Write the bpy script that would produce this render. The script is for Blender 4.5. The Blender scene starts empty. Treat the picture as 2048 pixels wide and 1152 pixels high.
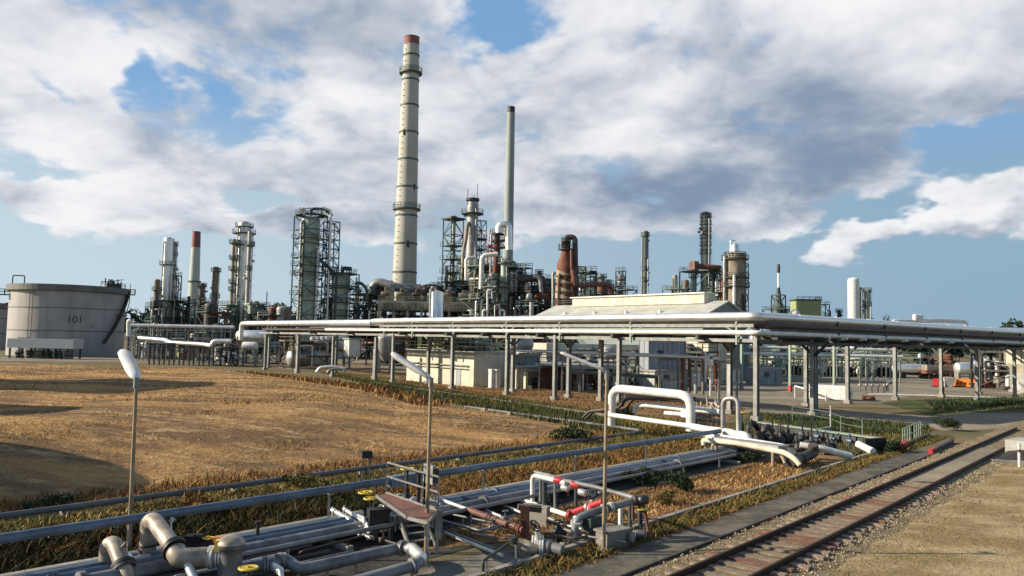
import bpy, bmesh, math, random
import numpy as np
from mathutils import Vector, Matrix
random.seed(7); rng = np.random.default_rng(7)
R = math.radians
SC = bpy.context.scene
COL = SC.collection

# ---------------------------------------------------------------- camera
FPX = 1593.0; PITCH = math.atan(104/1593); ROLL = 0.021; CAMZ = 6.0
_f = Vector((0, math.cos(PITCH), math.sin(PITCH)))
_u0 = Vector((0, -math.sin(PITCH), math.cos(PITCH))); _r0 = Vector((1, 0, 0))
CR = _r0*math.cos(ROLL) + _u0*math.sin(ROLL)
CU = _u0*math.cos(ROLL) - _r0*math.sin(ROLL)
cam = bpy.data.objects.new('camera', bpy.data.cameras.new('camera')); COL.objects.link(cam)
cam.matrix_world = Matrix(((CR.x, CU.x, -_f.x, 0), (CR.y, CU.y, -_f.y, 0), (CR.z, CU.z, -_f.z, CAMZ), (0, 0, 0, 1)))
cam.data.sensor_width = 36; cam.data.lens = 36*FPX/2048
cam.data.clip_start = 0.1; cam.data.clip_end = 12000
SC.camera = cam

def ray(px, py):
    d = CR*((px-1024)/FPX) + CU*((576-py)/FPX) + _f
    return d.normalized()
def P(px, py, Y):
    d = ray(px, py); t = Y/d.y
    return Vector((d.x*t, Y, CAMZ+d.z*t))
def G(px, py, z=0.0):
    d = ray(px, py); t = (z-CAMZ)/d.z
    return Vector((d.x*t, d.y*t, z))

# ---------------------------------------------------------------- sun, sky, exposure
SUN_EL = R(24); SUN_DIR = Vector((-0.998*math.cos(SUN_EL), -0.06*math.cos(SUN_EL), math.sin(SUN_EL))).normalized()
sun = bpy.data.objects.new('sun', bpy.data.lights.new('sun', 'SUN')); COL.objects.link(sun)
sun.data.energy = 5.0; sun.data.angle = R(0.6); sun.data.color = (1.0, 0.87, 0.68)
sun.rotation_euler = SUN_DIR.to_track_quat('Z', 'Y').to_euler()
SC.view_settings.view_transform = 'Standard'; SC.view_settings.look = 'None'
SC.view_settings.exposure = 0.62; SC.view_settings.gamma = 1.0

class E:
    """a socket with arithmetic, so that node maths reads like maths"""
    nt = None
    def __init__(s, k): s.k = k
    @staticmethod
    def mk(op, *a, clamp=False):
        n = E.nt.nodes.new('ShaderNodeMath'); n.operation = op; n.use_clamp = clamp
        for i, x in enumerate(a):
            if isinstance(x, E): E.nt.links.new(x.k, n.inputs[i])
            else: n.inputs[i].default_value = x
        return E(n.outputs[0])
    def __add__(s, o): return E.mk('ADD', s, o)
    def __radd__(s, o): return E.mk('ADD', s, o)
    def __sub__(s, o): return E.mk('SUBTRACT', s, o)
    def __rsub__(s, o): return E.mk('SUBTRACT', o, s)
    def __mul__(s, o): return E.mk('MULTIPLY', s, o)
    def __rmul__(s, o): return E.mk('MULTIPLY', s, o)
    def __truediv__(s, o): return E.mk('DIVIDE', s, o)
def sstep(a, b, x):
    n = E.nt.nodes.new('ShaderNodeMapRange'); n.interpolation_type = 'SMOOTHSTEP'
    E.nt.links.new(x.k, n.inputs['Value']); n.inputs['From Min'].default_value = a; n.inputs['From Max'].default_value = b
    return E(n.outputs['Result'])
def vec(x, y, z):
    n = E.nt.nodes.new('ShaderNodeCombineXYZ')
    for i, q in enumerate((x, y, z)):
        if isinstance(q, E): E.nt.links.new(q.k, n.inputs[i])
        else: n.inputs[i].default_value = q
    return n.outputs[0]
def noise(v, scale, detail=5, rough=0.55, dist=0.0, color=False):
    n = E.nt.nodes.new('ShaderNodeTexNoise'); n.inputs['Scale'].default_value = scale
    n.inputs['Detail'].default_value = detail; n.inputs['Roughness'].default_value = rough; n.inputs['Distortion'].default_value = dist
    if v is not None: E.nt.links.new(v, n.inputs['Vector'])
    return n.outputs['Color'] if color else E(n.outputs['Fac'])
def mixc(fac, a, b):
    n = E.nt.nodes.new('ShaderNodeMix'); n.data_type = 'RGBA'
    for q, i in ((fac, 0), (a, 6), (b, 7)):
        if isinstance(q, E): E.nt.links.new(q.k, n.inputs[i])
        elif isinstance(q, bpy.types.NodeSocket): E.nt.links.new(q, n.inputs[i])
        elif i == 0: n.inputs[i].default_value = q
        else: n.inputs[i].default_value = (*q, 1)
    return n.outputs[2]

W = bpy.data.worlds.new('World'); SC.world = W; W.use_nodes = True
W.cycles.sampling_method = 'MANUAL'; W.cycles.sample_map_resolution = 512
nt = W.node_tree; nt.nodes.clear(); E.nt = nt
sky = nt.nodes.new('ShaderNodeTexSky'); sky.sky_type = 'NISHITA'; sky.sun_disc = False
sky.sun_elevation = SUN_EL; sky.sun_rotation = math.atan2(SUN_DIR.x, SUN_DIR.y)
sky.air_density = 1.0; sky.dust_density = 0.3; sky.ozone_density = 1.5
tc = nt.nodes.new('ShaderNodeTexCoord'); sp = nt.nodes.new('ShaderNodeSeparateXYZ')
nt.links.new(tc.outputs['Generated'], sp.inputs[0])
dx, dy, dz = (E(o) for o in sp.outputs)
az = E.mk('ARCTAN2', dx, dy); el = E.mk('ARCSINE', dz)
den = E.mk('MAXIMUM', dz, 0.0) + 0.30
qx = dx/den; qy = dy/den
w1 = noise(vec(az, el*1.5, 0.3), 7.0, 4, 0.6, color=True); ws = nt.nodes.new('ShaderNodeSeparateXYZ'); nt.links.new(w1, ws.inputs[0])
azw = az + (E(ws.outputs[0])-0.5)*0.22; elw = el + (E(ws.outputs[1])-0.5)*0.12
def blob(px, py, sx, sy, amp, rot=0.0):
    d = ray(px, py); a0 = math.atan2(d.x, d.y); e0 = math.asin(d.z)
    c, s = math.cos(rot), math.sin(rot)
    da, de = azw-a0, elw-e0
    u = (da*c + de*s)*(1593/sx); v = (de*c - da*s)*(1593/sy)
    return E.mk('EXPONENT', (u*u + v*v)*-1.0)*amp
CLOUD_COVER = [(290, 170, 60, 38, -.30, 0), (120, 352, 100, 28, -.27, 0), (490, 388, 100, 28, -.27, 0), (1030, 45, 105, 40, -.25, .1), (950, 75, 60, 30, -.10, 0),
    (1985, 265, 130, 40, -.30, .25), (1720, 425, 200, 26, -.20, .25), (2030, 320, 80, 30, -.2, 0), (400, 190, 120, 25, -.12, -.5), (100, 160, 70, 25, -.2, -.4), (1290, 20, 50, 30, -.07, 0), (1500, 30, 40, 50, -.10, 0), (450, 260, 60, 40, -.08, 0),
    (1560, 330, 380, 75, .14, .28), (1800, 110, 260, 80, .13, 0), (1780, 470, 210, 30, .36, .16), (2010, 390, 100, 42, .30, .35), (1250, 465, 260, 20, .22, .05), (300, 425, 420, 44, .30, -.02), (600, 430, 160, 24, .16, 0), (700, 400, 260, 70, .10, 0), (1990, 505, 140, 14, .22, .1), (1600, 560, 500, 60, -.3, 0), (300, 560, 500, 60, -.3, 0)]
CLOUD_DARK = [(500, 50, 330, 60, .42, .05), (1250, 150, 240, 50, .34, .45), (1600, 330, 340, 75, .62, .20), (1180, 385, 300, 45, .48, .10), (1800, 130, 260, 90, .26, .1), (1480, 250, 160, 60, .2, .3),
    (710, 300, 60, 25, .3, 0), (420, 310, 160, 40, .2, 0), (1800, 500, 260, 12, .45, .14), (1990, 440, 120, 16, .35, .25), (850, 180, 140, 60, .12, 0), (650, 420, 200, 40, .14, 0)]
CLOUD_LIGHT = [(1240, 60, 120, 60, .22, .4), (90, 240, 160, 60, .16, 0), (1790, 452, 190, 20, .40, .18), (2000, 372, 90, 26, .38, .35), (1150, 462, 120, 14, .25, 0), (60, 470, 200, 40, .15, 0), (720, 230, 120, 60, .1, 0), (1330, 150, 60, 50, .1, 0)]
def bsum(L):
    t = None
    for b in L: t = blob(*b) if t is None else t + blob(*b)
    return t
warp = noise(vec(qx, qy, 8.0), 3.0, 2, 0.5, color=True)
wv = nt.nodes.new('ShaderNodeVectorMath'); wv.operation = 'MULTIPLY_ADD'; wv.inputs[1].default_value = (.16, .16, .16)
nt.links.new(warp, wv.inputs[0]); nt.links.new(vec(qx, qy, 0.0), wv.inputs[2]); qv = wv.outputs[0]
def shifted(x, y, z):
    n = nt.nodes.new('ShaderNodeVectorMath'); n.inputs[1].default_value = (x, y, z); nt.links.new(qv, n.inputs[0]); return n.outputs[0]
big = noise(qv, 1.5, 2, 0.5); fine = noise(shifted(0, 0, 3.7), 3.2, 7, 0.52)
fine2 = noise(shifted(-.045, -.03, 3.7), 3.4, 4, 0.55); puff = noise(shifted(2, 1, 5.1), 12.0, 4, 0.55)
puff2 = noise(shifted(2-.02, 1-.012, 5.1), 12.0, 3, 0.55)
cover = bsum(CLOUD_COVER)
dens = fine*0.92 + big*0.16 + puff*0.26 + cover - 0.04
low = sstep(R(5.5), R(10.5), el + (fine-0.5)*0.10)
mask = sstep(0.43, 0.60, dens + (low-1.0)*0.34)*sstep(R(3.6), R(6.5), el)
relief = (fine-fine2)*2.4 + (puff-puff2)*0.45 + (big-0.5)*0.5
thick = sstep(0.60, 0.95, dens)
lum = relief + 0.74 - thick*0.30 - bsum(CLOUD_DARK) + bsum(CLOUD_LIGHT)
lum = sstep(-0.35, 1.30, lum)
cc = mixc(lum, (0.15, 0.20, 0.28), (0.60, 0.60, 0.61))
# broken cloud over the plant; unseen sky overhead and behind darkened to deepen the shade
bank = sstep(R(72), R(46), E.mk('ABSOLUTE', az))*sstep(R(48), R(32), el)
mask = mask*(bank*0.95 + 0.05)
veil = (sstep(R(13.0), R(1.0), el)*0.25 + 0.70)*(bank*0.8 + 0.2)
b1 = nt.nodes.new('ShaderNodeBackground'); b1.inputs[1].default_value = 0.075
b2 = nt.nodes.new('ShaderNodeBackground'); b2.inputs[1].default_value = 1.0
b3 = nt.nodes.new('ShaderNodeBackground'); b3.inputs[1].default_value = 1.0
nt.links.new(sky.outputs[0], b1.inputs[0]); nt.links.new(cc, b2.inputs[0])
nt.links.new(mixc(sstep(R(9), R(17), el), mixc(sstep(R(-35), R(35), az), (0.36, 0.445, 0.505), (0.165, 0.26, 0.35)), (0.145, 0.29, 0.50)), b3.inputs[0])
m0 = nt.nodes.new('ShaderNodeMixShader'); nt.links.new(veil.k, m0.inputs[0]); nt.links.new(b1.outputs[0], m0.inputs[1]); nt.links.new(b3.outputs[0], m0.inputs[2])
ms = nt.nodes.new('ShaderNodeMixShader'); wo = nt.nodes.new('ShaderNodeOutputWorld')
nt.links.new(mask.k, ms.inputs[0]); nt.links.new(m0.outputs[0], ms.inputs[1]); nt.links.new(b2.outputs[0], ms.inputs[2])
nt.links.new(ms.outputs[0], wo.inputs[0])

# ---------------------------------------------------------------- materials
def M(name, col, rough=0.6, metal=0.0, var=0.22, scale=1.2, streak=0.0, rust=0.0, rustcol=(0.16, 0.06, 0.025), bump=0.0, col2=None, island=0.0, spec=None):
    m = bpy.data.materials.new(name); m.use_nodes = True; E.nt = t = m.node_tree
    bs = t.nodes['Principled BSDF']; tc = t.nodes.new('ShaderNodeTexCoord'); ob = tc.outputs['Object']
    n1 = noise(ob, scale, 6, 0.62)
    c2 = col2 or tuple(c*(1-var*1.6) for c in col)
    c = mixc(sstep(0.36, 0.66, n1), c2, col)
    if streak:
        mp = t.nodes.new('ShaderNodeMapping'); mp.inputs['Scale'].default_value = (1.6, 1.6, 0.07); t.links.new(ob, mp.inputs[0])
        n2 = noise(mp.outputs[0], scale*1.4, 5, 0.6)
        c = mixc(sstep(0.46, 0.72, n2)*streak, c, tuple(q*0.42 for q in col))
    if rust:
        n3 = noise(ob, scale*2.3, 8, 0.7)
        c = mixc(sstep(0.62-rust*0.3, 0.80-rust*0.3, n3), c, rustcol)
    if island:
        g = t.nodes.new('ShaderNodeNewGeometry'); hsv = t.nodes.new('ShaderNodeHueSaturation')
        v = E(g.outputs['Random Per Island'])*(island*2) + (1-island); h = E(g.outputs['Random Per Island'])*0.05 + 0.475
        t.links.new(v.k, hsv.inputs['Value']); t.links.new(h.k, hsv.inputs['Hue']); t.links.new(c, hsv.inputs['Color']); c = hsv.outputs[0]
    t.links.new(c, bs.inputs['Base Color'])
    r = n1*0.24 + (rough-0.12); t.links.new(r.k, bs.inputs['Roughness'])
    bs.inputs['Metallic'].default_value = metal
    if spec is not None: bs.inputs['Specular IOR Level'].default_value = spec
    if bump:
        b = t.nodes.new('ShaderNodeBump'); b.inputs['Strength'].default_value = bump; b.inputs['Distance'].default_value = 0.1
        n4 = noise(ob, scale*4, 6, 0.65); t.links.new(n4.k, b.inputs['Height']); t.links.new(b.outputs[0], bs.inputs['Normal'])
    return m
MT = dict(
    alu=M('aluminium_cladding', (0.72, 0.72, 0.71), 0.42, 0.6, 0.10, 0.8, streak=0.25),
    silver=M('bright_cladding', (0.84, 0.84, 0.83), 0.42, 0.8, 0.08, 0.9, streak=0.2),
    dullalu=M('weathered_cladding', (0.40, 0.40, 0.39), 0.5, 0.45, 0.2, 0.9, streak=0.4, rust=0.15, rustcol=(.22, .15, .1)),
    greypipe=M('grey_painted_pipe', (0.215, 0.225, 0.235), 0.5, 0.1, 0.35, 1.3, streak=0.3, rust=0.22, rustcol=(.2, .13, .08)),
    bluepipe=M('blue_grey_pipe', (0.14, 0.19, 0.255), 0.42, 0.15, 0.28, 0.9, streak=0.25, rust=0.10),
    beigepipe=M('warm_grey_pipe', (0.44, 0.385, 0.31), 0.5, 0.15, 0.35, 2.2, streak=0.3, rust=0.3, rustcol=(.26, .17, .11)),
    white=M('white_paint', (0.76, 0.755, 0.72), 0.5, 0, 0.14, 1.4, streak=0.25, rust=0.06, rustcol=(.4, .33, .25)),
    cream=M('cream_render', (0.68, 0.63, 0.50), 0.75, 0, 0.18, 0.6, streak=0.45),
    steel=M('galvanised_steel', (0.27, 0.275, 0.27), 0.55, 0.35, 0.2, 1.5, rust=0.12),
    post=M('rack_steel', (0.29, 0.30, 0.285), 0.6, 0.1, 0.22, 1.2, rust=0.28),
    darksteel=M('dark_steel', (0.055, 0.062, 0.062), 0.6, 0.2, 0.3, 1.0, rust=0.2),
    green=M('green_steel', (0.085, 0.135, 0.115), 0.6, 0.1, 0.3, 0.6, rust=0.1),
    teal=M('teal_steel', (0.045, 0.085, 0.08), 0.6, 0.1, 0.3, 0.6, rust=0.1),
    palegreen=M('pale_green_paint', (0.30, 0.37, 0.30), 0.6, 0.1, 0.15, 0.4, streak=0.4),
    vesselgreen=M('green_vessel', (0.40, 0.48, 0.41), 0.55, 0.1, 0.2, 0.35, streak=0.55),
    olive=M('olive_panel', (0.30, 0.34, 0.16), 0.7, 0, 0.12, 0.3),
    colgrey=M('grey_green_column', (0.22, 0.245, 0.23), 0.6, 0.1, 0.2, 0.5, streak=0.4),
    brown=M('brown_vessel', (0.23, 0.175, 0.125), 0.6, 0.1, 0.25, 0.4, streak=0.6),
    tanvessel=M('tan_insulation', (0.41, 0.345, 0.25), 0.65, 0.05, 0.3, 0.35, streak=0.75),
    rust=M('rusty_steel', (0.21, 0.075, 0.04), 0.75, 0.1, 0.4, 0.8, streak=0.3),
    redbrown=M('red_brown_paint', (0.20, 0.085, 0.06), 0.65, 0, 0.3, 1.5),
    darkpipe=M('dark_brown_pipe', (0.09, 0.07, 0.062), 0.6, 0.1, 0.3, 0.6),
    red=M('red_paint', (0.46, 0.028, 0.035), 0.5, 0, 0.2, 2.0),
    orange=M('orange_paint', (0.80, 0.22, 0.03), 0.55, 0, 0.15, 2.0),
    yellow=M('yellow_paint', (0.60, 0.45, 0.05), 0.5, 0, 0.15, 3.0),
    black=M('black_paint', (0.022, 0.022, 0.025), 0.55, 0.1, 0.3, 3.0),
    blue=M('blue_paint', (0.03, 0.09, 0.34), 0.6),
    edgepipe=M('dark_grey_pipe', (0.15, 0.165, 0.175), 0.55, 0.1, 0.25, 0.6, streak=0.1, rust=0.1),
    pole=M('lamp_pole_paint', (0.33, 0.26, 0.17), 0.6, 0.1, 0.3, 1.0, rust=0.25),
    chim=M('chimney_concrete', (0.50, 0.485, 0.425), 0.85, 0, 0.10, 0.12, streak=0.28),
    chimgreen=M('chimney_green_grey', (0.32, 0.35, 0.335), 0.8, 0, 0.10, 0.12, streak=0.15),
    chimtop=M('chimney_red_band', (0.25, 0.10, 0.09), 0.75, 0, 0.15, 0.2),
    chimpale=M('chimney_pale', (0.46, 0.485, 0.43), 0.8, 0, 0.08, 0.12),
    concrete=M('concrete', (0.34, 0.32, 0.28), 0.85, 0, 0.28, 0.5, streak=0.3, bump=0.2),
    deckconc=M('stained_concrete', (0.30, 0.275, 0.21), 0.85, 0, 0.4, 0.4, streak=0.8),
    tank=M('tank_grey', (0.365, 0.35, 0.335), 0.6, 0.05, 0.10, 0.16, streak=0.5, rust=0.05),
    tankdark=M('tank_rim_grey', (0.16, 0.155, 0.15), 0.65, 0.1, 0.2, 0.3),
    canopy=M('pale_canopy', (0.43, 0.45, 0.46), 0.55, 0.1, 0.06, 0.3),
    wallgrey=M('grey_wall', (0.46, 0.455, 0.42), 0.8, 0, 0.2, 0.5, streak=0.5, rust=0.08, rustcol=(.25, .2, .15)),
    wallblue=M('blue_grey_wall', (0.30, 0.33, 0.35), 0.7, 0, 0.14, 0.5, streak=0.4),
    wallteal=M('teal_wall', (0.20, 0.255, 0.25), 0.7, 0, 0.08, 0.3),
    roof=M('warehouse_roof', (0.50, 0.51, 0.46), 0.6, 0.1, 0.12, 0.25, streak=0.3),
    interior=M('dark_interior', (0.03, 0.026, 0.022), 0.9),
    sleeper=M('sleeper_concrete', (0.32, 0.24, 0.175), 0.9, 0, 0.3, 2.0, rust=0.25, bump=0.3),
    sleeperred=M('sleeper_rusty', (0.24, 0.12, 0.08), 0.9, 0, 0.3, 2.0, bump=0.3),
    rail=M('rail_steel', (0.06, 0.032, 0.022), 0.6, 0.5, 0.3, 2.0),
    tyre=M('tyre_rubber', (0.02, 0.02, 0.02), 0.9),
    tarp=M('white_tarpaulin', (0.80, 0.80, 0.79), 0.6, 0, 0.10, 1.0, bump=0.4),
    bark=M('bark', (0.08, 0.06, 0.045), 0.9),
    leaf=M('leaf_dark', (0.05, 0.075, 0.03), 0.8, 0, 0.4, 0.3, island=0.45, spec=0.1),
    farleaf=M('forest_leaf', (0.035, 0.058, 0.038), 0.9, 0, 0.35, 0.02, island=0.35, spec=0.05),
    straw=M('straw_blades', (0.60, 0.37, 0.145), 0.85, 0, 0.25, 0.10, island=0.2, spec=0.1, col2=(0.29, 0.18, 0.085)),
    rustgrass=M('rusty_grass_blades', (0.275, 0.14, 0.054), 0.85, 0, 0.3, 0.3, island=0.25, spec=0.1, col2=(0.16, 0.09, 0.035)),
    olivegrass=M('olive_grass_blades', (0.195, 0.155, 0.052), 0.85, 0, 0.3, 0.25, island=0.4, spec=0.1, col2=(0.10, 0.095, 0.032)),
    weed=M('dark_weed_blades', (0.034, 0.044, 0.018), 0.85, 0, 0.35, 0.35, island=0.5, spec=0.1, col2=(0.045, 0.032, 0.014)),
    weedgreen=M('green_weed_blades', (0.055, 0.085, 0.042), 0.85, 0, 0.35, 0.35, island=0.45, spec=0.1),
)
# ---------------------------------------------------------------- mesh builder
ANG = math.atan2(0.639, 0.769)                      # the plant's grid: bx along one rack arm, ax along the other
BX = Vector((math.cos(ANG), math.sin(ANG), 0)); AX = Vector((-math.sin(ANG), math.cos(ANG), 0)); ZZ = Vector((0, 0, 1))
def V(*a): return Vector(a)
def frame(d):
    d = d.normalized(); h = ZZ if abs(d.z) < 0.95 else Vector((1, 0, 0))
    x = d.cross(h).normalized(); return x, x.cross(d).normalized()
class MB:
    def __init__(s): s.v = []; s.f = []; s.sm = []; s.marks = []
    def mark(s): s.marks.append((len(s.v), len(s.f))); return s
    def pieces(s):
        ends = s.marks[1:]+[(len(s.v), len(s.f))]
        for (v0, f0), (v1, f1) in zip(s.marks, ends):
            m = MB(); m.v = s.v[v0:v1]; m.f = [tuple(i-v0 for i in f) for f in s.f[f0:f1]]; m.sm = s.sm[f0:f1]; yield m
    def add(s, vs, fs, smooth=False):
        o = len(s.v); s.v += [tuple(q) for q in vs]; s.f += [tuple(i+o for i in f) for f in fs]; s.sm += [smooth]*len(fs); return s
    def hexa(s, c, ex, ey, ez):
        c = Vector(c); vs = [c + ex*i + ey*j + ez*k for k in (-1, 1) for j in (-1, 1) for i in (-1, 1)]
        return s.add(vs, [(0, 2, 3, 1), (4, 5, 7, 6), (0, 1, 5, 4), (2, 6, 7, 3), (0, 4, 6, 2), (1, 3, 7, 5)])
    def box(s, c, sx, sy, sz, ang=ANG):              # c: centre of the base
        x = Vector((math.cos(ang), math.sin(ang), 0)); y = Vector((-x.y, x.x, 0))
        return s.hexa(Vector(c)+ZZ*(sz/2), x*(sx/2), y*(sy/2), ZZ*(sz/2))
    def bar(s, p, q, w, h=None):
        p, q = Vector(p), Vector(q); d = q-p
        if d.length < 1e-6: return s
        x, y = frame(d); return s.hexa((p+q)/2, x*(w/2), y*((h or w)/2), d/2)
    def cyl(s, p, q, r0, r1=None, n=12, caps=True):
        p, q = Vector(p), Vector(q); r1 = r0 if r1 is None else r1; x, y = frame(q-p)
        ring = [x*math.cos(2*math.pi*i/n) + y*math.sin(2*math.pi*i/n) for i in range(n)]
        s.add([p+v*r0 for v in ring] + [q+v*r1 for v in ring], [(i, (i+1) % n, n+(i+1) % n, n+i) for i in range(n)], True)
        if caps:
            if r0 > 0: s.add([p+v*r0 for v in ring], [tuple(range(n))[::-1]])
            if r1 > 0: s.add([q+v*r1 for v in ring], [tuple(range(n))])
        return s
    def lathe(s, c, prof, n=24, smooth=True):        # prof: (radius, z)
        c = Vector(c); vs = []; fs = []
        for r, z in prof: vs += [c + V(r*math.cos(2*math.pi*i/n), r*math.sin(2*math.pi*i/n), z) for i in range(n)]
        for k in range(len(prof)-1): fs += [(k*n+i, k*n+(i+1) % n, (k+1)*n+(i+1) % n, (k+1)*n+i) for i in range(n)]
        return s.add(vs, fs, smooth)
    def tube(s, pts, r, n=10, bend=None, caps=True):
        pts = [Vector(p) for p in pts]; bend = r*2.2 if bend is None else bend; path = [pts[0]]
        for i in range(1, len(pts)-1):
            a, b, c = pts[i-1], pts[i], pts[i+1]; u = (a-b); w = (c-b)
            if u.length < 1e-5 or w.length < 1e-5 or abs(u.normalized().dot(w.normalized())) > 0.995: path.append(b); continue
            k = min(bend, u.length*0.48, w.length*0.48); p0 = b+u.normalized()*k; p1 = b+w.normalized()*k
            for j in range(6):
                t = j/5; path.append(p0*(1-t)**2 + b*2*t*(1-t) + p1*t*t)
        path.append(pts[-1])
        x, y = frame(path[1]-path[0]); vs = []; L = len(path)
        for i, p in enumerate(path):
            d = (path[min(i+1, L-1)]-path[max(i-1, 0)]).normalized()
            x = (x-d*x.dot(d)).normalized(); y = d.cross(x)
            vs += [p + (x*math.cos(2*math.pi*k/n) + y*math.sin(2*math.pi*k/n))*r for k in range(n)]
        s.add(vs, [(i*n+k, i*n+(k+1) % n, (i+1)*n+(k+1) % n, (i+1)*n+k) for i in range(L-1) for k in range(n)], True)
        if caps: s.add(vs[:n], [tuple(range(n))[::-1]]); s.add(vs[-n:], [tuple(range(n))])
        return s
    def dome(s, c, r, h, n=16, up=1):
        return s.lathe(c, [(r*math.cos(t*math.pi/10), up*h*math.sin(t*math.pi/10)) for t in range(6)], n)
    def torus(s, c, axis, R0, r, n=20, m=6):
        x, y = frame(Vector(axis)); a = Vector(axis).normalized(); vs = []
        for i in range(n):
            d = x*math.cos(2*math.pi*i/n) + y*math.sin(2*math.pi*i/n)
            vs += [Vector(c) + d*(R0+r*math.cos(2*math.pi*k/m)) + a*r*math.sin(2*math.pi*k/m) for k in range(m)]
        return s.add(vs, [(i*m+k, ((i+1) % n)*m+k, ((i+1) % n)*m+(k+1) % m, i*m+(k+1) % m) for i in range(n) for k in range(m)], True)
    def drum(s, p, q, r, n=16):                      # a vessel with dished ends
        p, q = Vector(p), Vector(q); d = (q-p).normalized(); x, y = frame(d); prof = []
        for t in range(5): prof.append((r*math.sin(t*math.pi/8), p-d*(r*0.45*math.cos(t*math.pi/8))))
        for t in range(5): prof.append((r*math.cos(t*math.pi/8), q+d*(r*0.45*math.sin(t*math.pi/8))))
        vs = [c + (x*math.cos(2*math.pi*i/n) + y*math.sin(2*math.pi*i/n))*max(rr, 1e-3) for rr, c in prof for i in range(n)]
        return s.add(vs, [(k*n+i, k*n+(i+1) % n, (k+1)*n+(i+1) % n, (k+1)*n+i) for k in range(9) for i in range(n)], True)

def obj(name, mb, mat, parent=None, org=None):
    if len(mb.marks) > 1: return [obj(name, q, mat, parent, org) for q in mb.pieces()][0]
    me = bpy.data.meshes.new(name)
    o0 = Vector(parent['org'] if parent is not None else (org or (0, 0, 0)))
    me.from_pydata([(a-o0.x, b-o0.y, c-o0.z) for a, b, c in mb.v], [], mb.f)
    me.polygons.foreach_set('use_smooth', mb.sm); me.update()
    me.materials.append(MT[mat] if isinstance(mat, str) else mat)
    o = bpy.data.objects.new(name, me); COL.objects.link(o)
    if parent is not None: o.parent = parent; o['org'] = list(o0)
    else: o.location = o0; o['org'] = list(o0)
    return o
def tag(o, label, cat, group=None):
    o['label'] = label; o['category'] = cat
    if group: o['group'] = group
    return o
def thing(name, label, cat, loc, group=None):
    o = bpy.data.objects.new(name, None); COL.objects.link(o); o.empty_display_size = 0.3
    o.location = loc; o['org'] = list(loc); return tag(o, label, cat, group)
def solo(name, mb, mat, label, cat, group=None, org=None):
    if org is None:
        a = np.array(mb.v); org = (a[:, 0].mean(), a[:, 1].mean(), a[:, 2].min())
    return tag(obj(name, mb, mat, None, org), label, cat, group)
def structure(name, mb, mat, kind='structure'):
    o = obj(name, mb, mat); o['kind'] = kind; return o
def sheet(name, pts, z, mat):
    m = MB(); m.add([(p[0], p[1], z) for p in pts], [tuple(range(len(pts)))])
    a = sum(pts[i][0]*pts[(i+1) % len(pts)][1]-pts[(i+1) % len(pts)][0]*pts[i][1] for i in range(len(pts)))
    if a < 0: m.f = [tuple(reversed(m.f[0]))]
    return structure(name, m, mat)
def gpx(pts): return [tuple(G(*p)[:2]) for p in pts]

def rail_mb(pts, h=1.1, post=0.05, step=1.6, rails=(1.0, 0.55)):
    m = MB(); pts = [Vector(p) for p in pts]
    for a, b in zip(pts, pts[1:]):
        n = max(1, round((b-a).length/step))
        for i in range(n+1):
            p = a+(b-a)*(i/n); m.bar(p, p+ZZ*h, post)
        for k in rails: m.bar(a+ZZ*h*k, b+ZZ*h*k, post)
    return m
def ring_rail(c, r, h=1.1, t=0.09, n=14):
    m = MB(); c = Vector(c); q = [c+V(r*math.cos(2*math.pi*i/n), r*math.sin(2*math.pi*i/n), 0) for i in range(n)]
    for i in range(n):
        m.bar(q[i], q[i]+ZZ*h, t*0.8)
        for k in (0.55, 1.0): m.bar(q[i]+ZZ*h*k, q[(i+1) % n]+ZZ*h*k, t)
    return m
def lattice_mb(c, w, d, h, nl, t, ang=ANG, z0=0.0, diag=True):
    m = MB(); x = Vector((math.cos(ang), math.sin(ang), 0)); y = Vector((-x.y, x.x, 0)); c = Vector(c)
    K = [c+x*(w/2*i)+y*(d/2*j) for i, j in ((-1, -1), (1, -1), (1, 1), (-1, 1))]
    for k in K: m.bar(k+ZZ*z0, k+ZZ*(z0+h), t*1.3)
    for l in range(nl+1):
        z = z0+h*l/nl
        for i in range(4):
            a, b = K[i], K[(i+1) % 4]
            m.bar(a+ZZ*z, b+ZZ*z, t)
            if diag and l < nl:
                z2 = z0+h*(l+1)/nl
                if (l+i) % 2: m.bar(a+ZZ*z, b+ZZ*z2, t*0.7)
                else: m.bar(b+ZZ*z, a+ZZ*z2, t*0.7)
    return m
def platform(parent, c, r, mat='green', hole=0.0, t=0.3, half=None):
    m = MB(); m.lathe(c, [(max(hole, 0.05), 0), (r, 0), (r, t), (max(hole, 0.05), t)], 18, False)
    p = obj('platform', m, mat, parent); obj('railing', ring_rail(Vector(c)+ZZ*t, r-0.06), mat, p); return p
def ladder(parent, base, top, face, mat='steel'):
    m = MB(); b, t = Vector(base), Vector(top); f = Vector(face).normalized(); s = f.cross(ZZ)
    for k in (-1, 1): m.bar(b+s*0.3*k, t+s*0.3*k, 0.1)
    n = int((t-b).length/1.2)
    for i in range(n):
        p = b+(t-b)*(i/n); m.bar(p-s*0.3, p+s*0.3, 0.07)
        if i % 2 == 0:
            for k in range(4):
                a0, a1 = -1.4+k*0.7, -0.7+k*0.7
                q = lambda a: p+f*(0.45+0.4*math.cos(a))+s*0.45*math.sin(a)
                m.bar(q(a0), q(a1), 0.06)
    return obj('ladder', m, mat, parent)

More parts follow.
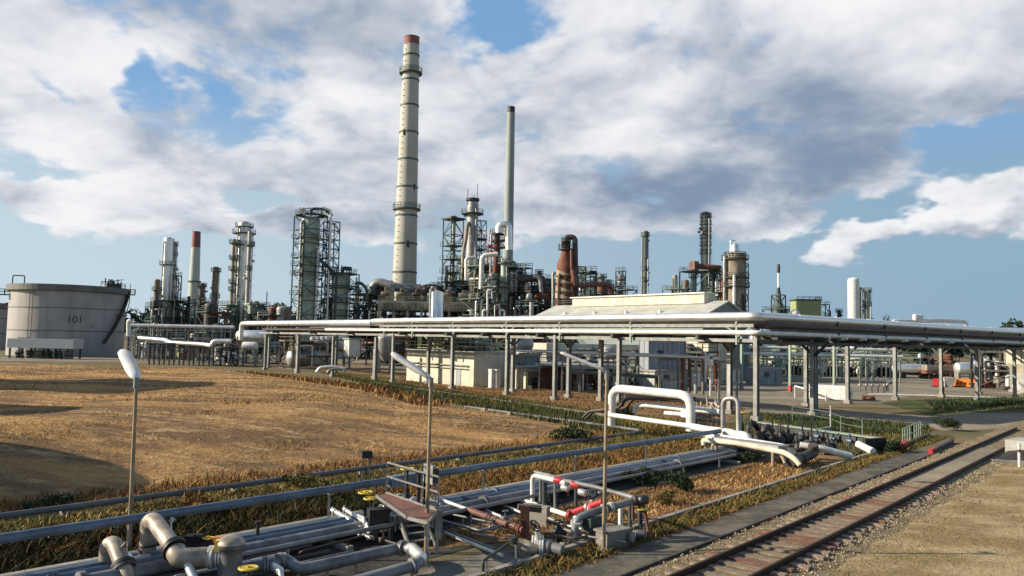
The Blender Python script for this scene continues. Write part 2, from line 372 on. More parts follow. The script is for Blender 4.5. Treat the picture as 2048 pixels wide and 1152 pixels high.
TOC = lambda c: (Vector((0, 0, 0))-Vector((c[0], c[1], 0))).normalized()      # towards the viewer's side of the plant
def column(label, px, ytop, w, Y, mat='dullalu', plats=(), name='process_column', cap=True, rtop=None, risers=2, lad=True, pmat='green', cat='column', rings=0, ymid=None, skirt=None):
    c = P(px, ymid if ymid else (ytop+600)/2, Y); c.z = 0; zt = P(px, ytop, Y).z; r = w/2*Y/FPX; rt = rtop*Y/FPX/2 if rtop else r
    th = thing(name, label, cat, c); m = MB(); h = r*0.5 if cap else 0
    prof = [(r*1.05, 0), (r*1.05, 2), (r, 2.2)]
    m.lathe(c, [(r*1.05, 0), (r*1.05, 2), (r, 2.2)], 24, False); m.lathe(c, [(r, 2.2), (rt, zt-h)], 24)
    for i in range(rings):
        z = 3+(zt-h-4)*(i+1)/(rings+1); q = r+(rt-r)*z/zt; m.lathe(c, [(q, z-0.2), (q*1.05, z-0.19), (q*1.05, z+0.19), (q, z+0.2)], 24, False)
    if cap: m.dome(c+ZZ*(zt-h), rt, h, 24)
    else: m.lathe(c, [(rt, zt), (rt*0.86, zt), (rt*0.84, zt-2.5)], 24)
    obj('shell', m, mat, th)
    for pl in plats:
        z = P(px, pl[0], Y).z; platform(th, c+ZZ*z, pl[1]/2*Y/FPX, pmat, r*0.98)
    t = TOC(c); side = V(-t.y, t.x, 0)
    for i in range(risers):
        a = (-0.9+1.7*i/max(1, risers-1)) if risers > 1 else 0.6; d = t*math.cos(a)+side*math.sin(a)
        rr = max(0.16, r*0.16); q = c+d*(r+rr+0.15); z1 = zt*(0.95-0.17*i)
        obj('riser_pipe', MB().tube([q, q+ZZ*z1, q+ZZ*(z1+0.3)-d*(rr+0.5+r*0.2)], rr, 8), ('dullalu', 'alu', 'darkpipe')[i % 3], th)
    if lad:
        d = t*0.35+side*0.93; ladder(th, c+d*(r+0.15)+ZZ*2, c+d*(rt+0.15)+ZZ*(zt-0.5), d, 'steel')
    m = MB()
    for i in range(5):
        a = random.uniform(0, 6.28); z = random.uniform(0.35, 0.93)*zt; d = V(math.cos(a), math.sin(a), 0); m.mark()
        m.cyl(c+d*r*0.9+ZZ*z, c+d*(r+0.7)+ZZ*z, 0.28, n=8); m.cyl(c+d*(r+0.7)+ZZ*z, c+d*(r+0.85)+ZZ*z, 0.42, n=8)
    obj('nozzle', m, mat, th)
    return th, c, zt, r

def module(label, px0, px1, ytop, Y, depth, nl, mat='green', npipe=8, name='process_structure', z0=0.0, nves=2, seed=1, tint=('dullalu', 'darkpipe', 'alu', 'green', 'rust'), t=0.22, top_rail=True, cat='structure'):
    rr = random.Random(seed); c = P((px0+px1)/2, (ytop+640)/2, Y+depth/2); c.z = 0; zt = P((px0+px1)/2, ytop, Y+depth/2).z-1.1
    w = (px1-px0)*Y/FPX/1.25; th = thing(name, label, cat, c)
    obj('steel_frame', lattice_mb(c, w, depth, zt-z0, nl, t, z0=z0), mat, th)
    X2, Y2 = BX*(w/2), AX*(depth/2)
    for l in range(1, nl+1):
        z = z0+(zt-z0)*l/nl
        if l == nl or rr.random() < 0.75:
            d = obj('deck', MB().hexa(c+ZZ*(z+0.06), X2*1.04, Y2*1.04, ZZ*0.13), mat, th)
            K = [c+X2*i*1.03+Y2*j*1.03+ZZ*(z+0.19) for i, j in ((-1, 1), (-1, -1), (1, -1), (1, 1), (-1, 1))]
            if top_rail or l < nl: obj('railing', rail_mb(K, 1.1, 0.09, 2.0), mat, d)
    for i in range(nves):
        l = rr.randint(0, nl-1); z = z0+(zt-z0)*l/nl; hh = (zt-z0)/nl; r = min(hh*0.32, w*0.22)
        p = c+X2*rr.uniform(-.6, .6)+Y2*rr.uniform(-.8, 0)+ZZ*(z+0.2)
        if rr.random() < 0.5: obj('vessel', MB().lathe(p, [(r, 0), (r, hh*1.3)], 14).dome(p+ZZ*hh*1.3, r, r*0.5, 14), rr.choice(tint), th)
        else: obj('vessel', MB().drum(p+ZZ*(r+.1)-X2*0.45, p+ZZ*(r+.1)+X2*0.35, r, 12), rr.choice(tint), th)
    for i in range(npipe):
        r = rr.uniform(0.14, 0.36); f = rr.choice((-1.12, -1.05, -0.6, 0.4)); u0, u1 = rr.uniform(-1, 1), rr.uniform(-1, 1)
        a, b = z0+(zt-z0)*rr.random()*0.5, z0+(zt-z0)*rr.uniform(0.4, 1.0)
        pts = [c+X2*u0+Y2*f+ZZ*a, c+X2*u0+Y2*f+ZZ*b, c+X2*u1+Y2*f+ZZ*b]
        if rr.random() < 0.5: pts.append(c+X2*u1+Y2*f*0.2+ZZ*b)
        if rr.random() < 0.6: pts.append(pts[-1]-ZZ*rr.uniform(1, max(1.1, b*0.6)))
        obj('pipe', MB().tube(pts, r, 8), rr.choice(tint), th)
    return th

def grass(name, pts, h, mat, w=0.05, lean=0.35, kind='stuff'):
    """one blade-like bent pair of faces at each of pts (N,3); h: blade heights (N)"""
    n = len(pts); a = rng.uniform(0, 2*np.pi, n); b = rng.uniform(0, 2*np.pi, n); h = np.asarray(h)
    sx = np.stack([np.cos(a), np.sin(a), np.zeros(n)], 1)*(w*rng.uniform(.5, 1.4, n))[:, None]
    ln = np.stack([np.cos(b), np.sin(b), np.zeros(n)], 1)*(h*lean*rng.uniform(.2, 1.6, n))[:, None]
    up = np.zeros((n, 3)); up[:, 2] = h
    vs = np.stack([pts-sx, pts+sx, pts+ln*.35+up*.6+sx*.7, pts+ln*.35+up*.6-sx*.7, pts+ln+up], 1).reshape(-1, 3)
    i = np.arange(n)*5; lo = np.stack([i, i+1, i+2, i+3, i+3, i+2, i+4], 1).reshape(-1)
    me = bpy.data.meshes.new(name); me.vertices.add(len(vs)); me.vertices.foreach_set('co', vs.astype(np.float32).reshape(-1))
    me.loops.add(len(lo)); me.loops.foreach_set('vertex_index', lo.astype(np.int32)); me.polygons.add(2*n)
    st = np.stack([np.arange(n)*7, np.arange(n)*7+4], 1).reshape(-1); me.polygons.foreach_set('loop_start', st.astype(np.int32))
    me.update(calc_edges=True); me.validate(); me.materials.append(MT[mat])
    o = bpy.data.objects.new(name, me); COL.objects.link(o); o['kind'] = kind; return o
def in_poly(p, poly):
    x, y = p[:, 0], p[:, 1]; r = np.zeros(len(p), bool); j = len(poly)-1
    for i in range(len(poly)):
        xi, yi = poly[i]; xj, yj = poly[j]
        c = ((yi > y) != (yj > y)) & (x < (xj-xi)*(y-yi)/((yj-yi) or 1e-9)+xi); r ^= c; j = i
    return r
def clump_noise(p, s, seed=0):
    g = np.random.default_rng(seed); t = np.zeros(len(p))
    for k in range(5):
        d = g.normal(size=2); d /= np.linalg.norm(d); t += np.sin((p[:, 0]*d[0]+p[:, 1]*d[1])*s*(1+k*.7)+g.uniform(0, 6.28))/(1+k*.5)
    return t/2.2
def scatter(poly, dens, seed=0, clump=0.0, cs=1.0, near=0.0):
    poly = [tuple(q[:2]) for q in poly]; a = np.array(poly); lo, hi = a.min(0), a.max(0)
    n = int((hi-lo).prod()*dens); p = rng.uniform(lo, hi, (n, 2)); p = p[in_poly(p, poly)]
    if clump: p = p[rng.random(len(p)) < 1-clump*(0.5-0.5*np.clip(clump_noise(p, cs, seed), -1, 1))]
    if near: p = p[rng.random(len(p)) < np.clip(near/np.maximum(p[:, 1], 1), 0, 1)**1.2]
    return p
def on_ground(p): return np.column_stack([p, ground_h(p)-0.02])
# ================================================================ SETTING
U = Vector((0.669, 0.743, 0)); VV = Vector((0.743, -0.669, 0))          # along / across the pipe trench
UT = Vector((0.647, 0.763, 0)); VT = Vector((0.763, -0.647, 0)); T0 = Vector((4.45, 20.6, 0))   # along / across the railway
def uv(u, v, z=0.0): return U*u + VV*v + ZZ*z
def tr(s, q, z=0.0): return T0 + UT*s + VT*q + ZZ*z
FIELD = [(-46, -8), (-30.0, 10.8), (-11.0, 31.7), (-3.0, 40.8), (4.0, 48.7), (7.6, 53.4), (-4.8, 71), (-14.5, 93), (-30, 114), (-46, 121), (-140, 128), (-140, -10)]
def seg_dist(p, poly):
    d = np.full(len(p), 1e9)
    for i in range(len(poly)):
        a = np.array(poly[i]); b = np.array(poly[(i+1) % len(poly)]); ab = b-a
        t = np.clip(((p-a) @ ab)/(ab @ ab), 0, 1); d = np.minimum(d, np.linalg.norm(p-a-t[:, None]*ab, axis=1))
    return d
def ground_h(p):
    p = np.asarray(p); ins = in_poly(p, FIELD); d = np.where(ins, seg_dist(p, FIELD), 0)
    t = np.clip(d/16, 0, 1); n = clump_noise(p, 0.22, 3)*0.16*t
    return np.where(ins, 1.45*(t*t*(3-2*t)) + n, 0.0)

def ground_mat(name, cols, scale, bump=0.25, rough=0.95, fine=9.0, stretch=None):
    """cols: base, darker patches, lighter or greener patches"""
    m = bpy.data.materials.new(name); m.use_nodes = True; E.nt = t = m.node_tree; bs = t.nodes['Principled BSDF']
    tc = t.nodes.new('ShaderNodeTexCoord'); ob = tc.outputs['Object']
    mp = t.nodes.new('ShaderNodeMapping'); t.links.new(ob, mp.inputs[0])
    if stretch: mp.inputs['Rotation'].default_value = (0, 0, stretch[0]); mp.inputs['Scale'].default_value = (1, stretch[1], 1)
    v = mp.outputs[0]
    n1 = noise(v, scale, 5, 0.6); n2 = noise(v, scale*4.3, 6, 0.65, 0.4); n3 = noise(ob, fine, 6, 0.7)
    c = mixc(sstep(0.42, 0.62, n1), cols[1], cols[0]); c = mixc(sstep(0.50, 0.68, n2)*0.75, c, cols[2])
    c = mixc(sstep(0.50, 0.75, n3)*0.6, c, tuple(q*0.55 for q in cols[1])); t.links.new(c, bs.inputs['Base Color'])
    bs.inputs['Roughness'].default_value = rough; bs.inputs['Specular IOR Level'].default_value = 0.15
    b = t.nodes.new('ShaderNodeBump'); b.inputs['Strength'].default_value = bump; b.inputs['Distance'].default_value = 0.35
    h = n2*0.6 + n3*0.5; t.links.new(h.k, b.inputs['Height']); t.links.new(b.outputs[0], bs.inputs['Normal'])
    MT[name] = m; return m
ground_mat('plain_ground', ((0.20, 0.155, 0.09), (0.135, 0.115, 0.06), (0.15, 0.14, 0.06)), 0.09)
ground_mat('field_ground', ((0.50, 0.295, 0.12), (0.215, 0.135, 0.072), (0.66, 0.45, 0.22)), 0.10, 1.8, fine=2.2, stretch=(R(12), 2.4))
ground_mat('sand_ground', ((0.47, 0.365, 0.215), (0.29, 0.215, 0.105), (0.40, 0.32, 0.16)), 0.35, 0.9, fine=6, stretch=(R(-20), 1.8))
ground_mat('ballast_ground', ((0.37, 0.295, 0.185), (0.24, 0.185, 0.115), (0.43, 0.345, 0.215)), 1.2, 1.0, fine=14)
ground_mat('path_ground', ((0.155, 0.14, 0.112), (0.085, 0.08, 0.066), (0.20, 0.175, 0.13)), 0.7, 0.15, fine=12)
ground_mat('pad_concrete', ((0.20, 0.185, 0.15), (0.11, 0.105, 0.09), (0.26, 0.235, 0.18)), 0.35, 0.15, fine=8)
ground_mat('yard_ground', ((0.27, 0.235, 0.18), (0.19, 0.165, 0.125), (0.32, 0.275, 0.205)), 0.10, 0.1, fine=3)
ground_mat('road_surface', ((0.31, 0.26, 0.19), (0.22, 0.19, 0.14), (0.35, 0.29, 0.21)), 0.12, 0.1, fine=5)
ground_mat('weedy_ground', ((0.15, 0.105, 0.035), (0.075, 0.075, 0.025), (0.22, 0.115, 0.035)), 0.4, 0.9, fine=4)
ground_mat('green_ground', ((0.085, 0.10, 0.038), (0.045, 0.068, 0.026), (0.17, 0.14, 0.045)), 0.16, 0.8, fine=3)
ground_mat('orange_soil', ((0.30, 0.185, 0.095), (0.19, 0.12, 0.055), (0.36, 0.255, 0.145)), 0.5, 0.8, fine=5)
ground_mat('trench_floor', ((0.07, 0.068, 0.062), (0.04, 0.04, 0.038), (0.11, 0.10, 0.085)), 0.6, 0.2, fine=9)
MT['hillside'] = M('hillside', (0.05, 0.075, 0.045), 0.95, 0, 0.3, 0.01)

# one ground sheet to the horizon, with the raised dry field as its own mesh
structure('ground', MB().add([(-6000, -60, 0), (6000, -60, 0), (6000, 9000, 0), (-6000, 9000, 0)], [(0, 1, 2, 3)]), 'plain_ground')
gx, gy = np.meshgrid(np.linspace(-138, 8, 220), np.linspace(-8, 127, 200)); gp = np.column_stack([gx.ravel(), gy.ravel()])
gh = ground_h(gp); gi = in_poly(gp, FIELD); gz = np.where(gi, 0.012+gh, -0.30); m = MB()
fs = [(j*220+i, j*220+i+1, (j+1)*220+i+1, (j+1)*220+i) for j in range(199) for i in range(219) if gi[j*220+i] or gi[j*220+i+1] or gi[(j+1)*220+i] or gi[(j+1)*220+i+1]]
m.add(np.column_stack([gp, gz]), fs, True); structure('field', m, 'field_ground')

far = 0.0
sheet('verge', [uv(-25, -28.7)[:2], uv(62, -28.7)[:2], uv(62, -21.0)[:2], uv(-25, -21.0)[:2]], 0.004, 'weedy_ground')
sheet('weed_strip', gpx([(560, 733), (640, 742), (800, 775), (930, 800), (1280, 862), (1420, 858), (1230, 826), (1000, 790), (760, 752)]), 0.008, 'weedy_ground')
sheet('rack_soil', gpx([(600, 730), (780, 772), (1010, 806), (1240, 838), (1440, 850), (1500, 812), (1330, 772), (1050, 768), (860, 752), (700, 728)]), 0.004, 'orange_soil')
sheet('yard', gpx([(1290, 788), (1500, 812), (1760, 806), (1830, 790), (2110, 795), (2110, 735), (1430, 732), (1330, 760)]), 0.008, 'yard_ground')
sheet('far_yard', gpx([(430, 717), (640, 724), (760, 735), (830, 742), (820, 716), (640, 706), (430, 704)]), 0.008, 'yard_ground')
sheet('service_road', gpx([(-120, 712), (-120, 721), (600, 726), (600, 720)]), 0.012, 'yard_ground')
sheet('road', gpx([(1490, 815), (1490, 826), (1640, 838), (1800, 846), (1890, 862), (2010, 858), (2140, 845), (2140, 822), (2040, 826), (1930, 826), (1860, 833), (1700, 822)]), 0.012, 'road_surface')
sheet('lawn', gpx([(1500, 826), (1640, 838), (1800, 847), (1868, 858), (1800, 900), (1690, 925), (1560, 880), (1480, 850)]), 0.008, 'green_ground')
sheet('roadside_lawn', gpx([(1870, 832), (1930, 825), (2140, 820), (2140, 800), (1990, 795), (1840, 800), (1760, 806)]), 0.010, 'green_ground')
sheet('soil_patch', [uv(13, -18.2)[:2], uv(48, -18.2)[:2], tr(25, -3.8)[:2], tr(4, -3.8)[:2]], 0.020, 'orange_soil')
sheet('pad', [uv(-30, -16.4)[:2], uv(13, -16.4)[:2], uv(18.5, -15.2)[:2], tr(3.5, -3.75)[:2], tr(-25, -3.75)[:2]], 0.024, 'pad_concrete')
sheet('track_verge', [tr(-25, -3.75)[:2], tr(44, -3.75)[:2], tr(44, -2.6)[:2], tr(-25, -2.6)[:2]], 0.008, 'weedy_ground')
sheet('path', [tr(-25, -2.7)[:2], tr(34, -2.7)[:2], tr(34, -1.2)[:2], tr(-25, -1.2)[:2]], 0.013, 'path_ground')
sheet('sandy_lot', [tr(-30, 2.1)[:2], tr(60, 2.1)[:2], tr(60, 60)[:2], tr(-30, 60)[:2]], 0.006, 'sand_ground')
# ballast bed with a low crown
m = MB(); n = 120; prof = [(-1.2, 0.02), (-0.75, 0.07), (0.1, 0.10), (0.75, 0.075), (1.45, 0.10), (1.95, 0.055), (2.5, 0.004)]
for i in range(n+1):
    for q, z in prof: m.v.append(tuple(tr(-30+i*0.9, q + 0.10*math.sin(i*1.7+q*3), z + random.uniform(-.012, .012))))
k = len(prof)
for i in range(n):
    for j in range(k-1): m.f.append((i*k+j, i*k+j+1, (i+1)*k+j+1, (i+1)*k+j)); m.sm.append(True)
structure('track_bed', m, 'ballast_ground')
sheet('crossing_panel', [tr(20, 0.16)[:2], tr(37, 0.16)[:2], tr(37, 1.32)[:2], tr(21, 1.32)[:2]], 0.118, 'road_surface')
structure('path_kerb', MB().hexa(tr(4, -1.22, 0.05), UT*30, VT*0.04, ZZ*0.05), 'darkpipe')
structure('pad_kerb', MB().hexa(tr(2, -3.78, 0.07), UT*28, VT*0.09, ZZ*0.07), 'concrete')
structure('trench_kerb', MB().hexa(uv(15, -21.0, 0.20), U*42, VV*0.10, ZZ*0.20), 'concrete')
sheet('trench', [uv(-28, -20.95)[:2], uv(57, -20.95)[:2], uv(57, -16.4)[:2], uv(-28, -16.4)[:2]], 0.016, 'trench_floor')
k0 = G(745, 768); k1 = G(1215, 836)
structure('rack_kerb', MB().bar((k0.x, k0.y, 0.14), (k1.x, k1.y, 0.14), 0.35, 0.28), 'concrete')

# hills and far woods
m = MB(); n = 60
for i in range(n+1):
    x = -1300+i*2600/n; hgt = 4+14*max(0, -x/1300)+2.0*math.sin(i*.55)
    m.v += [(x, 760, -1), (x, 900, hgt*1.1), (x, 1500, -1)]
for i in range(n): m.f += [(i*3, (i+1)*3, (i+1)*3+1, i*3+1), (i*3+1, (i+1)*3+1, (i+1)*3+2, i*3+2)]; m.sm += [True, True]
structure('hills', m, 'hillside')
def leafcloud(centers, radii, per, size, mat, name, kind=None):
    """leaf-sized faces through the volume of crowns"""
    pts = []
    for c, r in zip(centers, radii):
        q = rng.normal(size=(per, 3)); q /= np.linalg.norm(q, axis=1)[:, None]; q *= rng.uniform(.35, 1.0, per)[:, None]**0.6
        lob = rng.normal(size=(5, 3))*0.45; q = q*0.62 + lob[rng.integers(0, 5, per)]
        pts.append(np.array(c)+q*np.array(r))
    pts = np.concatenate(pts); n = len(pts); a = rng.normal(size=(n, 3)); a /= np.linalg.norm(a, axis=1)[:, None]
    b = np.cross(a, rng.normal(size=(n, 3))); b /= np.linalg.norm(b, axis=1)[:, None]; s = (size*rng.uniform(.5, 1.4, n))[:, None]
    vs = np.stack([pts-a*s, pts+b*s*.7, pts+a*s, pts-b*s*.7], 1).reshape(-1, 3)
    m = MB(); m.v = vs.tolist(); m.f = [(4*i, 4*i+1, 4*i+2, 4*i+3) for i in range(n)]; m.sm = [False]*n
    return m
cs, rs = [], []
for i in range(330):
    x = random.uniform(-620, 620); y = random.uniform(560, 690); f = 1.6 if x < -120 else 0.72
    h = random.uniform(9, 15)*f; cs.append((x, y, h*0.62)); rs.append((random.uniform(5, 9), 5, h*0.42))
o = structure('far_wood', leafcloud(cs, rs, 110, 1.5, 'farleaf', ''), 'farleaf', 'stuff')
def tree(px, ytop, Y, w, label, per=900, group=None):
    c = P(px, 640, Y); c.z = 0; h = P(px, ytop, Y).z; th = thing('tree', label, 'tree', c, group)
    m = MB(); m.tube([c, c+V(.3, .1, h*.35), c+V(.1, .3, h*.7)], w*0.05, 7)
    for i in range(5):
        a = i*1.3; m.cyl(c+ZZ*h*(.3+.06*i), c+V(math.cos(a)*w*.3, math.sin(a)*w*.3, h*(.55+.06*i)), w*.028, w*.01, 6)
    obj('trunk', m, 'bark', th)
    obj('crown', leafcloud([(c.x, c.y, h*.62)], [(w*.52, w*.5, h*.42)], per, w*0.055, 'leaf', ''), 'leaf', th)
for a in [(12, 603, 250, 15, 'dark round tree showing above the dark tank beside numbered tank'), (38, 608, 262, 12, 'smaller dark tree touching the edge of the numbered tank'),
          (500, 612, 330, 16, 'broad dark tree beyond the block building near the twin silver columns'), (540, 622, 340, 16, 'dark tree between block building and green lattice column'),
          (575, 618, 320, 13, 'dark tree against the foot of the tall green lattice column'), (1768, 628, 330, 7, 'lone small dark tree beside white silo'),
          (2000, 650, 420, 20, 'dark tree over the pipe rack near the edge of the picture'), (2040, 651, 430, 20, 'dark tree rising furthest along the pipe rack')]: tree(a[0], a[1], a[2], a[3], a[4])

# ---------------------------------------------------------------- grass and weeds
FN = [FIELD[i] for i in (1, 2, 3, 4, 5)]+[(-4.8, 71), (-40, 60), (-60, 30)]
p = scatter(FN, 44, 1, 0.95, 0.3, near=30); k = seg_dist(p, FIELD); h = np.where(k < 1.6, rng.uniform(.1, .38, len(p)), rng.uniform(.03, .13, len(p)))
grass('dry_grass', on_ground(p), h, 'straw', 0.018, 1.6)
p = scatter(FN, 60, 51, 1.0, 0.5, near=30); p = p[clump_noise(p, .55, 52) > .45]; grass('dry_grass', on_ground(p), rng.uniform(.1, .3, len(p)), 'straw', 0.02, 1.4)
p = scatter(FN, 14, 53, 1.0, 0.5, near=30); p = p[clump_noise(p, .4, 54) > .55]; grass('field_weeds', on_ground(p), rng.uniform(.05, .2, len(p)), 'olivegrass', 0.02, 1.0)
q = scatter([(-4.8, 70), (-14.5, 92), (-30, 113), (-46, 120), (-80, 122), (-80, 62), (-40, 56), (-14, 52), (3, 50)], 16, 41, 1.0, .2); grass('dry_grass', on_ground(q), rng.uniform(.03, .14, len(q)), 'straw', .045, 2.2)
p = scatter([uv(-22, -31.5)[:2], uv(55, -31)[:2], uv(55, -28.7)[:2], uv(-22, -28.7)[:2]], 90, 2, 0.6, 0.9, near=34); grass('field_edge_grass', on_ground(p), rng.uniform(.12, .42, len(p)), 'rustgrass', 0.024, .6)
p = scatter([(-4.8, 71), (-14.5, 93), (-30, 114), (-46, 121), (-80, 124), (-80, 117), (-46, 113), (-32, 107), (-18, 89), (-8, 69)], 9, 2, 0.5, 0.3); grass('bank_grass', on_ground(p), rng.uniform(.25, .7, len(p)), 'rustgrass', 0.09)
def strip(name, v0, v1, u0, u1, dens, h0, h1, mat, cl=0.5, cs=1.0, w=0.022, seed=3):
    p = scatter([uv(u0, v0)[:2], uv(u1, v0)[:2], uv(u1, v1)[:2], uv(u0, v1)[:2]], dens, seed, cl, cs, near=30); grass(name, np.column_stack([p, p[:, :1]*0]), rng.uniform(h0, h1, len(p))*rng.uniform(.25, .65, len(p)), mat, w, .9)
strip('verge_grass', -28.1, -24.0, -20, 52, 230, .12, .5, 'olivegrass', .5, .8, seed=4)
strip('verge_grass', -28.1, -23.6, -20, 52, 70, .15, .55, 'straw', .95, .7, seed=5)
strip('verge_weeds', -24.9, -21.2, -20, 18, 420, .35, 1.05, 'weed', .35, 1.1, .028, seed=6)
strip('verge_weeds', -24.6, -21.2, 12, 52, 230, .2, .75, 'rustgrass', .4, 1.1, .026, seed=7)
strip('verge_weeds', -24.4, -21.3, -20, 16, 45, .4, 1.1, 'rustgrass', 1.0, 1.4, .028, seed=8)
strip('verge_weeds', -24.6, -21.3, 14, 52, 60, .3, .8, 'olivegrass', .8, 1.2, .028, seed=9)
def tstrip(name, q0, q1, s0, s1, dens, h0, h1, mat, cl=.5, cs=1., w=.02, seed=1):
    p = scatter([tr(s0, q0)[:2], tr(s1, q0)[:2], tr(s1, q1)[:2], tr(s0, q1)[:2]], dens, seed, cl, cs, near=32); grass(name, np.column_stack([p, p[:, :1]*0]), rng.uniform(h0, h1, len(p))*rng.uniform(.25, .7, len(p)), mat, w, 1.0)
tstrip('track_side_grass', -3.7, -2.65, -6, 42, 330, .10, .42, 'olivegrass', .45, .9, seed=11)
tstrip('track_side_grass', -3.65, -2.6, -6, 30, 200, .1, .4, 'rustgrass', .8, .7, seed=12)
tstrip('sand_tufts', 3.2, 26, -4, 30, 34, .02, .11, 'olivegrass', 1.0, 1.6, .016, seed=13)
tstrip('sand_tufts', 2.4, 26, -4, 30, 14, .02, .06, 'straw', 1.0, 1.2, .016, seed=14)
tstrip('track_side_grass', -7, -4.6, 29, 44, 80, .15, .5, 'olivegrass', .5, .6, .03, seed=15)
tstrip('path_edge_weeds', -1.45, -1.05, -6, 34, 90, .04, .16, 'olivegrass', 1.0, 1.3, .016, seed=61)
tstrip('path_edge_weeds', -2.75, -2.45, -6, 34, 160, .06, .25, 'rustgrass', .9, 1.1, .018, seed=62)
tstrip('track_weeds', 1.7, 3.6, -4, 34, 60, .03, .14, 'olivegrass', 1.0, 1.1, .016, seed=63)
tstrip('track_weeds', .1, 1.4, -4, 20, 16, .03, .10, 'olivegrass', 1.0, 1.6, .014, seed=64)
poly = [uv(14, -17.9)[:2], uv(44, -18)[:2], tr(23, -4)[:2], tr(7, -4)[:2]]
p = scatter(poly, 110, 21, .95, .9); grass('patch_grass', np.column_stack([p, p[:, :1]*0]), rng.uniform(.05, .22, len(p)), 'rustgrass', .02, .8)
p = scatter(poly, 90, 22, 1.0, .8); grass('patch_grass', np.column_stack([p, p[:, :1]*0]), rng.uniform(.05, .22, len(p)), 'straw', .02, .8)
def gpoly(name, pts, dens, h0, h1, mat, cl=.5, cs=.6, w=.07, seed=1):
    p = scatter(gpx(pts), dens, seed, cl, cs); grass(name, np.column_stack([p, p[:, :1]*0]), rng.uniform(h0, h1, len(p)), mat, w)
KW = [(700, 760), (800, 772), (1050, 812), (1240, 846), (1240, 872), (1060, 838), (930, 812), (780, 785)]
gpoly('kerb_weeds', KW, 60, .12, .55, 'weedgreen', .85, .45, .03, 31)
gpoly('kerb_weeds', KW, 36, .12, .5, 'olivegrass', .9, .35, .03, 38)
gpoly('kerb_weeds', KW, 30, .12, .5, 'weed', .9, .5, .03, 39)
gpoly('kerb_weeds', [(640, 745), (800, 770), (1050, 805), (1400, 850), (1440, 858), (1290, 868), (930, 815), (740, 772)], 46, .15, .5, 'olivegrass', .6, .5, .03, 32)
gpoly('rack_weeds', [(800, 752), (920, 765), (1080, 780), (1230, 795), (1420, 810), (1430, 845), (1240, 835), (1000, 800), (800, 772)], 26, .05, .22, 'rustgrass', .9, .3, .03, 33)
gpoly('lawn_grass', [(1500, 828), (1640, 840), (1800, 848), (1868, 860), (1800, 900), (1700, 915), (1560, 870)], 90, .06, .28, 'olivegrass', .7, .5, .026, 34)
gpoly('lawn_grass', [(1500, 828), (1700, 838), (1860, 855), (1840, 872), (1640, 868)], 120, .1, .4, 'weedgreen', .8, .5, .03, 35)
gpoly('roadside_grass', [(1870, 829), (1940, 822), (2100, 818), (2100, 802), (1990, 798), (1840, 803)], 22, .05, .25, 'olivegrass', .9, .3, .035, 36)
gpoly('roadside_grass', [(1870, 822), (1940, 815), (2100, 812), (2100, 800), (1990, 797), (1850, 802)], 40, .1, .45, 'weedgreen', .8, .25, .035, 40)  # darker green blades stand in for the rack's shadow on this strip
gpoly('patch_grass', [(1240, 870), (1420, 864), (1400, 885), (1280, 900), (1230, 890)], 110, .1, .4, 'olivegrass', .5, .8, .025, 37)
def bush(px, py, w, h, label, mat='weedgreen', n=900):
    c = G(px, py); q = rng.normal(size=(n, 3)); q /= np.linalg.norm(q, axis=1)[:, None]; q *= rng.uniform(.2, 1, n)[:, None]**.5
    lob = rng.normal(size=(7, 3))*(.42, .42, .25); q = q*.5+lob[rng.integers(0, 7, n)]; q = q*(w*.5, w*.5, h*.55)+(0, 0, h*.42); q[:, 2] = np.abs(q[:, 2])
    o = grass('bush', q, rng.uniform(.06, .2, n)*max(.6, h), mat, .03*max(1, w*.6), 1.2); del o['kind']
    o.location = c; o['org'] = list(c); tag(o, label, 'bush')
for a in [(1365, 985, 1.1, 1.0, 'tallest green bush on the dry patch behind the red valve manifold'), (1295, 972, 1.5, .75, 'wide low green bush close to the red valve manifold pole'), (1330, 1008, .9, .5, 'small dull green bush on bare soil by the path kerb', 'olivegrass'),
          (1490, 925, 1.5, .7, 'green bush growing under the warm white header pipes'), (1150, 885, 3.2, 1.0, 'wide dark green bush between field tip and blue pipe'), (1240, 838, 1.8, 1.5, 'dark green bush where brown pipes dip into weeds'),
          (1785, 905, 1.2, .8, 'green bush beside the trackside railing'), (1905, 862, 1.8, 1.0, 'dark green bush on the verge where road meets rails'), (640, 1000, 1.2, .8, 'olive bush under the blue pipe near handwheels', 'olivegrass'),
          (400, 1040, 1.4, 1.0, 'rusty bush under the blue pipe behind the fat elbow', 'rustgrass'), (100, 1015, 1.5, .6, 'pale green bush by the thin field pipe, lowest end', 'weedgreen'), (600, 975, 1.4, .6, 'olive bush between thin field pipe and blue pipe', 'olivegrass')]: bush(*a)
# loose ballast stones, beyond counting
n = 4500; s = rng.uniform(-6, 40, n); q = np.concatenate([rng.uniform(-1.1, -.1, n//3), 1.5+np.abs(rng.normal(0, .55, n-n//3))]); m = MB()
oc = np.array([(1, 0, 0), (0, 1, 0), (-1, 0, 0), (0, -1, 0), (0, 0, 1), (0, 0, -1)])*1.0
for i in range(n):
    c = np.array(tr(s[i], q[i], 0.075 if q[i] < 2 else max(.012, .07-.1*(q[i]-2)))); m.v += (c+oc*rng.uniform(.015, .042, (6, 1))).tolist(); b = 6*i
    m.f += [(b+j, b+(j+1) % 4, b+4) for j in range(4)] + [(b+(j+1) % 4, b+j, b+5) for j in range(4)]
m.sm = [False]*len(m.f); MT['stone'] = M('ballast_stone', (0.38, 0.305, 0.205), 0.9, 0, .2, 1, island=.4); structure('ballast_gravel', m, 'stone', 'stuff')

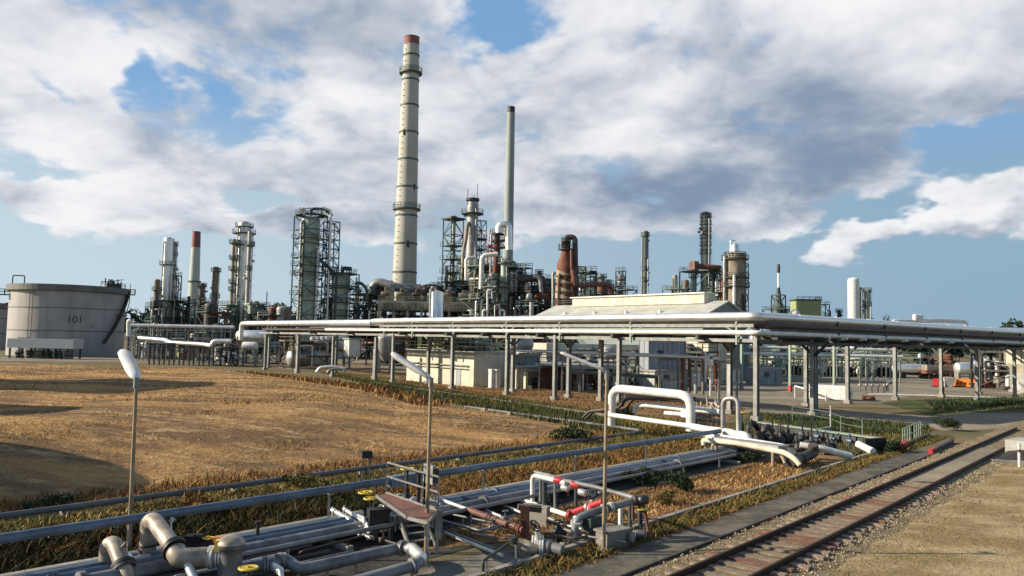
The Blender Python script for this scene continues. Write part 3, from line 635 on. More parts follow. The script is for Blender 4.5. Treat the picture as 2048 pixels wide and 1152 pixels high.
# ---------------------------------------------------------------- railway
th = thing('railway_track', 'rusty single railway track on brown ballast running past the path', 'railway track', tr(0, 0.7))
def rail_bar(q):
    m = MB(); c = tr(10, q, 0.0); m.hexa(c+ZZ*0.135, UT*42, VT*0.065, ZZ*0.012); m.hexa(c+ZZ*0.19, UT*42, VT*0.016, ZZ*0.05); m.hexa(c+ZZ*0.255, UT*42, VT*0.037, ZZ*0.022); return m
for q in (0, 1.47): obj('rail', rail_bar(q), 'rail', th)
sl = None
for i in range(62):
    s = -16+i*0.62
    if s > 20.5: break
    if sl is None:
        m = MB(); m.hexa(tr(s, .735, .09), UT*.12, VT*1.2, ZZ*.045); sl = obj('sleeper', m, 'sleeper', th); s0 = s; continue
    o = sl.copy(); COL.objects.link(o); o.parent = th; o.location = UT*(s-s0)+V(0, 0, random.uniform(-.015, .012)); o.rotation_euler = (0, 0, random.uniform(-.01, .01))
    if i % 13 in (4, 9, 10): o.data = o.data.copy(); o.data.materials[0] = MT['sleeperred']
# ================================================================ TANKS
def tank(label, c, r, h, mat='tank', full=True, face=0.0, n=64):
    th = thing('storage_tank', label, 'tank', c); c = Vector(c); m = MB()
    m.lathe(c, [(r, 0), (r, h)], n); sh = obj('shell', m, mat, th)
    for k in (0.36, 0.68): obj('hoop', MB().lathe(c, [(r, h*k-.1), (r+.09, h*k-.09), (r+.09, h*k+.09), (r, h*k+.1)], n, False), 'tankdark', sh)
    m = MB(); m.lathe(c, [(r+.05, h-1.5), (r+.75, h-1.3), (r+.75, h+.1), (r-.3, h+.12)], n, False); rim = obj('rim', m, 'tankdark', th)  # rim drawn lower in dark grey, standing in for the shade beneath it
    obj('roof', MB().lathe(c, [(r-.2, h-.5), (0.1, h+.6)], n), 'tankdark', th)
    return th, c
# the numbered tank
c = P(136, 640, 196); c.z = 0; TR = 12.6; TH = 16.6
t101, _ = tank('large grey storage tank numbered 101 with dark rim and diagonal stair', c, TR, TH)
t = TOC(c); side = V(-t.y, t.x, 0)                  # side: to the right as seen
def on_tank(a, z, d=0.0): v = t*math.cos(a)+side*math.sin(a); return c+v*(TR+d)+ZZ*z
m = MB(); steps = 26
for i in range(steps):
    a = 0.62+0.70*i/steps; z = 3.2+12.6*i/steps; a2 = 0.62+0.70*(i+1)/steps; z2 = 3.2+12.6*(i+1)/steps
    m.bar(on_tank(a, z, .7), on_tank(a2, z2, .7), .9, .25); m.bar(on_tank(a, z+1, 1.1), on_tank(a2, z2+1, 1.1), .1); m.bar(on_tank(a, z, 1.1), on_tank(a, z+1, 1.1), .07)
obj('stair', m, 'darksteel', t101)
m = MB(); m.hexa(on_tank(1.02, 10.0, .8), side*1.2, t*.7, ZZ*.12); obj('stair_landing', m, 'darksteel', t101)
m = MB(); m.bar(on_tank(-.66, .5, .35), on_tank(-.66, TH, .35), .12); m.bar(on_tank(-.60, .5, .35), on_tank(-.60, TH, .35), .12)
for i in range(18): m.bar(on_tank(-.66, .9*i+.8, .35), on_tank(-.60, .9*i+.8, .35), .08)
obj('ladder', m, 'steel', t101)
m = MB(); m.bar(on_tank(-.9, 4.2, .1), on_tank(-.62, 4.2, .3), .18); obj('shell_pipe', m, 'tankdark', t101)
for sg, nm in ((-1, 'gauge_platform'), (1, 'gauge_platform')):
    a = sg*1.45; q = on_tank(a, TH-1.2-(sg < 0)*1.2, .9); m = MB(); m.hexa(q, side*1.1, t*1.0, ZZ*.12); pl = obj(nm, m, 'darksteel', t101)
    obj('railing', rail_mb([q+side*i*1.1+t*j for i, j in ((-1, 1), (1, 1), (1, -1), (-1, -1), (-1, 1))], 1.3, .1, 1.2), 'darksteel', pl)
m = MB(); q = c+side*9.3+t*3.5+ZZ*(TH+.2)
for i in range(9):
    a = q+side*random.uniform(-2, 2)+t*random.uniform(-1.5, 1.5); m.bar(a-ZZ*.3, a+ZZ*random.uniform(1.4, 2.6), .22)
m.box(q, 3.2, 2, 1.1); m.bar(q-side*2.5+ZZ*1.3, q+side*2.4+ZZ*2.2, .16); obj('roof_gear', m, 'darksteel', t101)
obj('railing', rail_mb([c+(t*math.cos(a)+side*math.sin(a))*(TR-.2)+ZZ*(TH+.1) for a in (.55, .7, .85, 1., 1.15, 1.3, 1.45)], 1.2, .09, 2), 'darksteel', t101)
q = on_tank(-1.35, TH, -.4); m = MB(); m.tube([q, q+ZZ*2.2, q+ZZ*2.2+side*2.4, q+side*2.4-ZZ*.2], .14, 8); obj('vent_pipe', m, 'darksteel', t101)
q = on_tank(1.5, TH, .8); m = MB(); m.tube([q+ZZ*1.5, q-ZZ*3, q-ZZ*8-side*.9], .10, 6); obj('drain_pipe', m, 'steel', t101)
def lettering(s, size):
    cu = bpy.data.curves.new('number', 'FONT'); cu.body = s; cu.size = size; cu.align_x = 'CENTER'; o = bpy.data.objects.new('tmp', cu); COL.objects.link(o)
    bpy.context.view_layer.update(); me = bpy.data.meshes.new_from_object(o.evaluated_get(bpy.context.evaluated_depsgraph_get())); bpy.data.objects.remove(o)
    return me
me = lettering('101', 2.3); m = MB(); a0 = 0.11
m.add([on_tank(a0+v.co.x/TR, 7.9+v.co.y, .03) for v in me.vertices], [tuple(p.vertices) for p in me.polygons]); obj('number', m, 'black', t101)
c2 = P(-45, 640, 238); c2.z = 0
tank('dark grey storage tank half hidden behind the numbered tank, cut off by the picture edge', c2, 12, 13.5, 'tank')
# the tanks beside the field whose shadows lie on the grass
for x, y, r, h, l in [(-56.8, 66.7, 8, 11.6, 'big storage tank beside the dry field'), (-40, 44.7, 3.5, 6.3, 'small storage tank beside the dry field'), (-39.5, 28.6, 4.5, 9.2, 'middle storage tank beside the dry field')]: tank(l, (x, y, 0), r, h, 'tank')

def hbox(name, label, cat, c, w, d, h, mat, roofmat=None, z=0.0, ang=ANG, overhang=0.25):
    th = thing(name, label, cat, c); obj('wall', MB().box(Vector(c)+ZZ*z, w, d, h, ang), mat, th)
    if d > 1.2 and mat not in ('interior',):
        x = V(math.cos(ang), math.sin(ang), 0); y = V(-x.y, x.x, 0); c0 = Vector(c)+ZZ*z; m = MB(); n = max(3, int(w/.9))
        for i in range(n+1): m.bar(c0+x*(w*(i/n-.5)*.985)-y*(d/2+.02), c0+x*(w*(i/n-.5)*.985)-y*(d/2+.02)+ZZ*(h-.03), .07, .04)
        n = max(2, int(d/.9))
        for i in range(n+1): m.bar(c0-x*(w/2+.02)+y*(d*(i/n-.5)*.985), c0-x*(w/2+.02)+y*(d*(i/n-.5)*.985)+ZZ*(h-.03), .04, .07)
        obj('cladding', m, mat, th)
        if w > 3: obj('door', MB().hexa(c0+x*w*.28-y*(d/2+.05)+ZZ*1.05, x*.5, y*.04, ZZ*1.05), 'wallteal' if mat != 'wallteal' else 'wallblue', th); obj('vent_grille', MB().hexa(c0-x*w*.2-y*(d/2+.05)+ZZ*h*.68, x*.55, y*.05, ZZ*.35), 'darksteel', th)
        if h > 2.5: obj('downpipe', MB().tube([c0+x*w*.47-y*(d/2+.12), c0+x*w*.47-y*(d/2+.12)+ZZ*(h-.1)], .07, 7), 'steel', th)
    if roofmat: obj('roof', MB().box(Vector(c)+ZZ*(z+h+.004), w+2*overhang, d+2*overhang, 0.22, ang), roofmat, th)
    return th
# pale canopy in front of the tank
a = P(26, 690, 170); b = P(157, 690, 170); zc = 4.0; cc_ = (a+b)/2; cc_.z = 0
th = thing('canopy', 'long flat pale grey canopy standing in front of the numbered tank', 'canopy', cc_)
d = (b-a); d.z = 0; w = d.length; d.normalize(); an = math.atan2(d.y, d.x); pz = P(90, 687, 170).z
obj('fascia', MB().box(V(cc_.x, cc_.y, pz-.95), w, 4, 1.9, an), 'canopy', th)
for i in range(6):
    for j in (-1, 1): q = cc_+d*(w*(i/5-.5)*.94)+V(-d.y, d.x, 0)*1.6*j; obj('post', MB().bar(q, q+ZZ*(pz-1.0), .3), 'darksteel', th)
for i, px in enumerate((40, 62, 80, 98, 118, 138)):
    q = P(px, 700, 171.5); q.z = 0; m = MB(); m.box(q, 1.6, 1.2, .5); m.drum(q+ZZ*1.1-d*.7, q+ZZ*1.1+d*.5, .55, 12); m.tube([q+ZZ*1.1, q+ZZ*2.6, q+ZZ*2.6+d*1.1], .14, 7)
    solo('pump', m, ('darksteel', 'teal', 'steel')[i % 3], ('dark', 'teal', 'grey')[i % 3]+' pump under the pale canopy, '+('end one by the outer post', 'second along', 'third along', 'fourth along', 'fifth along', 'last one by the stair')[i], 'pump', 'pumps under the canopy')

# ================================================================ CHIMNEYS
def chimney(label, pxb, yb, pxt, yt, wb, wt, Y, mat, top=None, topy=None, rings=(), ringmat='green', plat=()):
    x = P(pxb, yb, Y).x; c = V(x, Y, 0); zt = P(pxt, yt, Y).z; zb = P(pxb, yb, Y).z; k = Y/FPX/2
    rr = lambda z: k*(wb+(wt-wb)*(z-zb)/(zt-zb)); th = thing('chimney', label, 'chimney', c)
    z1 = P(pxt, topy, Y).z if top else zt
    obj('shaft', MB().lathe(c, [(rr(0), 0), (rr(z1), z1)], 40), mat, th)
    if top: obj('top_band', MB().lathe(c, [(rr(z1)*1.002, z1), (rr(zt), zt)], 40), top, th)
    obj('rim', MB().lathe(c, [(rr(zt)*1.01, zt-.3), (rr(zt)*1.05, zt), (rr(zt)*.8, zt), (rr(zt)*.78, zt-4)], 40, False), 'darksteel' if top != 'chimtop' else 'chimtop', th)
    for y, big in rings:
        z = P(pxt+(pxb-pxt)*(y-yt)/(yb-yt), y, Y).z; q = rr(z)
        obj('ring', MB().lathe(c, [(q, z-.26), (q+.16+big*.4, z-.22), (q+.16+big*.4, z+.22), (q, z+.26)], 40, False), ringmat, th)
        if big > 1: obj('railing', ring_rail(c+ZZ*(z+.3), q+.9, 1.2, .12, 20), ringmat, th)
    return th, c, rr, zt
ch, c, rr, zt = chimney('tall pale concrete chimney with dark hoops and faded red tip, tallest of all', 808, 600, 826, 75, 49, 31, 232, 'chim', 'chimtop', 91,
    [(112, 0), (147, 2), (161, 0), (212, 0), (266, 0), (320, 0), (375, 0), (419, 2), (432, 0), (488, 0), (545, 0)])
t = TOC(c); side = V(-t.y, t.x, 0); d = (t*.75-side*.65).normalized(); m = MB()
for i in range(46):
    z = 14+i*1.75; q = c+d*(rr(z)+.06)+ZZ*z; m.bar(q-side*.4, q+side*.4, .14)
obj('ladder', m, 'chim', ch)
m = MB()
for z, a in ((33, .2), (33.1, .21), (66, -.5), (50, .7)): q = c+(t*math.cos(a)+side*math.sin(a))*rr(z)+ZZ*z; obj('hatch', MB().hexa(q, side*.35, t*.12, ZZ*.9), 'black', ch)

chimney('slim grey-green chimney with dark tip behind the white goose-neck pipe', 1015, 560, 1019, 214, 21, 15.5, 290, 'chimgreen', 'darksteel', 226, [])
ch, c, rr, zt = chimney('short pale chimney with wide red top between left silver columns', 385, 640, 389, 463, 24, 15.5, 310, 'chimpale', 'chimtop', 495, [(563, 1)])

# ================================================================ LEFT GROUP OF COLUMNS
module('green pipework frame at the foot of the white capped column', 306, 372, 596, 262, 12, 3, 'teal', 9, seed=3)
column('tall bright silver column with rounded cap and one wide collar, on the numbered tank side', 335, 474, 19, 268, 'silver', [(531, 32)], rings=2)
column('short brown column tucked beside the bright silver capped column', 314, 558, 12, 262, 'brown', [(582, 20)], risers=1)
module('narrow dark stair tower climbing beside the bright silver capped column', 342, 358, 546, 266, 5, 7, 'teal', 8, seed=5)
column('ladder-clad dark grey column right behind the bright silver capped column', 346, 484, 11, 275, 'dullalu', [(491, 16), (512, 16), (540, 16)], risers=1)
column('stubby dark column close to the red-topped chimney', 404, 566, 11, 272, 'brown', [(574, 18), (600, 16)])
column('dark needle vent pipe standing before the red-topped chimney', 378, 592, 6, 268, 'darksteel', [], risers=0, lad=False)
column('slender red-brown column with wide collar near its top', 431, 533, 12, 268, 'brown', [(544, 20), (596, 20)])
column('thick silver column of the twin pair, crowned with crowded platforms', 486, 442, 24, 255, 'silver', [(455, 36), (468, 46), (492, 42), (600, 28)], risers=3, rings=3)
column('slim cream column of the twin pair, with four small balconies', 466, 478, 8.5, 252, 'tanvessel', [(488, 20), (519, 18), (541, 18), (567, 16), (582, 16)], risers=1)
column('narrow silver column clasped to the thick twin column', 498, 462, 10, 250, 'dullalu', [(492, 20), (540, 14)], risers=1, rings=2)
module('low green machinery frame between the silver twin columns and their pipe rack', 395, 470, 618, 240, 10, 2, 'green', 10, seed=8)
module('dark block structure with rooftop box beside the twin silver columns', 490, 560, 628, 250, 12, 2, 'teal', 5, seed=9)
solo('vent_box', MB().box(P(509, 628, 250), 4.5, 4, 3.2).box(P(509, 610, 250), 5.2, 4.6, .5), 'palegreen', 'pale green rooftop box near the silver twin columns', 'vent box')
m = MB(); q = P(534, 640, 260); m.bar(V(q.x, q.y, 0), P(534, 583, 260), .28); solo('mast', m, 'dullalu', 'thin bare mast against the sky right of the silver twin columns', 'mast')

# ================================================================ GREEN LATTICE TOWERS
th, c, zt, r = column('massive pale green column inside a square lattice cage, tallest of the green pair', 619, 432, 37, 214, 'vesselgreen', [(432, 62)], risers=2, rings=5, lad=False, pmat='teal')
w = 62*214/FPX/1.28; H = zt
obj('lattice_cage', lattice_mb(c, w, w, H, 10, .22), 'teal', th)
for y in (478, 516, 532, 551, 590): 
    z = P(610, y, 214).z; p = obj('deck', MB().add([c+BX*i*w*.56+AX*j*w*.56+ZZ*z for i, j in ((-1, -1), (1, -1), (1, 1), (-1, 1))]+[c+BX*i*r*.98+AX*j*r*.98+ZZ*z for i, j in ((-1, -1), (1, -1), (1, 1), (-1, 1))], [(0, 1, 5, 4), (1, 2, 6, 5), (2, 3, 7, 6), (3, 0, 4, 7)]), 'teal', th)
    K = [c+BX*i*w*.56+AX*j*w*.56+ZZ*z for i, j in ((-1, 1), (-1, -1), (1, -1), (1, 1), (-1, 1))]; obj('railing', rail_mb(K, 1.2, .1, 2.2), 'teal', p)
obj('stair_tower', lattice_mb(c+BX*(w*.86)-AX*(w*.2), 3.2, 3.2, H*.97, 15, .2), 'teal', th)
q = c+BX*(w*.62)-AX*(w*.55); obj('riser_pipe', MB().tube([q, q+ZZ*(H+1.5), q+ZZ*(H+2.2)-BX*2+AX*1], .34, 8), 'alu', th)
m = MB()
for i in range(9): a = i*.7; q = c+V(math.cos(a)*w*.45, math.sin(a)*w*.45, H); m.bar(q, q+ZZ*random.uniform(1.2, 2.6), .2); m.bar(q+ZZ*1.4, c+V(math.cos(a+.7)*w*.45, math.sin(a+.7)*w*.45, H+1.8), .22)
m.tube([c+ZZ*H, c+ZZ*(H+2), c+BX*w*.6+ZZ*(H+2.4), c+BX*w*.8-AX*2+ZZ*(H+.5)], .4, 8); obj('top_pipework', m, 'green', th)
th, c, zt, r = column('shorter blue-green column under a wide flat platform beside the lattice cage', 684, 546, 32, 216, 'vesselgreen', [(549, 58), (578, 50), (607, 46), (633, 46)], risers=2, rings=3, lad=False, pmat='teal')
obj('lattice_cage', lattice_mb(c, 6.6, 6.6, zt-.4, 7, .22), 'teal', th)
q = c+BX*3.7-AX*1.2; obj('riser_pipe', MB().tube([q, q+ZZ*(zt-1)], .3, 8), 'alu', th)
m = MB(); m.tube([c+ZZ*zt, c+ZZ*(zt+1.4), c+BX*2.6+ZZ*(zt+1.4)], .5, 8)
for i in range(6): q = c+BX*random.uniform(-4, 4)+ZZ*zt; m.bar(q, q+ZZ*random.uniform(1, 2.4), .28)
obj('top_pipework', m, 'teal', th)
module('dark frame packed with reddish pipes joining the two green columns', 648, 672, 598, 214, 8, 4, 'teal', 12, seed=11, tint=('rust', 'darkpipe', 'dullalu', 'redbrown', 'green'))
module('dark green pipe frame between blue-green column and concrete chimney deck', 702, 758, 582, 214, 9, 4, 'teal', 16, seed=12, tint=('teal', 'green', 'darkpipe', 'alu', 'green'))
q = [P(664, 540, 214), P(654, 532, 214), P(648, 552, 214)]
solo('pipe', MB().tube([P(640, 520, 212), P(655, 532, 213), P(668, 548, 214)], .45, 8), 'teal', 'sloping green crossover pipe joining lattice cage to flat platform', 'pipe')
solo('pipe', MB().tube([P(712, 566, 214), P(722, 566, 214), P(734, 578, 213), P(734, 600, 213)], .45, 8), 'green', 'green pipe stepping down from flat platform to chimney deck', 'pipe')

# ================================================================ FURNACE DECK UNDER THE TALL CHIMNEY
Yd = 206; a = P(757, 612, Yd); b = P(985, 612, Yd); mid = (a+b)/2; mid.z = 0; zt = P(870, 607, Yd).z; zb = P(870, 622, Yd).z; d = b-a; d.z = 0; w = d.length; d.normalize(); an = math.atan2(d.y, d.x); nrm = V(-d.y, d.x, 0)
th = thing('furnace_deck', 'long stained concrete deck on columns below the tall concrete chimney', 'platform', mid)
obj('deck', MB().box(V(mid.x, mid.y, zb)+nrm*7, w, 16, zt-zb, an), 'deckconc', th)
obj('parapet', MB().box(V(mid.x, mid.y, zt+.004)-nrm*.8, w, .35, .5, an), 'concrete', th)
m = MB()
for i in range(30): q = V(mid.x, mid.y, zb+.15)+d*(w*(i/29-.5)*.98)-nrm*1.06; m.mark(); m.hexa(q+ZZ*(.5*(zt-zb)-.1), d*random.uniform(.15, .5), nrm*.05, ZZ*(zt-zb)*random.uniform(.2, .42))
obj('rib_band', m, 'deckconc', th)
for i in range(9):
    q = mid+d*(w*(i/8-.5)*.97)+nrm*.2
    for j in (0, 1): obj('post', MB().bar(q+nrm*j*9, q+nrm*j*9+ZZ*zb, .6), 'concrete', th)
obj('railing', rail_mb([V(mid.x, mid.y, zt+.5)+d*(w*f)-nrm*.7 for f in (-.5, -.25, 0, .25, .5)], 1.1, .1, 2), 'olive', th)
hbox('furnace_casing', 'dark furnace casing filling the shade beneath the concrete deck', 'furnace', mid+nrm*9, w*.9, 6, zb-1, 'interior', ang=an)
for i in range(7):
    px = 770+i*31; q = P(px, 606, Yd+3); q.z = zt
    m = MB(); m.box(q, random.uniform(2, 3.2), 2, random.uniform(.8, 2.6), an); m.drum(q+ZZ*2.4-d*.9, q+ZZ*2.4+d*.9, random.uniform(.5, .9), 10); m.tube([q+ZZ*2, q+ZZ*random.uniform(3, 5), q+d*2+ZZ*3], .25, 7)
    solo('fan_unit', m, ('brown', 'deckconc', 'darkpipe', 'dullalu')[i % 4], ('brown', 'concrete grey', 'dark', 'dull silver', 'brown', 'concrete grey', 'dark')[i]+' fan unit on the stained concrete deck, '+('by the sloping duct', 'under the duct foot', 'at the chimney foot', 'past the chimney foot', 'beside silver drum top', 'before lattice mast', 'by the goose-neck unit')[i], 'fan unit', 'fan units on the concrete deck')
solo('flue_duct', MB().tube([P(735, 600, 222), P(752, 562, 222), P(790, 574, 221), P(812, 577, 221), P(842, 577, 221)], 1.25, 14, 2), 'steel', 'fat grey flue duct kinked up across the foot of the tall chimney', 'duct')
c = P(862, 590, 222); c.z = P(862, 586, 222).z; m = MB(); m.box(V(c.x, c.y, zt), 7, 6, c.z-zt); m.dome(c, 4.0, 2.6, 20); solo('dome_housing', m, 'darkpipe', 'dark humped housing at the end of the fat grey flue duct', 'housing')
solo('furnace_box', MB().box(P(764, 600, 224), 4.5, 4, 5.5).box(P(764, 570, 224), 5, 4.5, .4), 'rust', 'rusty red box below the kinked grey flue duct', 'furnace box')
m = MB(); q = P(780, 600, 219); q.z = zt; m.box(q, 1.8, 1.5, 4.5); solo('duct_stub', m, 'cream', 'cream duct stub between rusty box and tall chimney', 'duct')
# silver drum behind the rack
c = P(874, 620, 150); c.z = 0; ztd = P(874, 584, 150).z; r = 12*150/FPX
th = thing('vertical_drum', 'bright silver upright drum rising above the pipe rack before the deck', 'vessel', c)
m = MB(); m.lathe(c, [(r, 2), (r, ztd*.55), (r*1.02, ztd*.551), (r*1.02, ztd*.56), (r, ztd*.561), (r, ztd)], 28); m.lathe(c, [(r, ztd), (.05, ztd+.3)], 28); obj('shell', m, 'silver', th)
for i in range(4): a = i*1.57+.5; q = c+V(math.cos(a)*r*.85, math.sin(a)*r*.85, 0); obj('leg', MB().bar(q, q+ZZ*2.2, .25), 'steel', th)
obj('top_pipe', MB().tube([c-BX*.4+ZZ*(ztd+.1), c-BX*.4+ZZ*(ztd+.9), c-BX*1.6+ZZ*(ztd+.5), c-BX*1.6+ZZ*5], .18, 8), 'dullalu', th)

# ================================================================ CENTRE UNIT
c = P(905, 520, 228); c.z = 0; zt = P(905, 440, 228).z; th = thing('lattice_mast', 'open green lattice mast with flat cap beside the grey ringed column', 'lattice tower', c)
obj('lattice_frame', lattice_mb(c, 4.1, 4.1, zt, 9, .22), 'teal', th); obj('cap_deck', MB().box(c+ZZ*zt, 5, 5, .5), 'darksteel', th); m = MB(); m.dome(c+ZZ*zt, 1.6, 1.3, 12); obj('cap', m, 'darksteel', th)
obj('inner_column', MB().lathe(c, [(1.1, 0), (1.1, zt*.62), (.4, zt*.63), (.4, zt)], 14), 'vesselgreen', th)
for y in (493, 520, 546, 572): z = P(905, y, 228).z; p = obj('deck', MB().box(c+ZZ*z, 5.2, 5.2, .2), 'green', th); obj('railing', rail_mb([c+BX*i*2.6+AX*j*2.6+ZZ*z for i, j in ((-1, 1), (-1, -1), (1, -1), (1, 1))], 1.2, .1, 1.6), 'green', p)
q = c-BX*2.9-AX*1; obj('riser_pipe', MB().tube([q, q+ZZ*zt*.66], .5, 8), 'bluepipe', th)
th, c, zt, r = column('grey column with broad ringed head platform and yellow-grey down pipe', 943, 404, 22, 222, 'dullalu', [(429, 45)], risers=1, rings=4, pmat='teal', cap=False)
m = MB(); m.lathe(c, [(1.6, zt), (1.9, zt+.4), (1.9, zt+1)], 16, False)
for a, b in ((-1.8, 3.5), (1.6, 5.5), (.4, 2)): m.bar(c+BX*a+ZZ*(zt-1), c+BX*a+ZZ*(zt+b), .14)
obj('top_gear', m, 'darksteel', th)
q = c-BX*(r+.7)-AX*.8; obj('down_pipe', MB().tube([q+ZZ*(zt-6)+BX*.5, q+ZZ*(zt-7), q+ZZ*34-BX*.3, q+ZZ*30-BX*1.2, q-BX*1.2], .55, 10), 'tanvessel', th)
obj('cage_tower', lattice_mb(c+BX*(r+1.6), 2.2, 2.2, zt-5, 14, .16), 'teal', th)
obj('shell_skirt', MB().lathe(c, [(r*1.75, 0), (r*1.75, zt*.40), (r, zt*.48)], 24), 'dullalu', th)
for y in (478, 500): z = P(960, y, 222).z; platform(th, c+BX*(r+1.4)+ZZ*z, 2.0, 'teal')
module('grey-green exchanger frame carrying white looped pipes below the ringed column', 926, 972, 526, 210, 10, 5, 'green', 12, seed=21, nves=4, tint=('dullalu', 'tanvessel', 'alu', 'brown', 'green'))
th = module('tall crowded process frame under the white goose-neck pipe', 968, 1034, 530, 207, 12, 5, 'green', 26, seed=22, nves=6, tint=('dullalu', 'brown', 'alu', 'tanvessel', 'darkpipe', 'teal'), t=.28)
column('rust-brown cone-topped reactor inside the goose-neck unit', 993, 456, 24, 208, 'rust', [(470, 30), (483, 32), (497, 28)], rtop=11, risers=2, rings=2, pmat='darksteel')
column('grey thick column below the rust-brown reactor', 985, 545, 16, 203, 'dullalu', [(560, 30), (590, 30)], risers=2, rings=3)
column('grey-green twin vessel at the edge of the goose-neck unit', 1008, 520, 13, 203, 'vesselgreen', [(528, 26), (566, 24)], risers=1, rings=2)
solo('gooseneck_pipe', MB().tube([P(998, 466, 206), P(998, 450, 206), P(1017, 448, 206), P(1018, 500, 206)], .95, 12, 2.2), 'silver', 'thick white goose-neck pipe arching before the slim green chimney', 'pipe')
solo('pipe', MB().tube([P(932, 560, 205), P(932, 516, 205), P(952, 514, 205)], .42, 10), 'alu', 'white pipe bend at the corner of the exchanger frame', 'pipe')
solo('pipe', MB().tube([P(996, 508, 204), P(964, 511, 204), P(962, 578, 204)], .62, 10), 'white', 'white pipe running flat then dropping beside the ringed column', 'pipe')
m = MB(); m.drum(P(976, 492, 203.5), P(984, 494, 203.5), .5, 8); solo('valve', m, 'red', 'small red valve high on the rust-brown reactor', 'valve')
q = P(1030, 540, 206); module('dark green outrigger deck with antennas beyond the goose-neck unit', 1022, 1046, 530, 206, 9, 3, 'teal', 9, seed=24)
module('rust-stained pipe frame between goose-neck unit and red bottle vessel', 1042, 1094, 566, 205, 10, 3, 'teal', 14, seed=25, tint=('rust', 'redbrown', 'dullalu', 'teal', 'darkpipe'))
solo('pipe', MB().tube([P(1034, 558, 204), P(1076, 556, 204), P(1086, 560, 204), P(1088, 592, 204)], 1.0, 12, 3), 'darkpipe', 'thick dark pipe curling down onto the rust-stained frame', 'pipe')
solo('pipe', MB().tube([P(1066, 552, 202), P(1080, 556, 202), P(1083, 585, 202)], .55, 10, 2), 'dullalu', 'grey pipe curling beside the thick dark one on the rusty frame', 'pipe')
m = MB(); m.drum(P(1072, 592, 201), P(1096, 594, 201), .8, 12); solo('vessel', m, 'rust', 'red horizontal vessel on the rust-stained frame', 'vessel')
module('low teal pipe maze right under the rust-stained frame', 1040, 1108, 604, 196, 8, 2, 'teal', 14, seed=26)
m = MB(); q = P(1063, 640, 176); m.cyl(V(q.x, q.y, 0), P(1063, 604, 176), .5, n=10); m.drum(P(1056, 593, 176), P(1061, 594, 176), .85, 12); solo('signal_horn', m, 'dullalu', 'grey post with round white head above the rack', 'post')
for i, (px, y) in enumerate(((975, 560), (990, 590), (1000, 600), (966, 600))):
    solo('pipe', MB().tube([P(px, 640, 199), P(px, y+20, 199), P(px+9, y+20, 199), P(px+9, y+38, 199)], .26, 8), 'white', ('short white hooked pipe, upper one, before the goose-neck unit', 'white hooked pipe at half height of the goose-neck unit', 'white hooked pipe low on the goose-neck unit', 'white hooked pipe by the ringed column foot')[i], 'pipe')

# ================================================================ RED BOTTLE VESSEL
c = P(1131, 560, 192); c.z = 0; k = 192/FPX/2; Z = lambda y: P(1131, y, 192).z
th = thing('bottle_vessel', 'rust-red bottle-shaped vessel with narrow neck and spiral pale streaks', 'vessel', c)
obj('body', MB().lathe(c, [(42*k, 0), (40*k, Z(590)), (37*k, Z(545)), (36*k, Z(535)), (34*k, Z(528)), (20*k, Z(508)), (17*k, Z(500))], 32), 'rust', th)
obj('neck', MB().lathe(c, [(17*k, Z(500)), (17*k, Z(500)+.01), (18*k, Z(484)), (18*k, Z(484)-.2), (19*k, Z(482)), (12*k, Z(480))], 24), 'darkpipe', th)
platform(th, c+ZZ*Z(500), 31*k, 'darksteel', 8*k); obj('railing', ring_rail(c+ZZ*Z(484), 19*k), 'darksteel', th)
t = TOC(c); side = V(-t.y, t.x, 0); 
for i, y in enumerate((545, 561, 577, 591)):
    m = MB(); r0 = 37.3*k+(y-540)*.03*k*2
    for j in range(14):
        a = -1.25+2.1*j/14; a2 = -1.25+2.1*(j+1)/14; zz = Z(y)-.9*j/14; zz2 = Z(y)-.9*(j+1)/14; h1 = .75*(1-j/15); h2 = .75*(1-(j+1)/15)
        q = lambda a, z: c+(t*math.cos(a)+side*math.sin(a))*(r0+.12)+ZZ*z
        m.add([q(a, zz-h1), q(a2, zz2-h2), q(a2, zz2+h2), q(a, zz+h1)], [(0, 1, 2, 3)], True)
    obj('pale_band', m, 'tanvessel', th)
obj('gooseneck', MB().tube([c+ZZ*Z(484), c+ZZ*Z(474), P(1150, 474, 192), P(1152, 595, 192)], .66, 12, 2.0), 'darkpipe', th)
obj('side_pipe', MB().tube([P(1143, 500, 190), P(1143, 540, 190), P(1146, 640, 190)], .35, 8), 'redbrown', th)
obj('lattice_cage', lattice_mb(P(1156, 560, 196)*1.0-ZZ*P(1156, 560, 196).z, 2.6, 2.6, Z(530), 8, .2), 'teal', th)
solo('pipe', MB().tube([P(1146, 540, 189), P(1150, 572, 189), P(1205, 568, 194), P(1222, 570, 196), P(1224, 600, 197)], .6, 12, 2), 'redbrown', 'red-brown pipe running flat from the bottle vessel to a dark elbow', 'pipe')
solo('pipe', MB().tube([P(1106, 610, 190), P(1106, 546, 190), P(1112, 546, 190)], .35, 8), 'dullalu', 'small hooked vent pipe on the near flank of the bottle vessel', 'pipe')
module('pale valve clutter at the foot of the red bottle vessel', 1112, 1164, 604, 184, 7, 2, 'green', 14, seed=31, tint=('white', 'dullalu', 'white', 'palegreen', 'teal'), nves=3)
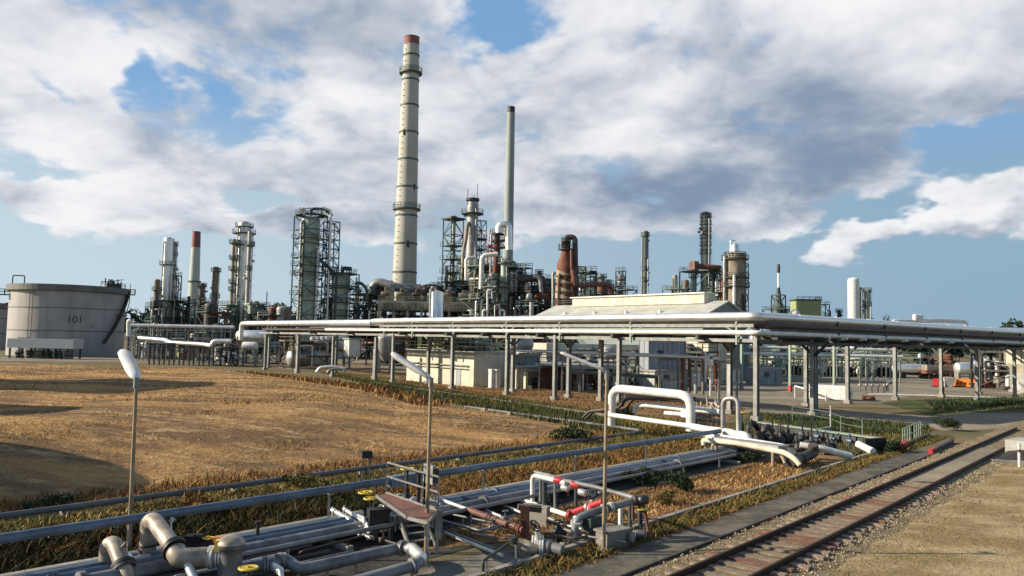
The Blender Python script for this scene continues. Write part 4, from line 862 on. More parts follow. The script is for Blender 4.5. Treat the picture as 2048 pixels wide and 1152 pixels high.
# columns beyond the warehouse
column('squat grey column with flat head past the bottle vessel', 1202, 549, 14, 262, 'dullalu', [(556, 24)], cap=False, risers=2)
module('dark frame around the squat grey column past the bottle vessel', 1182, 1218, 562, 262, 8, 4, 'teal', 8, seed=33)
column('grey column with stepped top next to thick dark elbow', 1241, 548, 13, 265, 'dullalu', [(560, 20), (574, 22)], rtop=11, risers=1)
module('small cage head on the stepped grey column', 1235, 1247, 536, 266, 3, 9, 'teal', 2, seed=34, nves=0)
column('lone slim grey-green column above the warehouse ridge vent', 1290, 461, 12, 275, 'colgrey', [(473, 18), (540, 17), (562, 17)], risers=2, rings=3)
column('two-pipe short stack behind the warehouse ridge vent', 1350, 549, 9, 270, 'dullalu', [], risers=2)
column('tall ribbed dark column on the brown deck behind the warehouse', 1411, 423, 19, 236, 'colgrey', [(436, 24), (450, 24), (464, 24), (478, 24), (492, 24), (508, 24)], risers=1, rings=6, pmat='teal')
module('steel deck frame with orange machinery below the tall ribbed column', 1374, 1442, 536, 232, 12, 3, 'green', 18, seed=36, tint=('dullalu', 'brown', 'alu', 'green', 'orange'), nves=4, t=.3)
m = MB(); m.drum(P(1393, 532, 230), P(1440, 536, 230), .8, 12); m.box(P(1388, 540, 230), 2, 2, 2.5); solo('vessel', m, 'redbrown', 'red-brown horizontal vessel across the top of the steel deck frame', 'vessel')
th, c, zt, r = column('wide streaked tan vessel with domed silver cap behind the warehouse gable', 1470, 503, 42, 218, 'tanvessel', [(520, 54), (557, 56), (575, 58)], risers=3, rings=1, pmat='darksteel')
m = MB(); m.lathe(c, [(1.1, zt-.3), (1.1, zt+1.6), (.5, zt+2.2)], 14); m.tube([c+ZZ*(zt+1.5), c+ZZ*(zt+3), c-BX*2+ZZ*(zt+3), c-BX*3], .18, 8); obj('top_nozzle', m, 'silver', th)
obj('railing', ring_rail(c+ZZ*(zt-1.4), r, 1.2, .12, 18), 'darksteel', th); obj('cage_tower', lattice_mb(c+BX*(r+1.2), 1.8, 1.8, zt-3, 12, .18), 'teal', th)
obj('lower_band', MB().lathe(c, [(r*1.04, zt*.33), (r*1.06, zt*.335), (r*1.06, zt*.49), (r*1.04, zt*.495)], 24), 'brown', th)

# ================================================================ RIGHT HORIZON
c = P(1557, 600, 330); c.z = 0; th = thing('flare_stack', 'thin flare stack with silver middle on a flared dark base', 'flare stack', c); Z = lambda y: P(1557, y, 330).z; k = 330/FPX/2
obj('base', MB().lathe(c, [(34*k, 0), (26*k, Z(620)), (12*k, Z(600)), (8*k, Z(585)), (6*k, Z(575))], 18), 'teal', th); obj('tube', MB().lathe(c, [(4.5*k, Z(585)), (4.5*k, Z(545))], 12), 'silver', th)
obj('tip', MB().lathe(c, [(5*k, Z(546)), (6.5*k, Z(544)), (6.5*k, Z(530)), (4*k, Z(528))], 12), 'darksteel', th); obj('frame', lattice_mb(c, 4, 4, Z(590), 6, .3), 'teal', th)
module('dark clutter frame around the flare stack base', 1534, 1578, 614, 326, 10, 2, 'teal', 14, seed=41)
q = P(1611, 615, 300); q.z = 0; th = thing('process_house', 'olive green box house with dark rooftop railing past the flare stack', 'building', q)
obj('wall', MB().box(q, 8.6, 8, P(1611, 602, 300).z, 0.02), 'olive', th); obj('roof', MB().box(q+ZZ*(P(1611, 602, 300).z+.01), 9.2, 8.6, .5, 0.02), 'teal', th)
obj('railing', rail_mb([q+V(i*4.5, j*4.2, P(1611, 602, 300).z+.5) for i, j in ((-1, -1), (1, -1), (1, 1))], 1, .14, 2), 'teal', th)
module('dark stair frame clinging to the olive box house', 1630, 1650, 604, 300, 6, 5, 'teal', 9, seed=42)
q = P(1590, 628, 296); m = MB(); m.dome(q, 1.8, 1.8, 14).dome(q, 1.8, 1.4, 14, -1); solo('spherical_tank', m, 'white', 'small white ball tank between flare stack and olive house', 'tank')
c = P(1707, 600, 250); c.z = 0; zt = P(1707, 555, 250).z; th = thing('silo', 'smooth white silo with rounded top standing alone', 'silo', c); r = 11*250/FPX
m = MB(); m.lathe(c, [(r, 0), (r, zt-r*.5)], 28); m.dome(c+ZZ*(zt-r*.5), r, r*.5, 28); obj('shell', m, 'white', th); obj('ladder', MB().bar(c+BX*(r+.2), c+BX*(r+.2)+ZZ*zt*.93, .3), 'steel', th); obj('base_ring', MB().lathe(c, [(r+.2, 0), (r+.2, .8), (r, .9)], 28, False), 'steel', th)
column('thin dark column half hidden behind the white silo', 1720, 574, 8, 262, 'teal', [(590, 12)], risers=1)
column('thin pale-streaked column a gap away from the white silo', 1735, 577, 11, 262, 'vesselgreen', [(584, 16), (612, 16)], risers=2)
column('low dark post column between olive house and white silo', 1678, 620, 7, 300, 'teal', [(625, 14)], risers=0)

# ================================================================ THE DENSE MASS BETWEEN THE COLUMNS
mass = [(655, 700, 600, 226, 5, 'teal', 'dark green frame stuffed with pipes right behind the blue-green column'), (716, 760, 590, 228, 5, 'teal', 'teal frame of small vessels under the kinked flue duct'), (728, 770, 604, 212, 4, 'darksteel', 'black pipe frame at the end of the concrete deck'),
  (872, 902, 566, 226, 5, 'green', 'green frame of slim vessels between tall chimney and lattice mast'), (886, 930, 556, 216, 6, 'teal', 'teal pipe frame around the foot of the lattice mast'), (930, 972, 590, 200, 4, 'green', 'grey-green pump frame on the deck below the ringed column'), (962, 1000, 566, 199, 5, 'green', 'green exchanger frame left-side low on the goose-neck unit'.replace('left-side ', '')),
  (1000, 1050, 548, 214, 6, 'teal', 'teal frame packed behind the goose-neck unit, beside the slim chimney'), (1030, 1066, 576, 200, 4, 'darksteel', 'black frame between outrigger deck and rust-stained frame'), (1052, 1100, 552, 222, 5, 'teal', 'tall teal frame behind the rust-stained frame'), (1088, 1120, 570, 206, 4, 'teal', 'narrow teal frame touching the bottle vessel flank'),
  (1150, 1172, 536, 200, 7, 'teal', 'slender dark stair frame up the far flank of the bottle vessel'), (1166, 1232, 582, 240, 3, 'green', 'low frame of vessels behind the ridge vent, below the dark elbow'), (1225, 1262, 574, 258, 4, 'teal', 'small teal frame at the foot of the stepped grey column'), (1338, 1376, 572, 250, 3, 'green', 'small green frame behind the ridge vent beside the short stack'), (1432, 1456, 540, 226, 5, 'green', 'narrow green frame squeezed between ribbed column deck and tan vessel'),
  (296, 326, 606, 256, 3, 'teal', 'teal pipe frame at the foot of the short brown column'), (356, 384, 600, 264, 4, 'teal', 'teal pipe frame before the red-topped chimney foot'), (396, 424, 598, 260, 4, 'darksteel', 'black pipe frame between red-topped chimney and slender collar column'), (440, 470, 604, 248, 4, 'green', 'green frame beside the slim cream twin column'), (500, 532, 606, 246, 4, 'teal', 'teal frame hugging the narrow silver column'), (520, 586, 624, 240, 2, 'teal', 'long low dark frame before the trees by the lattice cage')]
for i, (x0, x1, y, Y, nl, mt, lab) in enumerate(mass): module(lab, x0, x1, y, Y, 9, nl, mt, 16, seed=100+i, nves=4, tint=('dullalu', 'darkpipe', 'brown', 'green', 'teal', 'alu' if i % 3 else 'rust'), t=.2)
for px, y, w, Y, mt, lab in [(716, 576, 8, 232, 'dullalu', 'small grey column beside blue-green column, behind the stepping green pipe'), (740, 572, 9, 234, 'teal', 'small dark teal column beside the kinked flue duct'), (893, 540, 9, 232, 'vesselgreen', 'slim pale green column close behind the lattice mast foot'), (922, 520, 9, 226, 'dullalu', 'slim grey column in the gap between lattice mast and ringed column'),
   (962, 530, 10, 214, 'colgrey', 'grey-green column between ringed column and rust-brown reactor'), (974, 500, 8, 216, 'dullalu', 'thin grey column behind the flat white pipe'), (1026, 530, 11, 214, 'vesselgreen', 'pale green column beside the slim chimney foot'), (1046, 556, 10, 216, 'dullalu', 'short grey column behind the curling dark pipe'), (1078, 541, 8, 226, 'darksteel', 'short dark column peeping over the curling pipes'),
   (1100, 560, 7, 214, 'dullalu', 'thin grey column beside the bottle vessel, rack side'), (1163, 540, 7, 205, 'teal', 'thin teal column on the far flank of the bottle vessel'), (1186, 562, 9, 256, 'teal', 'teal column squat beside the flat-headed grey column'), (1216, 560, 8, 262, 'dullalu', 'little grey column over the thick dark elbow'), (1386, 548, 9, 236, 'dullalu', 'small grey column standing in the orange machinery deck'), (1428, 546, 8, 236, 'green', 'small green column beside the tall ribbed column')]:
    column(lab, px, y, w, Y, mt, [(y+8, w+9)], risers=1)
# ================================================================ BUILDINGS BEHIND THE RACK
F = V(31.5, 131, 0); Ww, Wl, He, Hr = 13.0, 42.0, 10.6, 13.2
def wl(b, a, z): return F+BX*b+AX*a+ZZ*z
th = thing('warehouse', 'long pale-roofed warehouse with teal gable and white ridge vent', 'warehouse', F+BX*Ww/2+AX*Wl/2)
m = MB(); m.add([wl(b, a, z) for a in (0, Wl) for b, z in ((0, 0), (Ww, 0), (Ww, He), (Ww/2, Hr), (0, He))], [(0, 1, 2, 3, 4), (9, 8, 7, 6, 5), (1, 6, 7, 2), (5, 0, 4, 9)]); obj('wall', m, 'wallteal', th)
for sg in (0, 1):
    b0, b1 = (-.5, Ww/2) if sg == 0 else (Ww+.5, Ww/2); z0 = He-.2; m = MB()
    q = [wl(b0, -.5, z0), wl(b1, -.5, Hr), wl(b1, Wl+.5, Hr), wl(b0, Wl+.5, z0)]; q2 = [p+ZZ*.25 for p in q]; m.add(q+q2, [(0, 1, 2, 3), (7, 6, 5, 4), (0, 4, 5, 1), (2, 6, 7, 3), (3, 7, 4, 0)]); obj('roof', m, 'roof', th)
v0, v1 = 3.5, 36; m = MB(); m.hexa(wl(Ww/2, (v0+v1)/2, Hr+.65), BX*1.5, AX*(v1-v0)/2, ZZ*.85); vt = obj('ridge_vent', m, 'cream', th); obj('vent_cap', MB().hexa(wl(Ww/2, (v0+v1)/2, Hr+1.62), BX*1.9, AX*((v1-v0)/2+.3), ZZ*.11), 'white', vt)
m = MB()
for i in range(4): q = wl(1.2, 10+i*8, He+.5); m.cyl(q, q+ZZ*.7, .3, n=8)
obj('roof_vent', m, 'white', th)
m = MB()
for i in range(26): m.bar(wl(.5*i+.2, -.03, 0), wl(.5*i+.2, -.03, He-.2), .08)
obj('cladding', m, 'wallteal', th)

c = V(-4.6, 100.6, 0); th = thing('pump_house', 'low cream building with flat roof and rooftop railings behind the rack posts', 'building', c+AX*8+BX*3)
obj('wall', MB().box(c+AX*7.8+BX*2.9, 5.8, 15.6, 4.2), 'cream', th); obj('roof', MB().box(c+AX*7.8+BX*2.9+ZZ*4.203, 6.2, 16, .25), 'wallgrey', th)
obj('railing', rail_mb([c+AX*a+BX*b+ZZ*4.45 for a, b in ((15.4, 0), (.2, 0), (.2, 5.6))], 1.1, .08, 1.6), 'olive', th)
obj('wall_pipe', MB().tube([c+AX*15-BX*.2+ZZ*2.6, c+AX*1-BX*.2+ZZ*2.6], .10, 7).tube([c+AX*15-BX*.2+ZZ*2.2, c+AX*1-BX*.2+ZZ*2.2], .07, 7), 'steel', th)
obj('door', MB().box(c+AX*3.2-BX*.03, .08, 1.1, 2.2), 'wallblue', th); obj('gutter', MB().tube([c-BX*.1+AX*15.6+ZZ*4.15, c-BX*.1+ZZ*4.15], .1, 6), 'steel', th)
module('railed roof pipework standing over the cream pump house', 872, 972, 668, 105, 6, 2, 'green', 26, seed=51, nves=4, tint=('brown', 'dullalu', 'darkpipe', 'green', 'tanvessel'), z0=4.4, t=.1)
hbox('cabinet', 'tall teal equipment cabinet at the shaded end of the cream pump house', 'cabinet', V(1.0, 107.2, 0), 4.4, 3.4, 3.9, 'wallteal', 'wallteal')
for i in range(2): q = P(984+i*10, 765, 100); q.z = 0; hbox('locker', ('white locker beside the cream pump house corner', 'second white locker, against the teal cabinet')[i], 'locker', q, .7, .6, 2.1, 'white', 'white', overhang=.03)
q = P(1172, 720, 122)
hbox('workshop', 'long shaded grey workshop with cream parapet behind the rack', 'building', V(12.8, 127.2, 0), 25.5, 7, 4.7, 'wallgrey', None)
B = V(12.8, 127.2, 0); solo('parapet', MB().box(B+ZZ*4.703, 25.9, 7.4, .9), 'cream', 'cream parapet capping the long grey workshop', 'parapet') if False else None
for o in [o for o in bpy.data.objects if o.get('label', '').startswith('long shaded grey')]:
    obj('parapet', MB().box(B+ZZ*4.703, 25.9, 7.4, .95), 'cream', o)
    for i in range(5): obj('window', MB().box(B-AX*3.53+BX*(-9+4.4*i)+ZZ*1.7, 1.6, .08, 1.1), 'interior', o)
hbox('plant_room', 'tall plain blue-grey plant room towering behind the expansion loop', 'building', V(20.3, 106.4, 0), 7.6, 1.6, 6.9, 'wallblue', 'wallgrey', overhang=.1)
hbox('annexe', 'low beige annexe wall under the blue-grey plant room', 'building', V(20.6, 104.5, 0), 7.6, 2.0, 2.35, 'wallgrey', 'concrete', overhang=.2)
hbox('store_room', 'pale building with cream upper wall between plant room and warehouse', 'building', V(30, 122, 0), 6, 5, 6.8, 'cream', 'wallgrey')
# open shed
a = P(1132, 780, 97); a.z = 0; th = thing('open_shed', 'open-fronted lean-to shed with white posts and dark inside', 'shed', a)
obj('roof', MB().hexa(a+BX*4.2+AX*2.2+ZZ*3.05, BX*4.9, AX*2.7, ZZ*.12), 'dullalu', th); obj('back_wall', MB().hexa(a+BX*4.2+AX*4.3+ZZ*1.45, BX*4.5, AX*.08, ZZ*1.45), 'redbrown', th); obj('fascia', MB().hexa(a+BX*4.2-AX*.53+ZZ*2.8, BX*4.9, AX*.03, ZZ*.2), 'steel', th)
for i in (0, 1, 2, 3): obj('post', MB().box(a+BX*(.1+2.75*i), .16, .16, 2.93), 'white', th)
for i, (b, w, h, mt, l) in enumerate([(1.2, .9, .8, 'black', 'black drum pump'), (3.4, .7, 1.1, 'palegreen', 'pale green motor'), (5.2, 1.1, .7, 'steel', 'grey gearbox'), (6.8, .8, 1.2, 'redbrown', 'red-brown pump')]):
    q = a+BX*b+AX*1.6; m = MB(); m.box(q, w, .9, h*.4); m.drum(q+ZZ*h*.75-BX*w*.4, q+ZZ*h*.75+BX*w*.3, h*.33, 12); m.tube([q+ZZ*h*.7, q+ZZ*2.3, q+AX*1.5+ZZ*2.3], .1, 7); solo('pump', m, mt, l+' inside the open-fronted lean-to shed', 'pump')
q = P(1048, 770, 98); q.z = 0
th = thing('pump_shelter', 'open pump shelter with two cream door jambs near the grey drum', 'shelter', q); 
for i in (-1, 1): obj('post', MB().box(q+BX*(i*.75-.5), .35, .4, 2.6), 'cream', th)
obj('back_wall', MB().box(q+BX*2.6+AX*2.5, 6, .2, 2.4), 'cream', th); obj('roof', MB().box(q+BX*2.4+AX*1.2+ZZ*2.62, 6.6, 3.4, .2), 'wallteal', th); obj('post', MB().box(q+BX*5.2, .2, .2, 2.6), 'steel', th)
m = MB(); q2 = q+BX*2.4+AX*.8; m.box(q2, 1.8, 1, .4); m.drum(q2+ZZ*.9-BX*.6, q2+ZZ*.9+BX*.6, .42, 12); solo('pump', m, 'black', 'black pump on a cream plinth under the pump shelter', 'pump')
th = thing('horizontal_drum', 'dull grey horizontal drum with bright end raised on a steel frame', 'vessel', P(1040, 705, 106)*1-ZZ*P(1040, 705, 106).z)
a = P(1029, 688, 106); b = a+BX*2.4; obj('shell', MB().drum(a, b, 1.0, 20), 'dullalu', th)
for q in (a, b): obj('leg', MB().bar(V(q.x, q.y, 0), q-ZZ*.9, .22), 'steel', th)
obj('nozzle', MB().cyl(a+BX*.3, a+BX*.3+ZZ*1.5, .2, n=8).cyl(b-BX*.3, b-BX*.3+ZZ*1.4, .16, n=8), 'white', th)
for i, (px, py, Y) in enumerate(((1075, 690, 121), (1092, 690, 121), (1145, 695, 121))): 
    m = MB(); q = P(px, 735, Y); q.z = 0; m.bar(q, q+ZZ*4.5, .14); m.bar(q+ZZ*4.5, q+ZZ*5.1-BX*.6, .12); m.box(q+ZZ*4.2-BX*.4, .5, .4, .3); solo('floodlight', m, 'darksteel', ('dark floodlight mast before the grey workshop, next to the grey drum', 'dark floodlight mast before the grey workshop, second from the drum', 'dark floodlight mast before the grey workshop, by the white lamp')[i], 'floodlight')

# ================================================================ THE PIPE RACK
C = V(19.6, 63.7, 0)
def L(s, b=0.0, z=0.0): return C+AX*s+BX*b+ZZ*z      # along the long arm; b: backwards
def Rr(s, a=0.0, z=0.0): return C+BX*s+AX*a+ZZ*z     # along the second arm
rack = thing('pipe_rack', 'long grey steel pipe rack on posts turning a corner, carrying the pipes', 'pipe rack', C)
def rpost(p, h, w=.34, mat='post', base=True):
    p = Vector(p); o = obj('post', MB().hexa(p+ZZ*h/2, BX*w/2, AX*w*.14, ZZ*h/2).hexa(p+BX*w*.5+ZZ*h/2, BX*w*.09, AX*w*.5, ZZ*(h/2-.02)).hexa(p-BX*w*.5+ZZ*h/2, BX*w*.09, AX*w*.5, ZZ*(h/2-.02)), mat, rack)
    if base: obj('footing', MB().box(p-ZZ*.02, w*2, w*2, .4), 'concrete', o)
    return o
front = [0, 14.7, 23.5, 31.2, 41.5, 55, 59.5, 72, 84, 97]
back = [5, 20.5, 25.2, 34.5, 52, 66, 78, 92, 104]
for s in front: rpost(L(s, 0, 0), 6.6 if s < 59 else 6.0)
for s in back: rpost(L(s, 3.6, 0), 6.4, .36, 'dullalu' if s == 5 else 'post')
tee = [0, 14.7, 23.5, 5]
for s, b in [(5, 1.8), (14.7, 1.8), (25.2, 1.8), (34.5, 1.8), (52, 1.8), (66, 1.8), (78, 1.8), (92, 1.8), (41.5, 1.8)]:
    obj('cross_beam', MB().hexa(L(s, b, 6.55), BX*2.9, AX*.14, ZZ*.2), 'darksteel', rack)
    if s in (5, 25.2, 34.5):
        m = MB()
        for i in (-1, 1): m.bar(L(s, 3.6+i*.1, 5.4), L(s, 3.6+i*1.3, 6.4), .16)
        obj('knee_brace', m, 'darksteel', rack)
for z, b in ((6.35, 0), (6.35, 3.6), (7.55, -.35)):
    m = MB(); m.hexa(L(50 if z < 7 else 29, b, z), BX*.09, AX*(50 if z < 7 else 29), ZZ*.14); obj('long_beam', m, 'post', rack)
for s in (1.6, 13, 22.5, 31, 41, 50, 57):
    m = MB(); m.hexa(L(s, -.35, 6.95), BX*.08, AX*.08, ZZ*.95); m.bar(L(s, -.35, 6.6), L(s-1.4, -.35, 7.5), .09); m.bar(L(s, -.35, 7.0), L(s+1.2, -.35, 7.5), .07); obj('hanger', m, 'palegreen', rack)
    obj('bracket', MB().hexa(L(s, .6, 7.72), BX*1.1, AX*.08, ZZ*.1), 'post', rack)
for s in (8.5, 8.9): rpost(Rr(s, 0, 0), 6.6, .34)
for s in (26.5, 37.5, 50, 62, 74): rpost(Rr(s, 6.2, 0), 6.4)
for s in (46, 58, 70): rpost(Rr(s, .6, 0), 6.4)
for s in (8.7, 17.5, 26.5, 37.5, 50, 62, 74):
    obj('cross_beam', MB().hexa(Rr(s, 2.6, 6.55), BX*.14, AX*3.9, ZZ*.2), 'darksteel', rack)
    m = MB()
    for i in (-1, 1): a_ = 0 if s < 10 else 5.8 if s < 20 else 6.2; m.bar(Rr(s, a_+i*.1, 5.2), Rr(s, a_+i*1.4, 6.4), .2)
    obj('knee_brace', m, 'darksteel', rack)
for s in (17.5,): rpost(Rr(s, 5.8, 0), 6.4)
for a in (-.2, 5.6): obj('long_beam', MB().hexa(Rr(40, a, 6.2), BX*40, AX*.09, ZZ*.13), 'darksteel', rack)
for s in range(12, 76, 9):
    m = MB(); m.hexa(Rr(s, -.4, 7.3), BX*.08, AX*.08, ZZ*.95); m.hexa(Rr(s, 2, 7.1), BX*.08, AX*2.6, ZZ*.1); obj('hanger', m, 'darksteel', rack)
# pipes lying on it: (offset, z, radius, material, label)
pipes = [(-.1, 8.3, .36, 'silver', 'thick bright silver pipe along the very top of the long rack', 59.5),
         (1.0, 8.02, .24, 'dullalu', 'dull silver pipe just behind the thick bright one on the rack top', 60),
         (-.35, 6.98, .20, 'white', 'thin white pipe along the outer face under the thick bright pipe', 74),
         (.55, 6.95, .15, 'darkpipe', 'dark brown pipe on the lower tier, first behind the thin white one', 100),
         (1.15, 7.0, .22, 'dullalu', 'weathered silver pipe on the lower tier, third from the outer face', 100),
         (1.85, 6.95, .16, 'redbrown', 'red-brown pipe on the lower tier, mid rack', 100),
         (2.5, 7.0, .22, 'darkpipe', 'dark lagged pipe on the lower tier behind the red-brown one', 100),
         (3.2, 7.0, .22, 'alu', 'pale silver pipe on the lower tier, innermost of all', 100)]
for off, z, r, mat, lab, s1 in pipes:
    pts = [L(s1, off, z), C+BX*off+AX*off+ZZ*z, Rr(80, off, z)]
    if r == .36: pts = [L(s1, off, z)-ZZ*.25+AX*2, L(s1, off, z)-ZZ*.1]+[C+BX*off+AX*off+ZZ*z, Rr(80, off, z)]
    m = MB(); m.tube(pts, r, 14, .8)
    if r >= .2:
        for s in np.arange(4, min(s1, 72), 6.0): m.cyl(L(s, off, z), L(s+.10, off, z), r*1.03, n=14)
        for s in np.arange(6, 72, 6.0): m.cyl(Rr(s, off, z), Rr(s+.10, off, z), r*1.03, n=14)
    solo('rack_pipe', m, mat, lab, 'pipe')
for i, (off, z, r, mat, lab) in enumerate([(1.6, 7.62, .2, 'darkpipe', 'dark pipe on the middle tier of the long rack, first of three'), (2.3, 7.7, .26, 'brown', 'brown lagged pipe on the middle tier of the long rack'), (3.1, 7.62, .2, 'darkpipe', 'dark pipe at the back of the middle tier of the long rack')]):
    solo('rack_pipe', MB().tube([L(100, off, z), C+BX*off+AX*off+ZZ*z, Rr(80, off, z)], r, 12, .8), mat, lab, 'pipe')
for side_, lab in ((0, 'dark cable tray hanging under the long rack arm, lower tier'), (1, 'dark cable tray along the face of the shaded rack arm')):
    m = MB(); f_ = (lambda s, b, z: L(s, b, z)) if side_ == 0 else (lambda s, b, z: Rr(s, b, z)); d_ = AX if side_ == 0 else BX; n_ = BX if side_ == 0 else AX
    if side_ == 0: m.hexa(f_(50, 2.2, 6.62), d_*46, n_*.2, ZZ*.03).hexa(f_(50, 2.0, 6.68), d_*46, n_*.02, ZZ*.08)
    else: m.hexa(f_(41, .1, 6.72), d_*39.5, n_*.5, ZZ*.03).hexa(f_(41, -.42, 6.82), d_*39.5, n_*.03, ZZ*.16).hexa(f_(41, -.15, 7.25), d_*39.5, n_*.25, ZZ*.03).hexa(f_(41, -.42, 7.28), d_*39.5, n_*.03, ZZ*.10)
    solo('cable_tray', m, 'darksteel', lab, 'cable tray')
solo('rack_pipe', MB().tube([L(108, -.2, 5.0), L(108, -.2, 8.0), L(60.5, -.2, 8.0)], .42, 14, .9), 'alu', 'thick silver pipe dropping at its far end, past the long rack step', 'pipe')
solo('rack_pipe', MB().tube([L(63, .9, 6.9), L(63, .9, 7.3), L(82, .9, 7.3), L(82, .9, 6.4)], .16, 10), 'alu', 'thin silver hoop pipe under the thick stepped pipe', 'pipe')
for i, (a, z, r, mat, lab) in enumerate([(-.35, 7.62, .22, 'darkpipe', 'dark pipe under the thick silver one on the shaded second arm'), (4.4, 7.9, .30, 'darkpipe', 'dark pipe on the inner upper tier of the shaded arm'), (4.9, 7.0, .26, 'greypipe', 'grey pipe on the inner lower tier of the shaded arm'), (5.7, 7.0, .24, 'alu', 'pale silver pipe innermost on the shaded arm')]):
    m = MB(); m.tube([Rr(6+i*.7, a, z-1.0), Rr(6+i*.7, a, z), Rr(82, a, z)] if i else [Rr(1.2, a+1.0, z), Rr(1.2, a, z), Rr(82, a, z)], r, 14, .5); solo('rack_pipe', m, mat, lab, 'pipe')
for i, s in enumerate((10, 13, 16.5, 20, 25, 30, 36)):
    m = MB(); q = Rr(s, -.3, 6.75); m.drum(q-BX*.35, q+BX*.35, .17, 10); m.cyl(q-AX*.5, q+AX*.2, .12, n=8); solo('blanking_plug', m, 'white', 'white blind cap under the shaded arm, '+('nearest the rack corner', 'second from the corner', 'third from the corner', 'fourth from the corner', 'fifth from the corner', 'sixth from the corner', 'farthest along')[i], 'pipe plug', 'white blind caps under the rack')
# loops above the second arm
solo('expansion_loop', MB().tube([P(1780, 655, 96), P(1786, 643, 96), P(1880, 641, 101), P(1930, 643, 104), P(1937, 660, 104)], .26, 12, .8), 'white', 'white pipe loop standing above the far end of the rack', 'pipe loop')
m = MB(); q = P(1835, 639, 98.5); 
for i in range(4): m.drum(q+BX*(i*.5-.8)-ZZ*.2, q+BX*(i*.5-.6)+ZZ*.5, .3, 10)
solo('valve', m, 'white', 'white valve cluster atop the white pipe loop', 'valve')
for i, (x0, x1, y0, y1, Y, mat, l) in enumerate([(1850, 2100, 657, 661, 112, 'silver', 'bright pipe at the far rack end, upper one'), (2000, 2130, 663, 672, 106, 'white', 'bright white pipe at the picture edge below the loop'), (1900, 2120, 672, 676, 116, 'darkpipe', 'dark pipe at the far rack end, below bright one'), (1880, 2100, 683, 688, 118, 'dullalu', 'dull silver pipe at the far rack end, lowest')]):
    solo('rack_pipe', MB().tube([P(x0, y0, Y), P(x1, y1, Y)], .3, 12), mat, l, 'pipe')

# ================================================================ BEHIND THE RACK, TOWARDS THE TANK
def lowrack(label, x0, x1, ytop, Y, n, pipes_, mat='steel', back=2.0):
    a = P(x0, ytop, Y); b = P(x1, ytop, Y); a0 = V(a.x, a.y, 0); b0 = V(b.x, b.y, 0); h = (a.z+b.z)/2; th = thing('low_pipe_rack', label, 'pipe rack', (a0+b0)/2); d = (b0-a0).normalized(); nn = V(-d.y, d.x, 0)
    for i in range(n):
        for j in (0, 1): q = a0+(b0-a0)*(i/(n-1))+nn*back*j; obj('post', MB().bar(q, q+ZZ*h, .22), mat, th)
        q = a0+(b0-a0)*(i/(n-1)); obj('cross_beam', MB().bar(q+ZZ*(h+.1)-nn*.4, q+nn*(back+.4)+ZZ*(h+.1), .2), mat, th)
    for j in (0, 1): obj('long_beam', MB().bar(a0+nn*back*j+ZZ*(h-.25), b0+nn*back*j+ZZ*(h-.25), .18), mat, th)
    for off, r, m_, l in pipes_: solo('rack_pipe', MB().tube([a0+nn*off+ZZ*(h+.22+r)-d*.5, b0+nn*off+ZZ*(h+.22+r)+d*.5], r, 10), m_, l, 'pipe')
    return th
lowrack('low rack of thin posts carrying pale pipes beside the numbered tank', 262, 462, 658, 168, 12, [(.3, .38, 'alu', 'pale pipe topping the low rack beside the numbered tank'), (1.2, .2, 'dullalu', 'thin grey pipe behind the pale one on the low tank rack'), (1.8, .2, 'darkpipe', 'dark pipe at the back of the low tank rack')])
solo('pipe', MB().tube([P(257, 672, 166), P(257, 642, 166), P(262, 642, 166)], .42, 10), 'white', 'white upright pipe end beside the numbered tank', 'pipe')
solo('pipe', MB().tube([P(278, 676, 152), P(332, 680, 150), P(340, 685, 149), P(410, 689, 147), P(423, 692, 146), P(427, 682, 146), P(462, 682, 146)], .40, 12, .8), 'silver', 'bright silver pipe wandering low past the numbered tank to the big upright', 'pipe')
lowrack('squat dark rack under the wandering silver pipe', 300, 420, 692, 148, 7, [(.4, .2, 'bluepipe', 'blue-grey pipe on the squat dark rack'), (1.3, .22, 'dullalu', 'dull pipe on the squat dark rack')], 'darksteel')
module('dark machinery frame under the far end of the thick stepped pipe', 428, 470, 684, 150, 6, 2, 'darksteel', 12, seed=61, tint=('white', 'dullalu', 'darkpipe', 'bluepipe'))
module('reddish pump row and pipes behind the low tank rack', 350, 440, 668, 176, 8, 2, 'teal', 20, seed=62, tint=('redbrown', 'rust', 'tanvessel', 'teal', 'dullalu'))
module('dark teal pipe clutter close beside the numbered tank', 262, 340, 664, 180, 8, 2, 'teal', 14, seed=63)
for i, (x0, x1, y, Y, r, mat, l) in enumerate([(478, 528, 672, 158, 1.15, 'silver', 'large silver drum lying behind the stepped pipe'), (488, 512, 692, 154, .8, 'white', 'small white drum lying low under the large silver drum'), (662, 690, 680, 152, .85, 'dullalu', 'dull grey drum lying beside the exchanger stack, upper'), (664, 700, 693, 150, .95, 'dullalu', 'dull grey drum lying beside the exchanger stack, lower')]):
    a = P(x0, y, Y); b = P(x1, y, Y); th = thing('horizontal_drum', l, 'vessel', V((a.x+b.x)/2, Y, 0)); obj('shell', MB().drum(a, b, r, 18), mat, th)
    for q in (a, b): obj('leg', MB().bar(V(q.x, q.y, 0), q-ZZ*r*.9, .35), 'steel', th)
ex = thing('exchanger_stack', 'stack of round white exchanger ends in two rows on a steel frame', 'heat exchanger', P(641, 700, 150)*1-ZZ*P(641, 700, 150).z)
for j, y in enumerate((677, 693)):
    for i in range(4):
        q = P(624+i*10, y, 150); obj('exchanger_shell', MB().drum(q+V(0, 0, 0), q+V(.8, 5, 0), .42, 14), 'white', ex)
q = P(641, 690, 152); obj('steel_frame', lattice_mb(V(q.x, q.y, 0), 4.4, 4, 5.0, 2, .14, 0.0), 'steel', ex)
q = P(705, 690, 148); hbox('switch_box', 'white and pale green cabinet raised above reddish pumps', 'cabinet', V(q.x, q.y, 0), 2.4, 2, 3.1, 'white', 'palegreen', z=2.4)
